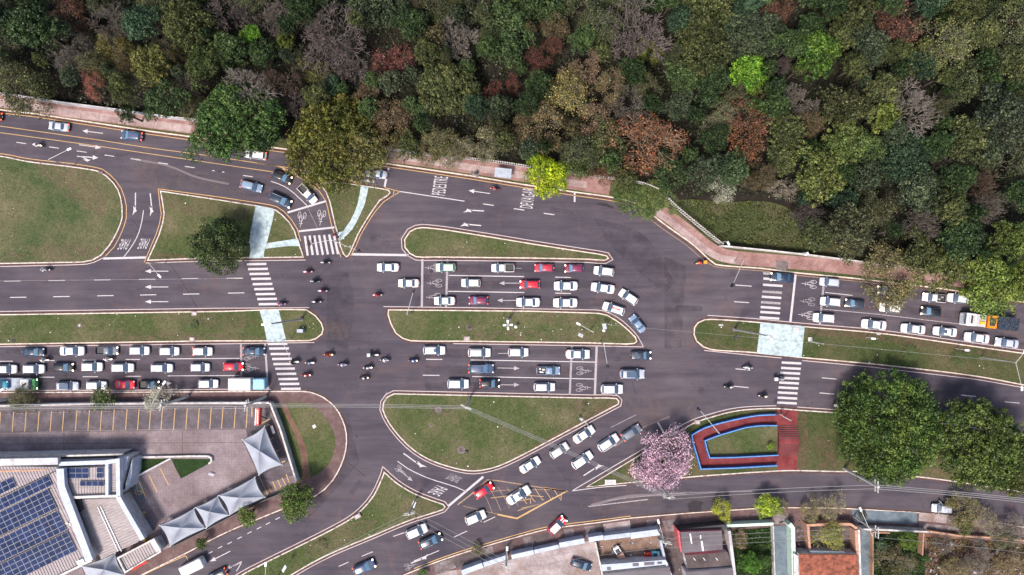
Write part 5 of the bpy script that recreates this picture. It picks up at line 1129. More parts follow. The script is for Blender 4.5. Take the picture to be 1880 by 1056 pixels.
cars = [
(107,232,38,173,'sedan','silver','silver sedan with red tail lights driving left in the upper left road','T',None),
(241,249,40,173,'hatch','bluegrey','dark blue grey car braking with bright red lights in the upper left road','TO',None),
(-16,212,38,173,'sedan','black','dark car cut off by the left edge in the upper left road','T',None),
(461,342,41,-14,'wagon','lblue','light blue grey estate car with red tail lights approaching the bend','TR',None),
(517,325,38,-22,'hatch','black','black hatchback with lit headlights in the upper left bend','H',None),
(514,367,44,-25,'suv','darkblue','dark SUV with roof rails hugging the inner kerb of the bend','RH',None),
(564,356,42,-46,'pickup','white','white pickup at the stop line of the curved lane','',None),
(469,284,40,172,'wagon','white','white car almost hidden below the tall green roadside tree','T',None),
(691,319,40,172,'sedan','silver','silver sedan driving left past the crosswalk in the upper road','',None),
(712,491,41,180,'sedan','white','white sedan ahead of the queue, top lane of the upper carriageway','',UQ),
(750,520,39,180,'sedan','offwhite','white sedan under the traffic light arm just beyond the stop line','',UQ),
(818,491,37,180,'hatch','green','pale green hatchback standing on the cyclist box','',UQ),
(923.4,492,43,180,'pickup','white','white pickup with an open dark bed, top lane of the upper queue','',UQ),
(999,492,36,180,'hatch','crimson','red hatchback next to the maroon car in the top lane','O',UQ),
(1054,493,35,180,'hatch','maroon','maroon hatchback in the top lane right of the red hatchback','H',UQ),
(864.6,519.5,36,180,'hatch','offwhite','off white hatchback alone behind the bicycle symbol in the middle lane','',UQ),
(972.5,522.5,37,180,'wagon','red','bright red car with lit headlights standing on a lane arrow','HT',UQ),
(1039,525,44,180,'sedan','white','white sedan behind the bright red car in the middle lane','',UQ),
(816,552.5,39,180,'sedan','white','white sedan crossing the second stop bar in the bottom lane','',UQ),
(878,552,36,180,'hatch','maroon','maroon hatchback with orange lights between two white sedans, bottom lane','T',UQ),
(969.6,555,44,180,'sedan','white','white sedan directly below the bright red car','',UQ),
(1038,556,45,180,'sedan','white','white sedan, last straight one of the bottom lane above the median','',UQ),
(1109,498,38,173,'hatch','white','white hatchback at the end of the top lane, slightly turned','',UQ),
(1107,529,44,172,'sedan','white','white sedan slightly turned, end of the middle lane','',UQ),
(1127,567,42,162,'wagon','white','white car with a red stripe on its roof rounding the median','',UQ),
(1154,545.5,38,146,'hatch','white','white hatchback turning steeply above the car with the red roof stripe','',UQ),
(1170.5,594.6,37,129,'sedan','lblue','grey blue car turning round the right tip of the middle median','',UQ),
(797,643.5,41,0,'suv','white','white SUV with a sunroof nearest the junction, top lane','S',MQ),
(880,647.5,42,0,'wagon','white','white car carrying ladders on its roof rack','R',MQ),
(951.5,647,38,0,'hatch','white','plain white hatchback right of the car with ladders','',MQ),
(1061,650.5,45,0,'sedan',(.62,.65,.7),'pale sedan crossing the first stop bar, top lane','',MQ),
(883.6,677,47,0,'suv','bluegrey','blue grey SUV with red tail lights in the middle lane','TR',MQ),
(1006.6,680.6,44,0,'pickup','lblue','light blue pickup with a loaded bed','',MQ),
(841,705,40,0,'hatch','white','white hatchback behind the black car with orange lights','',MQ),
(899,704,37,0,'hatch','black','black hatchback with orange rear lights standing before a lane arrow','THO',MQ),
(999.5,711,40,0,'wagon','white','white estate car in the bottom lane before the stop bar','',MQ),
(1123.7,714.7,41,0,'hatch','white','white hatchback driving off past the stop line, bottom lane','',None),
(1177,652.7,38,0,'sedan','dark','dark grey car with lit headlights entering the right junction','H',None),
(1161,687,46,0,'suv','silver','silver SUV with a dark roof driving in the right junction','D',None),
(60,646.5,41,0,'sedan','darkblue','dark blue car at the left end of the top queue lane','',LQ),
(131.7,644.5,45,0,'sedan','white','long white sedan between the dark blue car and the grey pickup','',LQ),
(195,644,42,0,'pickup','grey','dark grey pickup with lit headlights in the top queue lane','H',LQ),
(255,644,37,0,'hatch','white','white hatchback in front of the dark grey pickup','',LQ),
(310,645,37,0,'hatch','white','white hatchback in the middle of three white ones, top queue lane','',LQ),
(371,645.4,37,0,'hatch','white','foremost white hatchback of the top queue lane','T',LQ),
(466,645.5,41,0,'sedan','darkblue','dark blue sedan waiting on the cyclist box by the stop line','T',LQ),
(11,678,38,0,'hatch','offwhite','off white car cut by the left edge in the middle queue lane','',LQ),
(61,677.6,40,0,'hatch','white','white hatchback behind the black car with orange headlights','',LQ),
(115.4,674.8,38,0,'hatch','black','black car with orange headlights in the middle queue lane','H',LQ),
(168,673.7,39,0,'hatch','white','white hatchback right in front of the black car, middle queue lane','',LQ),
(224,675.4,42,0,'wagon','white','white estate car above the bright red old car','',LQ),
(296,676,41,0,'suv','white','white SUV with roof rails in the middle queue lane','R',LQ),
(366.5,674.8,36,0,'hatch','white','small white hatchback behind the red car, middle queue lane','',LQ),
(428,673.4,37,0,'hatch','red','red hatchback with lit headlights at the stop bar','HT',LQ),
(122.6,709,41,0,'suv','silver','silver car with a dark panoramic roof in the bottom queue lane','D',LQ),
(176,708,38,0,'wagon','white','white van like car touching the green kerbside tree','',LQ),
(228.6,706.5,36,0,'sedan','red','bright red old car with a rounded shape, bottom queue lane','',LQ),
(273,707,38,0,'pickup','black','black pickup with lit headlights behind the whitish tree','H',LQ),
(381.5,704.8,37,0,'hatch','white','white hatchback behind the delivery truck','',LQ),
(1436.6,509.4,44,176,'sedan','darkblue','dark navy sedan standing on the right crosswalk','H',RQ),
(1523.7,518,37,175,'hatch','silver','silver hatchback at the stop bar, top lane of the right queue','',RQ),
(1525.5,554,38,175,'hatch','white','white hatchback at the stop bar in the middle lane of the right queue','',RQ),
(1513,584,40,176,'hatch','white','white hatchback at the stop bar in the bottom lane of the right queue','',RQ),
(1570,557.7,36,174,'hatch','dark','dark hatchback right behind the white hatchback, middle lane at the right','H',RQ),
(1635,565.4,39,174,'hatch','white','white car with greenish glass in the right queue','H',RQ),
(1605,596,46,174,'sedan','white','long white sedan, first of the row beside the right median','',RQ),
(1677,604,45,174,'sedan',(.66,.66,.7),'white sedan, second of the row beside the right median','',RQ),
(1735.6,609,44,174,'sedan',(.7,.7,.72),'white sedan, third of the row beside the right median','S',RQ),
(1794,620.5,46,173,'sedan',(.7,.68,.74),'white sedan, fourth of the row beside the right median','',RQ),
(1849.5,630,43,173,'sedan','silver','silver sedan with lit headlights, last of the row beside the right median','H',RQ),
(1710,572.5,38,173,'hatch','black','black car with lit headlights behind the car with greenish glass','H',RQ),
(1716,546.8,43,174,'pickup','white','white pickup with a dark loaded bed near the leafy roadside trees','H',RQ),
(1760,548,40,174,'hatch','white','white car half hidden below the bright green roadside tree','',RQ),
(1631,533.5,40,174,'sedan','dark','dark car half hidden below the olive sparse roadside tree','H',RQ),
(888.5,901,38,32,'hatch','red','red car with lit headlights by the yellow box marking','HT',DQ),
(952,909.5,48,31,'sedan','white','white sedan with a dark sunroof on the yellow box','S',DQ),
(973,854,42,32,'sedan','white','white sedan nearest the curved edge of the half moon lawn','',DQ),
(1027,827.5,38,33,'hatch',(.6,.59,.58),'greyish white hatchback between two white sedans near the lawn','',DQ),
(1072,798,44,33,'sedan','white','white sedan closest to the right tip of the half moon lawn','',DQ),
(1069,845,43,34,'wagon','white','white estate car before the worn lane arrow','',DQ),
(1117,813,43,33,'wagon','white','white estate car with roof rails behind the grey car','R',DQ),
(1159.6,794.4,39,33,'hatch','grey','grey hatchback heading the diagonal lane','T',DQ),
(873,950.5,40,23,'hatch','white','white hatchback below the yellow box marking','',DQ),
(765,976,41,23,'hatch','white','white hatchback alongside the pointed island','',DQ),
(790.5,993.7,44,23,'suv','darkblue','dark SUV with lit headlights and roof rails beside a white hatchback','HTR',DQ),
(668.5,1042,42,24,'hatch','bluegrey','blue grey car with lit headlights near the bottom edge','HT',DQ),
(1023,965,39,44,'hatch','red','red small car with white roof and white bonnet stripes at the kerb','H',None),
(398,1057,38,206,'hatch','black','black car with red lights cut by the bottom edge','TO',None),
(1067.5,1037,40,-18,'suv','darkblue','dark navy car parked in the pale concrete yard','',None),
]
byl = {}
for c_ in cars: byl[(c_[0], c_[1])] = car(*c_)
o = byl[(1127,567)]; B().box((0, 0, 0), (1.6, .28, .015)).build('roof_stripe', M['red'], o).location = (-.3, -.1, 1.51)
for k in range(4): B().box((0, 0, 0), (.14, .1, .01)).build('stripe_letter', M['lampwhite'], o).location = (.05-k*.2, -.1, 1.525)
o = byl[(1023,965)]; B().box((0, 0, 0), (1.75, 1.2, .03)).build('white_roof', M['lampwhite'], o).location = (-.5, 0, 1.5)
for s in (-.24, .24): b_ = B().box((0, 0, 0), (.95, .22, .02)).build('bonnet_stripe', M['lampwhite'], o); b_.location = (1.4, s, .92); b_.rotation_euler = (0, .17, 0)
o = byl[(880,647.5)]
for s in (-.36, .0, .36): B().box((0, 0, 0), (2.3, .07, .06)).build('ladder_rail', M['metal'], o).location = (-.6, s, 1.62)
for k in range(6): B().box((0, 0, 0), (.06, .85, .05)).build('ladder_rung', M['metal'], o).location = (-1.5+k*.36, 0, 1.62)
o = byl[(1006.6,680.6)]
for a in ((-1.0,.2,.5,.3,.35),(-1.5,-.3,.6,.3,.3),(-1.7,.35,.3,.35,.4),(-1.15,-.35,.3,.25,.3)): B().box((0, 0, 0), a[2:]).build('load', M['metal'] if a[0] < -1.2 else M['box'], o).location = (a[0], a[1], .8)
o = byl[(1716,546.8)]
for a in ((-1.0,.2,.4,.3,.3),(-1.6,-.25,.5,.25,.3)): B().box((0, 0, 0), a[2:]).build('load', M['metal'], o).location = (a[0], a[1], .78)
o = byl[(564,356)]
for s in (-.72, .72): B().tube((-.2, s, 1.12), (-2.4, s, 1.12), .04).build('bed_rail', M['lampwhite'], o)
# trucks, van, old cars
def roundbox(b_, c, d, r=.12, mi=0, n=3):
    x, y, z = d[0]/2, d[1]/2, d[2]; poly = []
    for cx, cy, a0 in ((x-r, y-r, 0), (-x+r, y-r, 90), (-x+r, -y+r, 180), (x-r, -y+r, 270)):
        for k in range(n+1): a = R(a0+90*k/n); poly.append((c[0]+cx+r*math.cos(a), c[1]+cy+r*math.sin(a)))
    b_.prism(poly, c[2], c[2]+z-r*.6, mi); q = offset(ccw(poly), r*.5, True); b_.band(ccw(poly), q, c[2]+z-r*.6, None, True, mi)
    m = len(b_.v)-2*len(q)
    for i in range(len(q)): b_.v[m+len(q)+i] = (b_.v[m+len(q)+i][0], b_.v[m+len(q)+i][1], c[2]+z)
    b_.sheet(q, c[2]+z, mi); return b_
def wheels(t, xs, y, r=.42):
    me = B().tube((0, -.14, 0), (0, .14, 0), r, n=16).mesh('wheel', M['tyre'], True); ri = B().tube((0, -.15, 0), (0, .15, 0), r*.55, n=10).mesh('rim', M['rim'])
    for x in xs:
        for s in (-1, 1): w_ = part('wheel', me, t, (x, s*y, r)); part('rim', ri, w_)
def lights(t, xf, y, z, on=True, xr=None, zr=None):
    for s in (-1, 1):
        B().ball((0, 0, 0), .16, 8, 4, (.6, 1, .8)).build('headlight', M['hlon'] if on else M['hl'], t).location = (xf, s*y, z)
        if xr is not None: B().box((0, 0, 0), (.06, .25, .14)).build('tail_light', M['tl'], t).location = (xr, s*y, zr or z)
q = W(454, 705, 1.8); t = thing('delivery_truck', 'box truck with a cream cargo box and light blue cab at the stop line', 'truck', (q.x, q.y, 0))
roundbox(B(), (-1.15, 0, .7), (4.0, 2.15, 2.0), .06).build('cargo_box', M['box'], t); roundbox(B(), (2.15, 0, .45), (2.2, 2.0, 1.75), .3).build('cab', flat('light_blue_cab', (.25,.5,.66), .35), t)
for k in range(9): B().box((0, 0, 0), (.04, 2.1, .02)).build('roof_seam', M['walldirty'], t).location = (-2.9+k*.44, 0, 2.705)
B().box((0, 0, 0), (.5, 1.7, .05), M=Matrix.Rotation(R(35), 3, 'Y')).build('windshield', M['glass'], t).location = (3.0, 0, 2.02)
B().box((0, 0, 0), (6.2, .9, .3)).build('chassis', M['dark'], t).location = (0, 0, .55)
wheels(t, (2.2, -1.9), .9); lights(t, 3.22, .75, .85, False, -3.18, .8)
for s in (-1, 1): B().box((0, 0, 0), (.1, .2, .35)).build('mirror', M['black'], t).location = (2.9, s*1.15, 1.7)
q = W(22, 706, 1.5); t = thing('tow_truck', 'flatbed tow truck with a white and green cab at the left edge', 'truck', (q.x, q.y, 0))
B().box((0, 0, 0), (6.6, 2.2, .25)).build('flatbed', M['wallgrey'], t).location = (-1.6, 0, .9); roundbox(B(), (2.6, 0, .5), (1.5, 2.1, 1.7), .2).build('cab', M['lampwhite'], t)
roundbox(B(), (3.75, 0, .5), (.8, 2.0, 1.0), .2).build('bonnet', flat('green_bonnet', (.12,.45,.16), .4), t); B().box((0, 0, 0), (.4, 1.7, .05), M=Matrix.Rotation(R(45), 3, 'Y')).build('windshield', M['glass'], t).location = (3.45, 0, 1.85)
for k in range(3): B().box((0, 0, 0), (.25, .35, .1)).build('roof_hatch', M['dark'], t).location = (2.3+k*.28, -.2+.2*k, 2.24)
for s in (-.8, -.3, .3, .8): B().tube((1.6, s, 1.2), (1.0, s, 1.5), .05).build('bed_frame', M['salmon'], t)
wheels(t, (3.2, -2.2, -3.3), .95); lights(t, 4.15, .8, .9, True, -4.9, .9)
tc = car(1, 706, 40, 0, 'hatch', 'teal', 'teal car carried on the flatbed tow truck at the left edge', ''); tc.location.z = 1.03
q = W(1820, 591, 1.6); t = thing('dump_truck', 'long truck with white cab, orange box and dark load, right edge', 'truck', (q.x, q.y, 0), R(173.5))
roundbox(B(), (4.2, 0, .5), (1.9, 2.3, 2.1), .25).build('cab', M['lampwhite'], t); B().box((0, 0, 0), (.3, 1.9, .6), M=Matrix.Rotation(R(60), 3, 'Y')).build('windshield', M['glass'], t).location = (5.0, 0, 2.3)
for k in range(3): B().box((0, 0, 0), (.35, 1.5, .08)).build('roof_panel', M['dark'] if k == 1 else M['walldirty'], t).location = (3.7+k*.45, 0, 2.63)
roundbox(B(), (2.2, 0, .9), (1.9, 2.2, 1.2), .1).build('tool_box', M['walldirty'], t); B().box((0, 0, 0), (.9, .5, .3)).build('crane', M['yellowobj'], t).location = (2.0, .4, 2.2)
org = flat('orange_paint', (.8,.22,.01), .4); b_ = roundbox(B(), (.1, 0, .9), (1.7, 2.35, 1.3), .15); b_.build('orange_box', org, t); B().box((0, 0, 0), (1.0, 1.5, .1)).build('box_opening', M['dark'], t).location = (.15, 0, 2.18)
B().box((0, 0, 0), (3.9, 2.4, 1.2)).build('dump_bed', M['dark'], t).location = (-2.9, 0, 1.4)
ld = B()
for k in range(90): ld.box((random.uniform(-4.7,-1.1), random.uniform(-1.05,1.05), 2.02+random.uniform(0,.14)), (random.uniform(.2,.5), random.uniform(.15,.4), .14), random.uniform(0,3))
o = ld.build('load', flat('dark_load', (.035,.05,.085), .5, noise=.5, scale=6), t); o['kind'] = 'stuff'
B().box((0, 0, 0), (9.6, 1.0, .3)).build('chassis', M['dark'], t).location = (0, 0, .7); wheels(t, (4.0, -2.2, -3.4), 1.0, .48); lights(t, 5.12, .85, .9, False, -4.88, .8)
q = W(352, 1041, 1.2); t = thing('white_van', 'white van with pink tail lights leaving at the bottom left', 'van', (q.x, q.y, 0), R(206))
roundbox(B(), (-.25, 0, .35), (4.3, 1.85, 1.75), .3, n=5).build('body', M['lampwhite'], t); roundbox(B(), (2.05, 0, .35), (.8, 1.7, .8), .25).build('bonnet', M['lampwhite'], t)
B().box((0, 0, 0), (.8, 1.5, .04), M=Matrix.Rotation(R(48), 3, 'Y')).build('windshield', M['glass'], t).location = (1.95, 0, 1.5)
for s in (-1, 1): B().box((0, 0, 0), (2.6, .04, .45)).build('side_window', M['glass'], t).location = (.2, s*.935, 1.5)
wheels(t, (1.5, -1.6), .82, .33); lights(t, 2.42, .65, .75, False, -2.42, 1.2)
q = W(1137, 1016, .6); t = thing('vintage_car', 'small open old car with white bonnet and tan rear deck in the brown yard', 'car', (q.x, q.y, 0), R(123))
b_ = B(); roundbox(b_, (.75, 0, .35), (1.3, 1.15, .6), .15).build('bonnet', M['lampwhite'], t); roundbox(B(), (-.7, 0, .35), (1.4, 1.3, .75), .12).build('rear_deck', M['salmon'], t)
B().box((0, 0, 0), (.9, .75, .1)).build('engine_opening', M['darkblue'] if 'darkblue' in M else M['dark'], t).location = (.55, 0, .97); B().box((0, 0, 0), (.05, 1.2, .4)).build('windshield', M['glass'], t).location = (.08, 0, 1.15); B().box((0, 0, 0), (2.9, .7, .2)).build('chassis', M['dark'], t).location = (0, 0, .35)
wheels(t, (1.1, -1.0), .65, .32)
for s in (-.35, .35): B().ball((0, 0, 0), .12).build('headlight', M['hl'], t).location = (1.5, s, .8)
q = W(1198, 1019, .6); t = thing('buggy_car', 'turquoise and red open beach buggy in the brown yard', 'car', (q.x, q.y, 0), R(180))
tq = flat('turquoise_body', (.09,.5,.66), .35); roundbox(B(), (-.55, 0, .35), (1.6, 1.4, .6), .25).build('body', tq, t)
for s in (-.28, .28): roundbox(B(), (.85, s, .35), (1.3, .46, .5), .15).build('bonnet', M['red'], t)
B().box((0, 0, 0), (.7, .9, .06)).build('cockpit', M['dark'], t).location = (-.45, 0, .98); B().tube((-1.0, -.6, .9), (-1.0, .6, 1.35), .04).tube((-1.0, .6, .9), (-1.0, -.6, 1.35), .04).build('roll_bar', M['lampwhite'], t); B().box((0, 0, 0), (.06, 1.2, .3)).build('windshield', M['glass'], t).location = (.2, 0, 1.05)
wheels(t, (1.1, -1.0), .75, .34)
for s in (-.4, .4): B().ball((0, 0, 0), .12).build('headlight', M['hl'], t).location = (1.5, s, .7)
o = car(1730, 934, 38, 176, 'hatch', 'silver', 'silver hatchback with an open front door parked at the lower right', '')
d_ = B().box((0, 0, 0), (.9, .05, .7)).build('door', M['metal'], o); d_.location = (.35, -1.15, .75); d_.rotation_euler = (0, 0, R(-52))

# ------------------------------------------------------------ people and motorbikes
def skin(name, V, Ed, rad, mats, matfn, sub=1):
    me = bpy.data.meshes.new(name); me.from_pydata(V, Ed, []); ob = bpy.data.objects.new(name, me); C.objects.link(ob)
    ob.modifiers.new('s', 'SKIN'); 
    for i, r in enumerate(rad): me.skin_vertices[0].data[i].radius = (r, r); me.skin_vertices[0].data[i].use_root = (i == 0)
    sb_ = ob.modifiers.new('d', 'SUBSURF'); sb_.levels = sub; sb_.render_levels = sub
    dg = bpy.context.evaluated_depsgraph_get(); dg.update(); out = bpy.data.meshes.new_from_object(ob.evaluated_get(dg)); bpy.data.objects.remove(ob)
    out.materials.clear()
    for m in mats: out.materials.append(m)
    for p_ in out.polygons: p_.material_index = matfn(p_.center); p_.use_smooth = True
    out.name = name; return out
# rider, x forward, sitting astride a bike: hips at z .82
RV = [(-.25,0,.86),(-.22,0,1.0),(-.12,0,1.25),(-.03,0,1.42),(.02,0,1.52),(.06,0,1.64),(.07,0,1.74)]
RE = [(0,1),(1,2),(2,3),(3,4),(4,5),(5,6)]; RR = [.15,.15,.17,.15,.07,.1,.09]
for s in (-1, 1):
    i = len(RV); RV += [(-.05,s*.19,1.42),(.12,s*.28,1.2),(.36,s*.28,1.1),(.44,s*.27,1.08)]; RE += [(3,i),(i,i+1),(i+1,i+2),(i+2,i+3)]; RR += [.075,.055,.042,.045]
    i = len(RV); RV += [(-.2,s*.12,.84),(.18,s*.22,.78),(.02,s*.2,.38),(.14,s*.2,.3)]; RE += [(0,i),(i,i+1),(i+1,i+2),(i+2,i+3)]; RR += [.1,.08,.055,.045]
rider = skin('body', RV, RE, RR, [M['cloth'], M['jeans'], M['skin']], lambda c: 2 if (c.z > 1.5 or (c.x > .38 and c.z > 1.0)) else (1 if c.z < .9 else 0))
PV = [(0,0,.95),(0,0,1.12),(0,0,1.3),(.01,0,1.43),(.02,0,1.52),(.03,0,1.62),(.04,0,1.7)]; PE = [(0,1),(1,2),(2,3),(3,4),(4,5),(5,6)]; PR = [.13,.12,.15,.13,.06,.09,.08]
for s in (-1, 1):
    i = len(PV); PV += [(0,s*.18,1.42),(s*.08-.02,s*.23,1.18),(s*.14+.03,s*.22,.96),(s*.16+.05,s*.22,.88)]; PE += [(3,i),(i,i+1),(i+1,i+2),(i+2,i+3)]; PR += [.065,.05,.038,.04]
    i = len(PV); PV += [(0,s*.09,.9),(-s*.13+.04,s*.1,.5),(-s*.26,s*.1,.1),(-s*.26+.14,s*.1,.04)]; PE += [(0,i),(i,i+1),(i+1,i+2),(i+2,i+3)]; PR += [.09,.07,.045,.04]
walker = skin('body', PV, PE, PR, [M['cloth'], M['jeans'], M['skin']], lambda c: 2 if (c.z > 1.5 or (abs(c.y) > .19 and c.z < 1.0)) else (1 if c.z < .95 else 0))
hel = B().ball((.07, 0, 1.72), .165, 12, 8, (1.08, .95, 1)); visor = B().ball((.15, 0, 1.7), .12, 8, 5, (.8, .9, .55)); hair = B().ball((.02, 0, 1.71), .115, 10, 6)
helm = {c: None for c in ()}
def solidmat(name, c): return flat(name, c, .3, noise=0)
HM = {'w': solidmat('helmet_white', (.75,.75,.75)), 'k': solidmat('helmet_black', (.015,.015,.015)), 'r': solidmat('helmet_red', (.55,.04,.04)), 'g': solidmat('helmet_grey', (.3,.32,.36))}
helmesh = {k: hel.mesh('helmet', m, True) for k, m in HM.items()}; vis = visor.mesh('visor', M['glass'], True)
whm = B(); 
for k in range(14):
    a0, a1 = 2*math.pi*k/14, 2*math.pi*(k+1)/14; whm.tube((.27*math.cos(a0), 0, .27*math.sin(a0)), (.27*math.cos(a1), 0, .27*math.sin(a1)), .045, n=5, cap=False)
whm.tube((0, -.06, 0), (0, .06, 0), .06)
for k in range(5): a0 = 2*math.pi*k/5; whm.tube((0, 0, 0), (.26*math.cos(a0), 0, .26*math.sin(a0)), .015, n=3)
whm = whm.mesh('wheel', M['tyre'])
frm = B(); frm.tube((.55, .07, .3), (.36, .05, 1.0), .03).tube((.55, -.07, .3), (.36, -.05, 1.0), .03).tube((-.62, 0, .3), (-.1, 0, .5), .05).tube((-.1, 0, .5), (.36, 0, .85), .05); frm.box((0, 0, .45), (.42, .26, .3)); frm.tube((-.1, -.14, .35), (-.75, -.14, .42), .045)
frm = frm.mesh('frame', M['dark'])
tank = B().ball((.12, 0, .82), .2, 10, 6, (1.35, .75, .75)).ball((-.62, 0, .78), .16, 8, 5, (1.5, .7, .5)).ball((.55, 0, .66), .15, 8, 5, (1.3, .5, .35)).ball((.42, 0, .98), .16, 8, 5, (.8, 1, .7)).mesh('fairing', M['paint'], True)
seat = B().ball((-.33, 0, .84), .22, 10, 5, (1.6, .65, .3)).mesh('seat', M['black'], True)
bar = B().tube((.42, -.36, 1.06), (.38, 0, 1.02), .02).tube((.38, 0, 1.02), (.42, .36, 1.06), .02).tube((.36, -.25, 1.06), (.3, -.3, 1.22), .01).tube((.36, .25, 1.06), (.3, .3, 1.22), .01).ball((.28, -.33, 1.22), .06).ball((.28, .33, 1.22), .06).mesh('handlebar', M['black'])
hlm = B().ball((.6, 0, .95), .1, 8, 5); hlb = {0: hlm.mesh('headlight', M['hl'], True), 1: hlm.mesh('headlight', M['hlon'], True)}; tlm = B().box((-.88, 0, .82), (.06, .16, .08)); tlb = tlm.mesh('tail_light', M['tl'])
boxm = B().box((-.8, 0, 1.1), (.5, .52, .5))
boxes = {'w': boxm.mesh('top_box', M['lampwhite']), 'k': boxm.mesh('top_box', M['dark']), 'o': boxm.mesh('top_box', flat('orange_box', (.8,.3,.03), .5)), 'b': boxm.mesh('top_box', flat('pale_blue_box', (.45,.58,.68), .5))}
def moto(px, py, ang, col, shirt, helmet, where, on=0, box=None, kindw=''):
    q = W(px, py, .7); c = {'w': (.75,.74,.74), 'k': (.02,.02,.025), 'r': (.5,.02,.03), 'p': (.5,.42,.6), 'g': (.3,.33,.38), 'b': (.1,.16,.35), 'o': (.7,.25,.03)}
    cn = {'w': 'white', 'k': 'black', 'r': 'red', 'p': 'pale lilac', 'g': 'grey', 'b': 'blue', 'o': 'orange'}
    t = thing('motorcycle', f'{cn[col]} motorcycle {where}', 'motorcycle', (q.x, q.y, .008), R(ang), 'motorcycles filtering through the junction')
    for x in (.6, -.62): part('wheel', whm, t, (x, 0, .32))
    part('frame', frm, t); part('fairing', tank, t, color=c[col]); part('seat', seat, t); part('handlebar', bar, t); part('headlight', hlb[on], t); part('tail_light', tlb, t)
    if box: part('top_box', boxes[box], t)
    p_ = thing('person', f'rider, {shirt[1]} top, {cn[helmet]} helmet, {where}', 'person', (q.x, q.y, .008), R(ang), 'motorcycle riders')
    part('body', rider, p_, color=shirt[0]); h_ = part('helmet', helmesh[helmet], p_); part('visor', vis, h_)
    t.scale = p_.scale = (1.12, 1.12, 1.12)
wt = ((.7,.68,.68), 'white'); bk = ((.02,.02,.025), 'black'); rd = ((.45,.03,.05), 'red'); gy = ((.2,.2,.23), 'grey'); ll = ((.4,.3,.5), 'lilac'); bl_ = ((.08,.12,.3), 'blue'); mg = ((.3,.03,.1), 'wine red')
for a in ((565,499,180,'w',mg,'w','left of the highest scooter in the left junction'),(578,516.6,178,'g',bk,'g','second from the top in the left junction group'),(592,534,180,'w',mg,'w','third from the top in the left junction group'),
 (581,554,180,'w',bk,'w','just above the right tip of the left median'),(597,482,180,'w',bk,'g','right below the vertical crosswalk'),(516,558,180,'p',ll,'r','leaving the left crosswalk above the median'),(692.5,541.6,180,'w',rd,'r','alone left of the middle median'),
 (907.5,347,172,'r',gy,'r','beside the arrow in the upper middle road'),(84,495.5,180,'w',wt,'g','alone in the far left carriageway'),
 (604,651,0,'o',rd,'k','right of the left median tip, heading right',1),(569.5,666,0,'w',bl_,'g','just past the stop line crosswalk, heading right',1),(629.5,669.5,0,'p',ll,'w','in the middle of the left junction, heading right'),
 (687,651.6,0,'w',bk,'k','carrying a large pale box',1,'b'),(706.6,661,-2,'p',wt,'w','below the one carrying a pale box'),(759,662,0,'b',bl_,'w','left of the white SUV with a sunroof',1),(676,675,3,'w',bl_,'w','below and left of the boxed one in the junction',1),
 (563,688.6,0,'r',rd,'w','lowest one at the left crosswalk',1),(669,693.5,0,'k',gy,'w','near the tip of the half moon lawn',1),(541,664,0,'w',bk,'w','under the traffic light on the crosswalk',1),
 (83,661,0,'w',wt,'w','between the first two queue lanes at the far left',1),(199.5,659.5,0,'w',wt,'w','between the queue lanes below the grey pickup',1),
 (1284.5,483,188,'o',rd,'r','with an orange box at the kerb below the clearing',0,'o'),(1372,675,176,'w',gy,'w','in the right carriageway above the other one'),(1338,710,0,'g',bk,'w','in the right carriageway above the ramp',0),(1401,727,-5,'w',bk,'w','close to the lower right crosswalk'),
 (1432,695.6,0,'g',gy,'g','on the lower right crosswalk',0,'w'),(1541.6,745,-5,'w',bk,'k','beside the large round tree',0,'w'),(70,267,-8,'w',wt,'w','alone in the upper left road',1)): moto(*a)
for i, (x, y, a, sh, lab) in enumerate(((615.5,431,200,rd,'person in a red top stepping off the vertical crosswalk'),(621.7,435.7,150,bk,'person in dark clothes at the end of the curving blue path'),(568,444.5,10,bk,'person in dark clothes crossing on the vertical crosswalk'),(1435,757.5,90,bk,'person in dark clothes waiting on the red landing'))):
    q = W(x, y, .9); p_ = thing('person', lab, 'person', (q.x, q.y, .13 if i != 2 else .015), R(a)); part('body', walker, p_, color=sh[0]); part('hair', hair.mesh('hair', M['black'], True), p_)
# ------------------------------------------------------------ trees
def quads_mesh(name, ctr, nrm, size, tint, mat, aspect=1.0, rng=None):
    """many small leaf faces: centre, normal, size; tint (n,2) stored per face"""
    rng = rng or np.random.default_rng(1); n = len(ctr)
    nrm = nrm/np.linalg.norm(nrm, axis=1)[:, None]
    ref = rng.normal(size=(n, 3)); a = np.cross(nrm, ref); a /= np.linalg.norm(a, axis=1)[:, None]; b = np.cross(nrm, a)
    s = size[:, None]; bend = nrm*s*.18
    v = np.stack([ctr-a*s-bend, ctr-b*s*aspect*.62+bend, ctr+a*s-bend, ctr+b*s*aspect*.62+bend], 1).reshape(-1, 3).astype(np.float32)
    me = bpy.data.meshes.new(name); me.vertices.add(4*n); me.vertices.foreach_set('co', v.ravel())
    me.loops.add(4*n); me.loops.foreach_set('vertex_index', np.arange(4*n, dtype=np.int32))
    me.polygons.add(n); me.polygons.foreach_set('loop_start', np.arange(0, 4*n, 4, dtype=np.int32)); me.polygons.foreach_set('loop_total', np.full(n, 4, dtype=np.int32))
    me.update(calc_edges=True)
    at = me.attributes.new('tint', 'FLOAT_COLOR', 'FACE'); col = np.ones((n, 4), np.float32); col[:, 0] = tint[:, 0]; col[:, 1] = tint[:, 1]; col[:, 2] = 0
    at.data.foreach_set('color', col.ravel()); me.materials.append(mat); return me
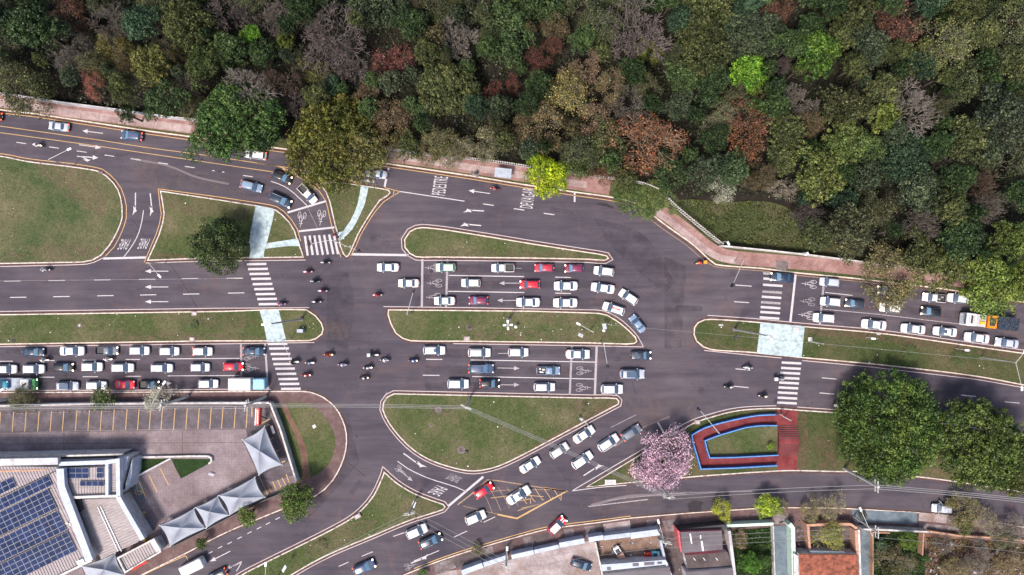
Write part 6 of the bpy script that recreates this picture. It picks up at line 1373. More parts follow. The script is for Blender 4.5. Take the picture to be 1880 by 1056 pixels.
def dense(seed, Rr, n, nl, leaf, zs=.72, lobe=.3, irr=.18, inner=.07):
    rng = np.random.default_rng(seed)
    # lobe centres over an irregular dome
    g_ = (1+5**.5)/2; i = np.arange(nl)+.5
    z = 1-i/nl*1.25; z = np.clip(z, -.25, 1); th = 2*math.pi*i/g_+rng.normal(size=nl)*.25
    rr = np.sqrt(np.clip(1-z*z, 0, 1)); ph = rng.uniform(0, 6.28, 3)
    wob = 1+irr*(np.sin(th*2+ph[0])*.5+np.sin(th*3+ph[1])*.35+np.sin(th*5+ph[2])*.3)
    k = (1-lobe)*Rr*rng.uniform(.82, 1.06, nl)
    c = np.stack([rr*np.cos(th)*wob*k, rr*np.sin(th)*wob*k, z*zs*k+rng.normal(size=nl)*.1*Rr], 1)
    lr = lobe*Rr*rng.uniform(.55, 1.3, nl)
    w_ = lr**2; w_ = w_/w_.sum(); idx = rng.choice(nl, n, p=w_)
    # every lobe carries small leaf clumps on its upper side
    ns = 16; sd = rng.normal(size=(nl, ns, 3)); sd[:, :, 2] = np.abs(sd[:, :, 2])-.2; sd /= np.linalg.norm(sd, axis=2)[:, :, None]
    sc_ = c[:, None, :]+sd*(lr[:, None]*rng.uniform(.6, 1.0, (nl, ns)))[:, :, None]; sr = lr[:, None]*rng.uniform(.2, .42, (nl, ns))
    j = rng.integers(0, ns, n); d = rng.normal(size=(n, 3)); d[:, 2] = np.abs(d[:, 2])-.3; d /= np.linalg.norm(d, axis=1)[:, None]
    p = sc_[idx, j]+d*(sr[idx, j]*rng.uniform(.6, 1.08, n))[:, None]; st_ = rng.normal(size=(nl, ns))*.15
    ins = rng.random(n) < inner; p[ins] *= rng.uniform(.2, .8, ins.sum())[:, None]
    nr = d*1.3+rng.normal(size=(n, 3))*.45+np.array([0, 0, .15])
    lt1 = rng.uniform(.3, .68, nl); t0 = np.clip(lt1[idx]+st_[idx, j]+rng.normal(size=n)*.16, 0, 1); t1 = np.clip(rng.uniform(.2, .8, nl)[idx]+rng.normal(size=n)*.12, 0, 1)
    return p, nr, leaf*rng.uniform(.6, 1.35, n), np.stack([t0, t1], 1), rng
def branches(seed, Rr, Ht, depth=6, fork=3, spread=.62, flat_=.5):
    """returns segments (p, q, r0, r1, level) and tips"""
    rnd = random.Random(seed); segs = []; tips = []
    def grow(p, d, L, r, lev):
        q = p; steps = 3 if lev < 3 else 2
        for s in range(steps):
            d = (d+Vector((rnd.gauss(0, .11), rnd.gauss(0, .11), rnd.gauss(0, .08)))).normalized()
            e = q+d*L/steps; segs.append((q, e, r*(1-.22*s/steps), r*(1-.22*(s+1)/steps), lev)); q = e
        if lev >= depth: tips.append(q); return
        nf = fork+(1 if rnd.random() < .35 else 0)+(1 if lev == 0 else 0)
        u_ = d.orthogonal().normalized(); a0 = rnd.uniform(0, 6.28)
        for k in range(nf):
            a = a0+2*math.pi*k/nf+rnd.uniform(-.4, .4); n_ = u_.copy(); n_.rotate(Matrix.Rotation(a, 3, d))
            sp = spread*rnd.uniform(.6, 1.25)*(1.25 if lev == 0 else 1); e = (d+n_*sp); e.z = e.z*(.85 if lev < 2 else 1)+.05
            grow(q, e.normalized(), L*rnd.uniform(.5, 1.0), r*.66, lev+1)
    grow(Vector((0, 0, 0)), Vector((0, 0, 1)), 1.0, .034, 0)
    P_ = np.array([list(s[0])+list(s[1]) for s in segs]); rad = np.array([[s[2], s[3]] for s in segs]); lev = np.array([s[4] for s in segs])
    tp = np.array([list(t_) for t_ in tips]); hx = np.percentile(np.hypot(tp[:, 0], tp[:, 1]), 92); hz_ = tp[:, 2].max()
    sx = Rr/hx; sz = Ht/hz_; sc = np.array([sx, sx, sz]); P_[:, :3] *= sc; P_[:, 3:] *= sc; tp *= sc
    return P_, rad*(sx+sz)/2, lev, tp
def seg_mesh(name, Pq, rad, tint, mat, n=3, rmin=.028):
    m = len(Pq); p = Pq[:, :3]; q = Pq[:, 3:]; d = q-p; L = np.linalg.norm(d, axis=1)[:, None]+1e-9; d = d/L; q = q+d*.02
    ref = np.where(np.abs(d[:, 2:3]) > .9, np.array([[1., 0, 0]]), np.array([[0, 0, 1.]])); a = np.cross(d, ref); a /= np.linalg.norm(a, axis=1)[:, None]; b = np.cross(d, a)
    rad = np.maximum(rad, rmin); vs_ = []
    for c_, r in ((p, rad[:, 0:1]), (q, rad[:, 1:2])):
        for k in range(n): th = 2*math.pi*k/n; vs_.append(c_+(a*math.cos(th)+b*math.sin(th))*r)
    v = np.stack(vs_, 1).reshape(-1, 3).astype(np.float32); base = (np.arange(m)*2*n)[:, None]
    f = np.concatenate([base+np.array([[k, (k+1) % n, n+(k+1) % n, n+k]]) for k in range(n)], 1).reshape(-1).astype(np.int32); nf = m*n
    me = bpy.data.meshes.new(name); me.vertices.add(len(v)); me.vertices.foreach_set('co', v.ravel()); me.loops.add(4*nf); me.loops.foreach_set('vertex_index', f)
    me.polygons.add(nf); me.polygons.foreach_set('loop_start', np.arange(0, 4*nf, 4, dtype=np.int32)); me.polygons.foreach_set('loop_total', np.full(nf, 4, dtype=np.int32)); me.update(calc_edges=True)
    at = me.attributes.new('tint', 'FLOAT_COLOR', 'FACE'); col = np.ones((nf, 4), np.float32); col[:, 0] = np.repeat(tint, n); col[:, 1] = .5; at.data.foreach_set('color', col.ravel())
    me.materials.append(mat); return me
def trunk_mesh(seed, Ht, Rr, limbs=7):
    b_ = B(); rnd = random.Random(seed); r = .028*Ht+.05; z = Ht*.45
    b_.tube((0, 0, 0), (rnd.gauss(0, .15), rnd.gauss(0, .15), z), r, r*.7, 7); 
    for k in range(limbs):
        a = 2*math.pi*k/limbs+rnd.uniform(-.3, .3); e = Vector((math.cos(a)*Rr*rnd.uniform(.3, .55), math.sin(a)*Rr*rnd.uniform(.3, .55), Ht*rnd.uniform(.55, .72)))
        m_ = Vector((e.x*.4, e.y*.4, z+(e.z-z)*.55)); b_.tube((0, 0, z*.94), m_, r*.5, r*.34, 5).tube(m_, e, r*.34, r*.12, 5)
    return b_.mesh('trunk', M['bark'], True)
# archetypes: base height 1 unit = real metres, radius Rr
ARC = {}
def arch_dense(key, seed, Rr, Ht, n, nl, leaf, zs=.72, lobe=.3, irr=.18):
    p, nr, s, t_, rng = dense(seed, Rr, n, nl, leaf, zs, lobe, irr)
    top_ = p[:, 2].max(); p[:, 2] += Ht-top_
    ARC[key] = (Rr, Ht, quads_mesh('crown', p, nr, s, t_, M['leaf'], 1.0, rng), trunk_mesh(seed, Ht, Rr), None)
for k in range(4): arch_dense(f'd{k}', 11+k, 4.0, 11, 9500, 34, .135, .8, .33, .34)
for k in range(4): arch_dense(f's{k}', 31+k, 2.2, 8, 3600, 18, .115, .85, .38, .34)
for k in range(3): arch_dense(f'c{k}', 51+k, 4.0, 12, 7500, 60, .13, .75, .22, .5)       # finer, uneven
arch_dense('big0', 71, 9.5, 13, 42000, 190, .17, .6, .17, .1); arch_dense('big1', 72, 9.0, 12, 36000, 150, .17, .6, .18, .16); arch_dense('big2', 73, 8.0, 13, 30000, 120, .17, .62, .19, .25)
arch_dense('round', 74, 5.6, 9, 17000, 90, .14, .72, .22, .14)
def arch_bare(key, seed, Rr, Ht, depth=6, fork=3, leaves=0, leaf=.12, spread=.62, jit=.35, twig=True):
    Pq, rad, lev, tp = branches(seed, Rr, Ht, depth, fork, spread); rng = np.random.default_rng(seed)
    thick = lev <= 1; tr_ = seg_mesh('trunk', Pq[thick], rad[thick], np.full(thick.sum(), .6), M['twig'], 5); br = seg_mesh('branches', Pq[~thick], rad[~thick], np.clip(.55+rng.normal(size=(~thick).sum())*.14, 0, 1), M['twig'], 3)
    cr = None
    if leaves:
        i = rng.integers(0, len(tp), leaves); c = tp[i]+rng.normal(size=(leaves, 3))*jit; tt = np.clip(rng.uniform(.2, .8, len(tp))[i]+rng.normal(size=leaves)*.15, 0, 1)
        nr = rng.normal(size=(leaves, 3))+np.array([0, 0, .8]); cr = quads_mesh('crown', c, nr, leaf*rng.uniform(.6, 1.4, leaves), np.stack([tt, rng.random(leaves)], 1), M['leaf'], 1, rng)
    ARC[key] = (Rr, Ht, cr, tr_, br)
for k in range(3): arch_bare(f'b{k}', 101+k, 4.0, 11, 6, 3, 0, spread=.72)
for k in range(3): arch_bare(f'r{k}', 121+k, 4.5, 11, 5, 3, 3400, .11, .72, .26)
for k in range(3): arch_bare(f'l{k}', 141+k, 4.0, 11, 5, 3, 6200, .12, .72, .36)           # loose feathery foliage
arch_bare('pk', 161, 5.5, 7.5, 5, 4, 15500, .13, .8, .34)
TW = {'grey': (.14,.125,.122), 'pale': (.2,.18,.175), 'mauve': (.125,.105,.11), 'brown': (.11,.08,.068), 'tan': (.22,.16,.12)}
ntree = [0]
def tree(px, py, r, key, col, label, h=None, tw='grey', name=None, zref=.72, group=None, rot=None, cat='tree'):
    Rr, Ht, cr, tr_, br = ARC[key]; rnd = random.Random(int(px*13+py*7)); s = r*S/Rr; h = h or Ht*max(.75, min(1.25, s)); zs = h/Ht
    q = W(px, py, h*zref); o = thing(name or {'d': 'broadleaf_tree', 's': 'broadleaf_tree', 'c': 'broadleaf_tree', 'b': 'bare_tree', 'r': 'half_bare_tree', 'l': 'feathery_tree', 'p': 'blossom_tree'}[key[0]], label, cat, (q.x, q.y, .1), rnd.uniform(0, 6.28) if rot is None else rot, group)
    o.scale = (s*(1-z_k(h)), s*(1-z_k(h)), zs)
    a = part('trunk', tr_, o, color=TW[tw] if br else (1, 1, 1))
    if br: part('branches', br, o, color=TW[tw])
    if cr: part('crown', cr, o, color=col)
    ntree[0] += 1; return o
def z_k(h): return h*.8/H
DG=(.034,.062,.026); GG=(.06,.1,.04); OL=(.08,.098,.042); YG=(.15,.185,.04); BG=(.075,.15,.028); LI=(.115,.24,.03); TA=(.19,.155,.085); RU=(.2,.092,.05); RED=(.19,.07,.065); GR=(.06,.085,.052); PA=(.2,.22,.14); BL=(.042,.08,.05)
G1 = 'trees of the wood'
hand = [
(461,65,19,'s0',LI,'small lime green round tree alone in the upper left wood','lime small tree'),
(728,105,42,'r0',RED,'dusty red leafy tree in the upper middle wood','wide dusty red tree','brown'),
(848,70,44,'b0',None,'round bare tree with pale pinkish twigs in the wood','round bare tree','pale'),
(857,121,19,'s1',GG,'small green tree tucked below the round bare tree','small green tucked tree'),
(937,98,27,'s2',GG,'round green tree between the round bare tree and the red trees','round green tree'),
(985,106,24,'r1',RED,'dusty red tree, upper of the red group','upper red tree','brown'),
(1017,82,18,'r2',RED,'small dusty red crown touching the upper red tree on its right','small red crown','brown'),
(908,161,22,'r0',RED,'crimson leafed tree, lower left of the red group','crimson tree','brown'),
(942,150,18,'r1',RED,'dull red crown just right of the crimson tree','dull red crown','brown'),
(164,152,27,'r2',(.3,.11,.09),'salmon red twiggy tree near the upper left pavement','salmon tree','tan'),
(1375,134,38,'d0',LI,'bright lime green dense tree, right half of the wood','bright lime tree'),
(1502,100,45,'d1',BG,'bright green dense tree right of the lime one','bright green tree'),
(1475,185,34,'b1',None,'grey bare tree below the bright green tree','grey twiggy tree','pale'),
(1690,192,52,'b2',None,'large leafless tree with long radiating grey branches, right side','radiating bare tree','pale'),
(1180,66,74,'b0',None,'very large purplish brown leafless tree at the top edge','huge purplish bare tree','mauve'),
(1185,95,26,'l0',YG,'patch tree with scattered yellow leaves under the huge purplish tree','yellow leafed tree'),
(1190,255,72,'r1',RU,'large rusty orange half bare tree above the bush by the road','large rusty tree','tan'),
(1372,245,52,'r2',RU,'rusty brown half bare tree above the clearing','rusty clearing tree','brown'),
(1662,48,46,'r0',(.17,.08,.065),'dark rusty tree near the top right','dark rusty tree','brown'),
(1430,20,34,'r1',(.16,.08,.06),'rusty brown tree cut by the top edge','rusty top tree','brown'),
(1072,122,40,'b1',None,'brown fan shaped leafless tree between the red and the huge purplish tree','brown fan tree','tan'),
(1045,165,45,'l1',(.22,.2,.08),'tan and yellow loose tree in the middle wood','tan yellow tree'),
(1000,228,42,'l2',TA,'sandy tan loose tree above the chartreuse street tree','sandy tree'),
(1082,210,34,'l0',(.2,.14,.1),'pinkish tan loose tree left of the large rusty tree','pinkish tan tree'),
(1252,142,36,'d2',(.07,.11,.045),'green cauliflower shaped tree left of the lime one','cauliflower tree'),
(1308,148,34,'d3',DG,'dark green tree between the cauliflower tree and the lime one','dark gap tree'),
(1298,182,24,'s3',DG,'small dark tree under the cauliflower tree','small dark tree'),
(1330,215,28,'l1',PA,'pale olive feathery tree beside the rusty clearing tree','pale olive tree'),
(600,60,66,'b2',None,'large purplish leafless tree in the upper left middle','purplish bare tree','mauve'),
(640,112,42,'b1',None,'leafless tree overlapping the lower right of the purplish bare tree','second purplish tree','mauve'),
(498,28,38,'b0',None,'brownish leafless tree at the top edge near the lime small tree','brownish bare tree','grey'),
(580,130,34,'r0',(.12,.13,.04),'twiggy tree with few green leaves below the purplish bare tree','green dotted twiggy tree','mauve'),
(522,78,20,'s1',(.09,.12,.03),'small yellow green tree under the brownish bare tree','small yellow green tree'),
(452,160,50,'b1',None,'grey leafless tree leaning over the tall green roadside tree','grey leaning bare tree','pale'),
(720,152,25,'s2',(.07,.09,.055),'grey green round tree below the wide dusty red tree','grey green round tree'),
(756,140,20,'s3',(.06,.08,.05),'smaller grey green tree right below the wide dusty red tree','smaller grey green tree'),
(612,158,19,'s0',BL,'small bluish green round tree above the olive roadside tree','bluish small tree'),
(668,168,24,'b2',None,'small orange brown bare tree above the olive roadside tree','orange brown bare tree','tan'),
(783,205,19,'s0',GG,'small bright edged green tree in the middle wood','bright edged tree'),
(756,192,22,'s1',(.06,.1,.04),'green tree left of the bright edged one','green neighbour tree'),
(278,122,40,'d3',(.12,.13,.045),'yellow green loose tree above the upper left pavement','yellow green loose tree'),
(372,118,36,'c1',(.07,.1,.035),'mid green tree left of the grey leaning bare tree','mid green tree'),
(200,85,28,'l2',(.16,.15,.05),'olive yellow feathery tree in the upper left wood','olive yellow tree'),
(112,105,34,'b0',None,'whitish leafless tree above the left fence','whitish bare tree','pale'),
(60,50,52,'d0',DG,'very dark dense tree near the upper left corner','corner dark tree'),
(42,148,55,'l0',(.09,.1,.045),'drooping olive tree at the left edge above the fence','drooping olive tree'),
(195,40,36,'b2',None,'grey twiggy tree at the upper left','grey upper left bare tree','grey'),
(140,85,28,'b1',None,'grey bushy leafless tree between dark crowns, upper left','grey bushy bare tree','grey'),
(1742,82,50,'l1',(.15,.17,.07),'pale yellow green feathery tree with light branches, upper right','pale feathery tree','pale'),
(1862,118,40,'d1',(.085,.105,.045),'round olive tree at the right edge','round olive edge tree'),
(1768,150,40,'d2',(.065,.085,.04),'grey olive dense tree left of the round olive edge tree','grey olive tree'),
(1548,265,46,'d3',(.1,.14,.045),'bright green cauliflower tree above the right pavement','bright cauliflower tree'),
(1618,215,31,'s2',(.13,.17,.04),'yellow green dense tree below the dark rusty one','yellow green dense tree'),
(1545,198,45,'c0',(.07,.08,.035),'olive uneven tree above the bright cauliflower tree','olive uneven tree'),
(1838,222,62,'c2',(.05,.068,.042),'large dark grey green tree at the right edge','large grey green tree'),
(1500,325,50,'c1',(.13,.16,.05),'yellowish green uneven tree right of the clearing','yellowish uneven tree'),
(1832,378,36,'b0',None,'grey leafless tree low at the right edge','low right bare tree','grey'),
(1862,442,42,'d0',(.1,.14,.04),'yellow green dense tree above the bright green roadside tree','yellow green edge tree'),
(1345,310,36,'d2',(.06,.1,.05),'bluish green dense tree at the top of the clearing','bluish clearing tree'),
(1328,345,24,'l2',(.34,.36,.3),'whitish flowering tree at the clearing edge','whitish flowering tree'),
(1448,345,26,'r0',(.3,.27,.23),'pale blossoming half bare tree at the right end of the clearing','pale blossoming tree','pale'),
(1590,330,34,'c2',GR,'dark grey green uneven tree in the right wood','grey uneven tree'),
(1560,420,50,'c0',(.08,.09,.05),'grey olive loose tree just behind the solid white fence','fence side grey olive tree'),
(1500,430,34,'d1',(.075,.1,.045),'green tree at the right side of the clearing','clearing side green tree'),
(885,250,38,'l0',(.17,.165,.1),'pale loose tree behind the bus shelter fence','pale fence tree'),
(810,262,34,'l1',(.15,.15,.07),'yellow grey feathery tree left of the shelter','yellow grey fence tree'),
(715,215,34,'l2',(.15,.11,.065),'brownish feathery tree right of the olive roadside tree','brownish feathery tree'),
(300,185,40,'c2',GG,'green uneven tree overhanging the upper left pavement','overhanging green tree'),
(238,212,18,'s3',DG,'small dark tree reaching over the upper left pavement','small overhanging dark tree'),
(345,200,26,'l1',(.11,.12,.06),'thin leafy tree beside the tall green roadside tree','thin leafy tree'),
]
for e in hand:
    tree(e[0], e[1], e[2], e[3], e[4] or (.2,.2,.2), e[5], tw=e[7] if len(e) > 7 else 'grey', group=G1)
# street and garden trees
tree(432,216,80,'big2',(.065,.125,.04),'tall green roadside tree covering the upper left road',13,rot=.3,group=None)
tree(395,255,48,'c1',(.055,.105,.03),'green tree hanging furthest over the upper left road, below the tall one',10)
tree(478,248,40,'d2',(.04,.08,.032),'dark green tree between the two big roadside trees',10)
tree(600,255,94,'big1',(.12,.13,.035),'huge olive yellow roadside tree above the curved lane',12.5)
tree(664,285,54,'c0',(.115,.115,.04),'olive tree joined to the right of the huge roadside tree',9)
tree(1003,325,42,'d1',(.25,.35,.015),'chartreuse street tree overhanging the painted word on the road',8)
tree(978,288,16,'s1',(.22,.34,.015),'small chartreuse crown standing above the chartreuse street tree',8)
tree(1148,356,30,'c2',(.07,.11,.03),'low green bush over the upper kerb, leftmost of three at the corner',2.2,name='spreading_bush',cat='bush'); tree(1186,374,34,'c0',(.08,.12,.035),'low green bush spilling over the kerb corner, lowest of three',2.0,name='spreading_bush',cat='bush'); tree(1208,352,26,'c1',(.09,.12,.04),'low yellowish bush against the picket fence end, right of three',2.4,name='spreading_bush',cat='bush')
tree(1225,375,20,'l0',(.13,.17,.06),'small sparse bush at the bend of the pavement',1.6,name='small_bush',cat='bush')
tree(396,450,57,'round',(.062,.095,.038),'dark round tree on the grass island',9)
tree(546,912,33,'d3',(.075,.12,.03),'dense green tree at the corner of the canopies, larger upper crown',7)
tree(540,932,27,'s2',(.085,.13,.03),'lower crown beside the dense green corner tree',6)
tree(454,947,20,'s0',(.1,.15,.03),'medium round tree below the row of canopies',4.5); tree(369,998,13,'s1',(.075,.11,.03),'smallest round tree below the row of canopies',3.5)
tree(1650,792,110,'big0',(.072,.125,.03),'largest tree in view, round and green at the lower right',12)
tree(1812,822,92,'big2',(.075,.115,.03),'broad dark olive tree right of the largest tree',11); tree(1862,875,40,'c1',(.08,.1,.025),'olive crown at the right edge below the broad dark tree',9)
tree(1220,842,54,'pk',(.56,.4,.55),'pink flowering tree on the tip of the grass triangle',7.5,tw='mauve')
tree(37,735,26,'l1',(.11,.12,.06),'olive feathery tree at the left end of the parking wall',4.5); tree(190,732,25,'s3',(.06,.09,.03),'dark green tree on the parking wall between two paler ones',4.5); tree(284,733,28,'r2',(.45,.46,.4),'whitish flowering tree on the parking wall',4.5,tw='pale')
tree(1642,508,54,'l2',(.15,.145,.07),'olive brown sparse tree over the right queue',8,tw='tan'); tree(1815,525,64,'d3',(.11,.16,.035),'bright green roadside tree over the right queue',9); tree(1735,492,50,'c0',(.09,.11,.035),'mid green roadside tree between the sparse and the bright one',9); tree(1865,520,38,'d2',(.1,.14,.03),'green roadside tree at the right edge above the dump truck',9); tree(1690,470,38,'c1',(.075,.09,.035),'olive green tree above the sparse roadside tree',9)
tree(1322,940,21,'l0',(.36,.4,.05),'yellow green feathery small tree at the lower street',4); tree(1410,928,25,'d1',(.25,.36,.04),'lime green small tree right of the yellow feathery one',4); tree(1440,938,16,'r0',(.25,.22,.13),'pale half bare tree touching the lime small one',3.5,tw='pale')
tree(1492,940,22,'r1',(.28,.26,.1),'yellowish half bare tree, left of a pale pair at the lower street',4,tw='pale'); tree(1530,932,26,'r2',(.3,.28,.16),'pale half bare tree, right of a pair at the lower street',4.5,tw='pale')
tree(1527,985,27,'l1',(.26,.27,.07),'yellow olive tree inside the salmon walled garden',4.5); tree(1377,1035,21,'d0',(.07,.17,.025),'fresh green bushy tree in the overgrown yard',4); tree(1362,996,18,'r0',(.25,.2,.12),'tan half bare tree in the overgrown yard',3.5,tw='tan'); tree(1408,1030,11,'s1',(.06,.12,.03),'tiny green bush right of the fresh green one',2.5,name='small_bush',cat='bush')
tree(1617,1000,12,'s2',(.08,.13,.08),'grey green bush in the framed green plot',2.5,name='small_bush',cat='bush'); tree(1667,992,20,'d3',(.08,.13,.025),'yellow green tree in the framed green plot',4); tree(1648,1035,36,'r1',(.16,.14,.07),'brownish half bare tree in the framed green plot',5,tw='grey'); tree(1640,1056,24,'c0',(.07,.09,.03),'green crown at the bottom edge of the framed plot',4)
tree(1772,942,30,'l2',(.19,.17,.08),'tan olive feathery tree right of the parked silver car',4.5); tree(1770,965,20,'s0',(.1,.11,.04),'small olive crown below the tan olive feathery tree',3.5); tree(1815,955,28,'r2',(.24,.22,.15),'pale half bare tree, middle of the rubble plot street side',4,tw='pale'); tree(1860,965,30,'b0',(.2,.2,.2),'leafless pale tree at the right edge of the lower street',4,tw='pale')
tree(1700,1025,9,'s1',(.05,.1,.03),'tiny green bush at the end of the salmon plot wall',2,name='small_bush',cat='bush'); tree(1795,1020,34,'b1',(.2,.2,.2),'grey leafless tree in the rubble plot',4,tw='grey'); tree(1765,1045,26,'r0',(.2,.19,.1),'dull half bare tree at the bottom of the rubble plot',4,tw='tan'); tree(1850,1040,30,'r1',(.2,.17,.1),'brown half bare tree in the lower right corner',4,tw='tan'); tree(1735,1000,18,'b2',(.2,.2,.2),'small leafless tree at the left of the rubble plot',3,tw='grey'); tree(1845,1000,22,'l0',(.13,.13,.08),'grey green scrub tree right side of the rubble plot',3.5)
tree(1414,819,7,'s3',(.16,.25,.03),'small bright green bush inside the blue walled lawn',1.2,name='small_bush',cat='bush'); tree(877,1010,12,'l1',(.12,.12,.06),'scrubby bush on the dirty pavement',1.5,name='small_bush',cat='bush'); tree(775,1052,10,'s0',(.07,.14,.03),'green bush cut by the bottom edge',1.5,name='small_bush',cat='bush')
tree(1585,947,8,'l2',(.1,.1,.06),'small dark shrub on the blue grey paving',1.2,name='small_bush',cat='bush'); tree(590,1000,10,'l1',(.15,.15,.08),'pale dry tuft on the pointed island',.8,name='dry_shrub',cat='shrub'); tree(354,597,8,'l2',(.1,.14,.06),'little shrub in the left median',.8,name='small_bush',cat='bush')
for a_ in ((712,268,28,'l2',(.14,.13,.06),'grey tan feathery tree overhanging the pavement right of the huge roadside tree'),(752,272,26,'c0',(.075,.1,.04),'mid green tree overhanging the pavement, second right of the huge roadside tree'),(792,276,28,'l0',(.16,.15,.08),'pale feathery tree overhanging the pavement left of the picket fence'),
    (838,278,22,'l1',(.19,.18,.12),'pale sparse tree at the left end of the picket fence'),(1062,308,26,'c1',(.08,.11,.04),'green tree overhanging the fence just right of the chartreuse street tree'),(1105,318,28,'r2',(.15,.08,.045),'rusty low tree leaning over the picket fence'),(1150,326,26,'c2',(.085,.1,.04),'olive tree leaning over the fence above the three low bushes')):
    tree(*a_, tw='tan', h=8)
# filler trees of the wood
fence_line = [(-200,140),(0,158),(109,172),(218,190),(294,200),(357,206),(470,215),(620,245),(690,262),(770,266),(841,278),(974,292),(1083,308),(1178,322),(1215,340),(1262,350),(1330,352),(1400,350),(1450,360),(1478,400),(1540,440),(1620,465),(1680,478),(1758,488),(1880,500),(2080,530)]
wood = [(x, y) for x, y in fence_line]+[(2080,-120),(-200,-120)]
placed = [(e[0], e[1], e[2]) for e in hand]+[(432,212,80),(600,252,88),(395,255,40),(660,285,40),(1003,325,40),(1172,362,45),(1812,528,56),(1738,495,42),(1640,512,40),(1865,520,38),(1690,470,38)]
landmarks = [(e[0], e[1], e[6]) for e in hand]
frnd = random.Random(99); fills = []
for want, cap_ in (((62, 50), 14), ((46, 34), 60), ((33, 24), 120), ((23, 17), 170), ((16, 11), 215)):
    for _ in range(7000):
        if len(fills) > cap_: break
        r = frnd.uniform(want[1], want[0]); x = frnd.uniform(-60, 1940); y = frnd.uniform(-60, 520)
        if not inpoly(x, y+r*.55, wood): continue
        if any((x-a)**2+(y-b_)**2 < (.66*(r+c))**2 for a, b_, c in placed): continue
        placed.append((x, y, r)); fills.append((x, y, r))
names = {}
for x, y, r in fills:
    kind = frnd.random(); cx = x/1880; brown = math.exp(-((x-1050)/330)**2)
    if kind < .5-.12*brown: kk, cols, cw_ = 'd', [(DG,'dark green'),(GG,'mid green'),(DG,'dark green'),(OL,'olive'),(BL,'bluish green'),(GR,'grey green')], 'dense'
    elif kind < .76-.1*brown: kk, cols, cw_ = 'c', [(DG,'dark green'),(GG,'mid green'),(OL,'olive'),(GR,'grey green'),((.09,.08,.045),'brownish green')], 'uneven'
    elif kind < .88: kk, cols, cw_ = 'l', [((.1,.11,.055),'dull olive'),((.13,.11,.065),'tan'),((.08,.1,.05),'grey green')], 'feathery'
    elif kind < .95-.03*brown: kk, cols, cw_ = 'b', [(None,'grey'),(None,'brown'),(None,'mauve')], 'leafless'
    else: kk, cols, cw_ = 'r', [((.15,.08,.055),'rusty'),((.16,.14,.07),'dull yellow')], 'half bare'
    c, cn_ = frnd.choice(cols); key = 'big2' if (kk in 'dc' and r > 48) else ('s' if (kk in 'dc' and r < 24) else kk)+str(frnd.randrange(3))
    v_ = frnd.uniform(.8, 1.3); c2 = tuple(a*v_ for a in c) if c else (.2,.2,.2)
    lm = min(landmarks, key=lambda l_: (l_[0]-x)**2+(l_[1]-y)**2); a = math.degrees(math.atan2(lm[1]-y, x-lm[0])) % 360
    dr = ['right of', 'up-right of', 'straight above', 'up-left of', 'left of', 'down-left of', 'straight below', 'down-right of'][int((a+22.5)//45) % 8]
    names.setdefault((lm[2], dr), []).append(((lm[0]-x)**2+(lm[1]-y)**2, x, y, r, key, c2, f'{cn_} {cw_}', cn_))
ordn = ['nearest', 'second nearest', 'third nearest', 'fourth nearest', 'fifth nearest', 'sixth nearest', 'seventh nearest']
for (lmn, dr), L_ in names.items():
    L_.sort()
    for i, (_, x, y, r, key, c2, look, cn_) in enumerate(L_):
        tree(x, y, r, key, c2, f'{look} tree, {ordn[min(i, 6)]+" " if len(L_) > 1 else ""}{dr} the {lmn}', tw=cn_ if cn_ in TW else frnd.choice(['grey', 'brown', 'pale']), h=frnd.uniform(8.5, 12.5), group=G1)
# undergrowth: leaves close to the forest floor
rng = np.random.default_rng(5); N = 52000; xs_ = rng.uniform(-130, 2010, N*2); ys_ = rng.uniform(-110, 520, N*2)
wy = np.interp(xs_, [a for a, b_ in fence_line], [b_ for a, b_ in fence_line]); ok = ys_ < wy+10; xs_, ys_ = xs_[ok], ys_[ok]
clus = (np.sin(xs_*.09+np.sin(ys_*.07)*2)+np.sin(ys_*.11+xs_*.03)+2)/4; z = .2+clus*rng.uniform(0, 3.2, len(xs_))
inc = np.array([inpoly(x, y, [(1224,372),(1262,366),(1330,371),(1400,370),(1450,385),(1475,420),(1540,450),(1640,485),(1400,459),(1322,451)]) for x, y in zip(xs_, ys_)]); z[inc] = rng.uniform(.15, .45, inc.sum())
k_ = S*(H-z)/H; c = np.stack([(xs_-940)*k_, (528-ys_)*k_, z], 1); n_ = len(c)
me = quads_mesh('undergrowth', c, rng.normal(size=(n_, 3))*.6+np.array([0, 0, 1]), .2*rng.uniform(.6, 1.5, n_), np.stack([np.clip(.2+.4*clus+rng.normal(size=n_)*.15, 0, 1), rng.random(n_)], 1), M['leaf'], 1, rng)
o = link(bpy.data.objects.new('undergrowth', me)); o['kind'] = 'stuff'; o['label'] = 'low shrubs and leaves covering the floor of the wood'; o.color = (.04,.055,.028,1)
# grass tufts on the lawns give the turf a real nap
tp_ = []; tt_ = []; grn = np.random.default_rng(8)
for k in 'ABCDEFGHIJ':
    o_ = offset(isl[k][1], .35, True); bx = [q[0] for q in o_]; by = [q[1] for q in o_]; x0, x1 = max(min(bx), -96), min(max(bx), 96); n_ = int((x1-x0)*(max(by)-min(by))*7)
    for x, y in zip(grn.uniform(x0, x1, n_), grn.uniform(min(by), max(by), n_)):
        if inpoly(x, y, o_): tp_.append((x, y, .16))
tp_ = np.array(tp_); n_ = len(tp_); tp_[:, 2] += grn.uniform(0, .05, n_)
pths = [smooth(pts(q)) for q in ([(470,377),(505,385),(485,474),(458,474.5),(458,445)],[(491,446),(547,438),(552,452),(488,457)],[(477,570),(512,569),(526,628),(491,628)],[(1396,591.8),(1477,598.9),(1471,657),(1389,649)],[(663,341),(677,343),(669.6,376),(647,421.5),(625,442),(619,427),(643,406),(656,376)],[(1265,795),(1330,763),(1465,750),(1465,866),(1285,868)])]
keep = np.array([not any(inpoly(a, b_, q) for q in pths) for a, b_, _ in tp_])
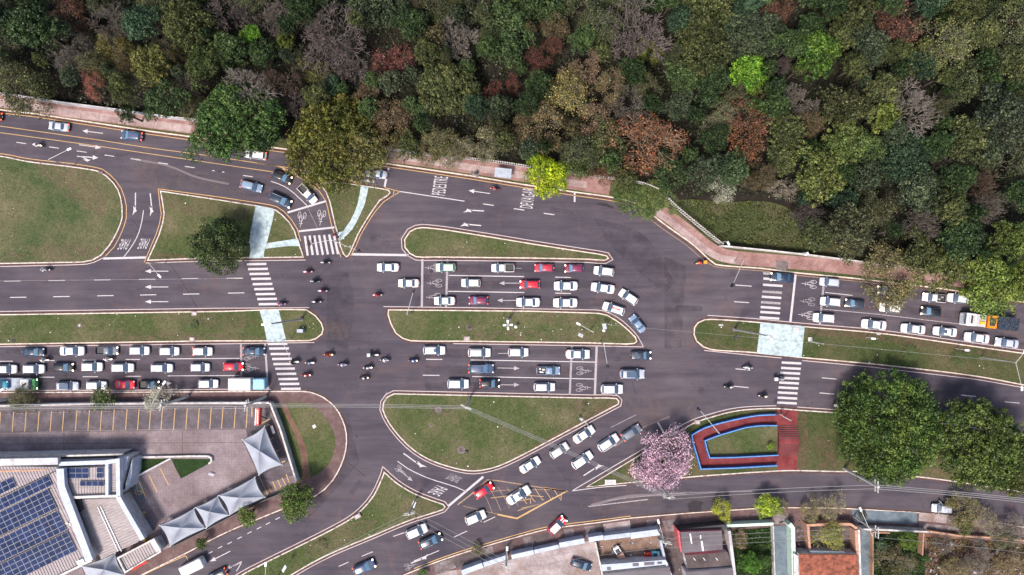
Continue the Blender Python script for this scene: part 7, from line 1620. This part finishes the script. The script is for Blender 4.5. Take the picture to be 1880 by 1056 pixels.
tp_ = tp_[keep]; n_ = len(tp_)
me = quads_mesh('grass', tp_, grn.normal(size=(n_, 3))+np.array([0, 0, .5]), .07*grn.uniform(.5, 1.5, n_), np.stack([grn.uniform(.1, .95, n_), grn.random(n_)], 1), M['leaf'], 1, grn)
o = link(bpy.data.objects.new('grass', me)); o['kind'] = 'stuff'; o['label'] = 'tufts of grass on the islands'; o.color = (.1,.12,.05,1)
# palms
def palm(px, py, label, r=1.9):
    t = thing('small_palm', label, 'palm', W(px, py, .12)); rnd = random.Random(int(px)); B().tube((0, 0, 0), (0, 0, .7), .16, .12, 8).build('trunk', M['bark'], t)
    for k in range(13):
        a = 2*math.pi*k/13+rnd.uniform(-.15, .15); d = Vector((math.cos(a), math.sin(a), 0)); n_ = Vector((-d.y, d.x, 0)); b_ = B(); L = r*rnd.uniform(.8, 1.1); prev = None
        for j in range(11):
            s = j/10; q = d*L*s+Vector((0, 0, .7+1.0*s-1.35*s*s))
            if prev is not None: b_.tube(prev, q, .022, .018, 3, cap=False)
            prev = q
            if j > 1:
                w_ = .5*math.sin(math.pi*min(1, s*.95)); 
                for sg_ in (-1, 1): e = q+n_*sg_*w_+d*.14; b_.add([q-d*.03, q+d*.05, e], [(0, 1, 2)] if sg_ > 0 else [(0, 2, 1)])
        o = b_.build('frond', M['leaf'], t); o.color = (.09,.13,.045,1)
        at = o.data.attributes.new('tint', 'FLOAT_COLOR', 'FACE'); nf = len(o.data.polygons); at.data.foreach_set('color', np.tile(np.array([.5, .5, 0, 1], np.float32), nf))
palm(1667,648,'small palm in the right median below the second white sedan'); palm(1757,658,'small palm further right in the right median', 1.8)
print('trees', ntree[0], 'fills', len(fills))

# rubble and garden clutter
rb_ = random.Random(3)
def clutter(poly, n, label, cols, smin=.1, smax=.7):
    po = pts(poly); b_ = B(); xs_ = [q[0] for q in po]; ys_ = [q[1] for q in po]; c = 0
    while c < n:
        x = rb_.uniform(min(xs_), max(xs_)); y = rb_.uniform(min(ys_), max(ys_))
        if inpoly(x, y, po):
            s = rb_.uniform(smin, smax)*rb_.random()+smin; hgt = s*rb_.uniform(.15, .6); m_ = Matrix.Rotation(rb_.uniform(0, 6.28), 3, 'Z') @ Matrix.Rotation(rb_.gauss(0, .25), 3, 'X')
            b_.box((x, y, .14+hgt/2), (s, s*rb_.uniform(.15, .8), hgt), 0, rb_.randrange(len(cols)), M=m_); c += 1
    o = b_.build('rubble', [M[k] for k in cols]); o['kind'] = 'stuff'; o['label'] = label
clutter([(1700,985),(1800,990),(1890,1000),(1890,1060),(1700,1060)], 420, 'rubble and scrap on the corner plot', ['slab','yardbrown','earth','yarddark','slab','walldirty','yarddark','brownwalk'], .1, .8)
clutter([(1250,978),(1343,976),(1348,1058),(1262,1058)], 60, 'scrap in the dark yard behind the grey roofs', ['slab','yarddark','walldirty'], .1, .8)
clutter([(1218,985),(1244,980),(1258,1058),(1240,1058)], 40, 'scrap along the narrow path', ['slab','yarddark','walldirty'], .1, .5)
clutter([(1452,972),(1480,972),(1478,1012),(1454,1012)], 40, 'planks and scrap beside the tiled house', ['slab','earth','salmon'], .1, .9)
clutter([(1098,998),(1208,985),(1222,1030),(1106,1034)], 50, 'odds and ends in the brown yard', ['slab','dark','walldirty','wallgrey'], .08, .5)
clutter([(790,1050),(1210,958),(1215,975),(1100,985),(850,1050)], 120, 'stones and litter on the dirty pavement', ['slab','yarddark','walldirty'], .05, .3)
clutter([(1260,945),(1560,936),(1565,955),(1260,965)], 110, 'stones and dry branches on the pavement', ['slab','yarddark','earth'], .05, .5)
tp2 = []; 
for poly, n_, col_, lab in (([(1345,973),(1418,968),(1420,1060),(1352,1060)], 2600, (.045,.085,.025), 'weeds in the overgrown yard'), ([(1604,980),(1695,980),(1696,1060),(1604,1060)], 3000, (.045,.075,.028), 'weeds in the framed green plot'),
    ([(1224,372),(1262,366),(1330,371),(1400,370),(1450,385),(1475,420),(1540,450),(1640,485),(1580,482),(1480,467),(1400,459),(1322,451),(1270,408)], 9000, (.06,.08,.03), 'tall grass in the clearing'), ([(1700,985),(1890,1000),(1890,1060),(1700,1060)], 3500, (.1,.09,.05), 'dry scrub on the rubble plot')):
    po = pts(poly); xs_ = [q[0] for q in po]; ys_ = [q[1] for q in po]; r_ = np.random.default_rng(n_)
    c = np.array([(x, y, .14) for x, y in zip(r_.uniform(min(xs_), max(xs_), n_*2), r_.uniform(min(ys_), max(ys_), n_*2)) if inpoly(x, y, po)]); m_ = len(c)
    cl_ = (np.sin(c[:, 0]*1.3+np.sin(c[:, 1]*.9)*2)+np.sin(c[:, 1]*1.7)+2)/4; c[:, 2] += cl_**2*r_.uniform(0, .9, m_)
    me = quads_mesh('weeds', c, r_.normal(size=(m_, 3))*.8+np.array([0, 0, .6]), .13*r_.uniform(.5, 1.6, m_), np.stack([np.clip(.15+.6*cl_+r_.normal(size=m_)*.2, 0, 1), r_.random(m_)], 1), M['leaf'], 1, r_)
    o = link(bpy.data.objects.new('weeds', me)); o['kind'] = 'stuff'; o['label'] = lab; o.color = col_+(1,)
# repair patches in the asphalt
for poly in ([(880,478),(905,478),(905,484),(880,484)],[(1240,560),(1290,563),(1289,572),(1240,570)],[(250,528),(262,528),(262,534),(250,535)],[(612,700),(660,704),(658,712),(612,710)],[(1560,715),(1592,718),(1591,724),(1560,722)],[(1010,380),(1060,388),(1058,396),(1009,388)],[(640,905),(660,880),(666,884),(648,909)]):
    B().sheet(pts(poly), .0034).build('asphalt_patch', M['patch'], road)
for i, (x, y) in enumerate(((1225,600),(660,640),(1490,740),(520,505),(1010,430),(655,800))):
    m_ = B().tube(W(x, y, 0), W(x, y, .012), .34, .34, 14).build('manhole_cover', M['dark'], road)
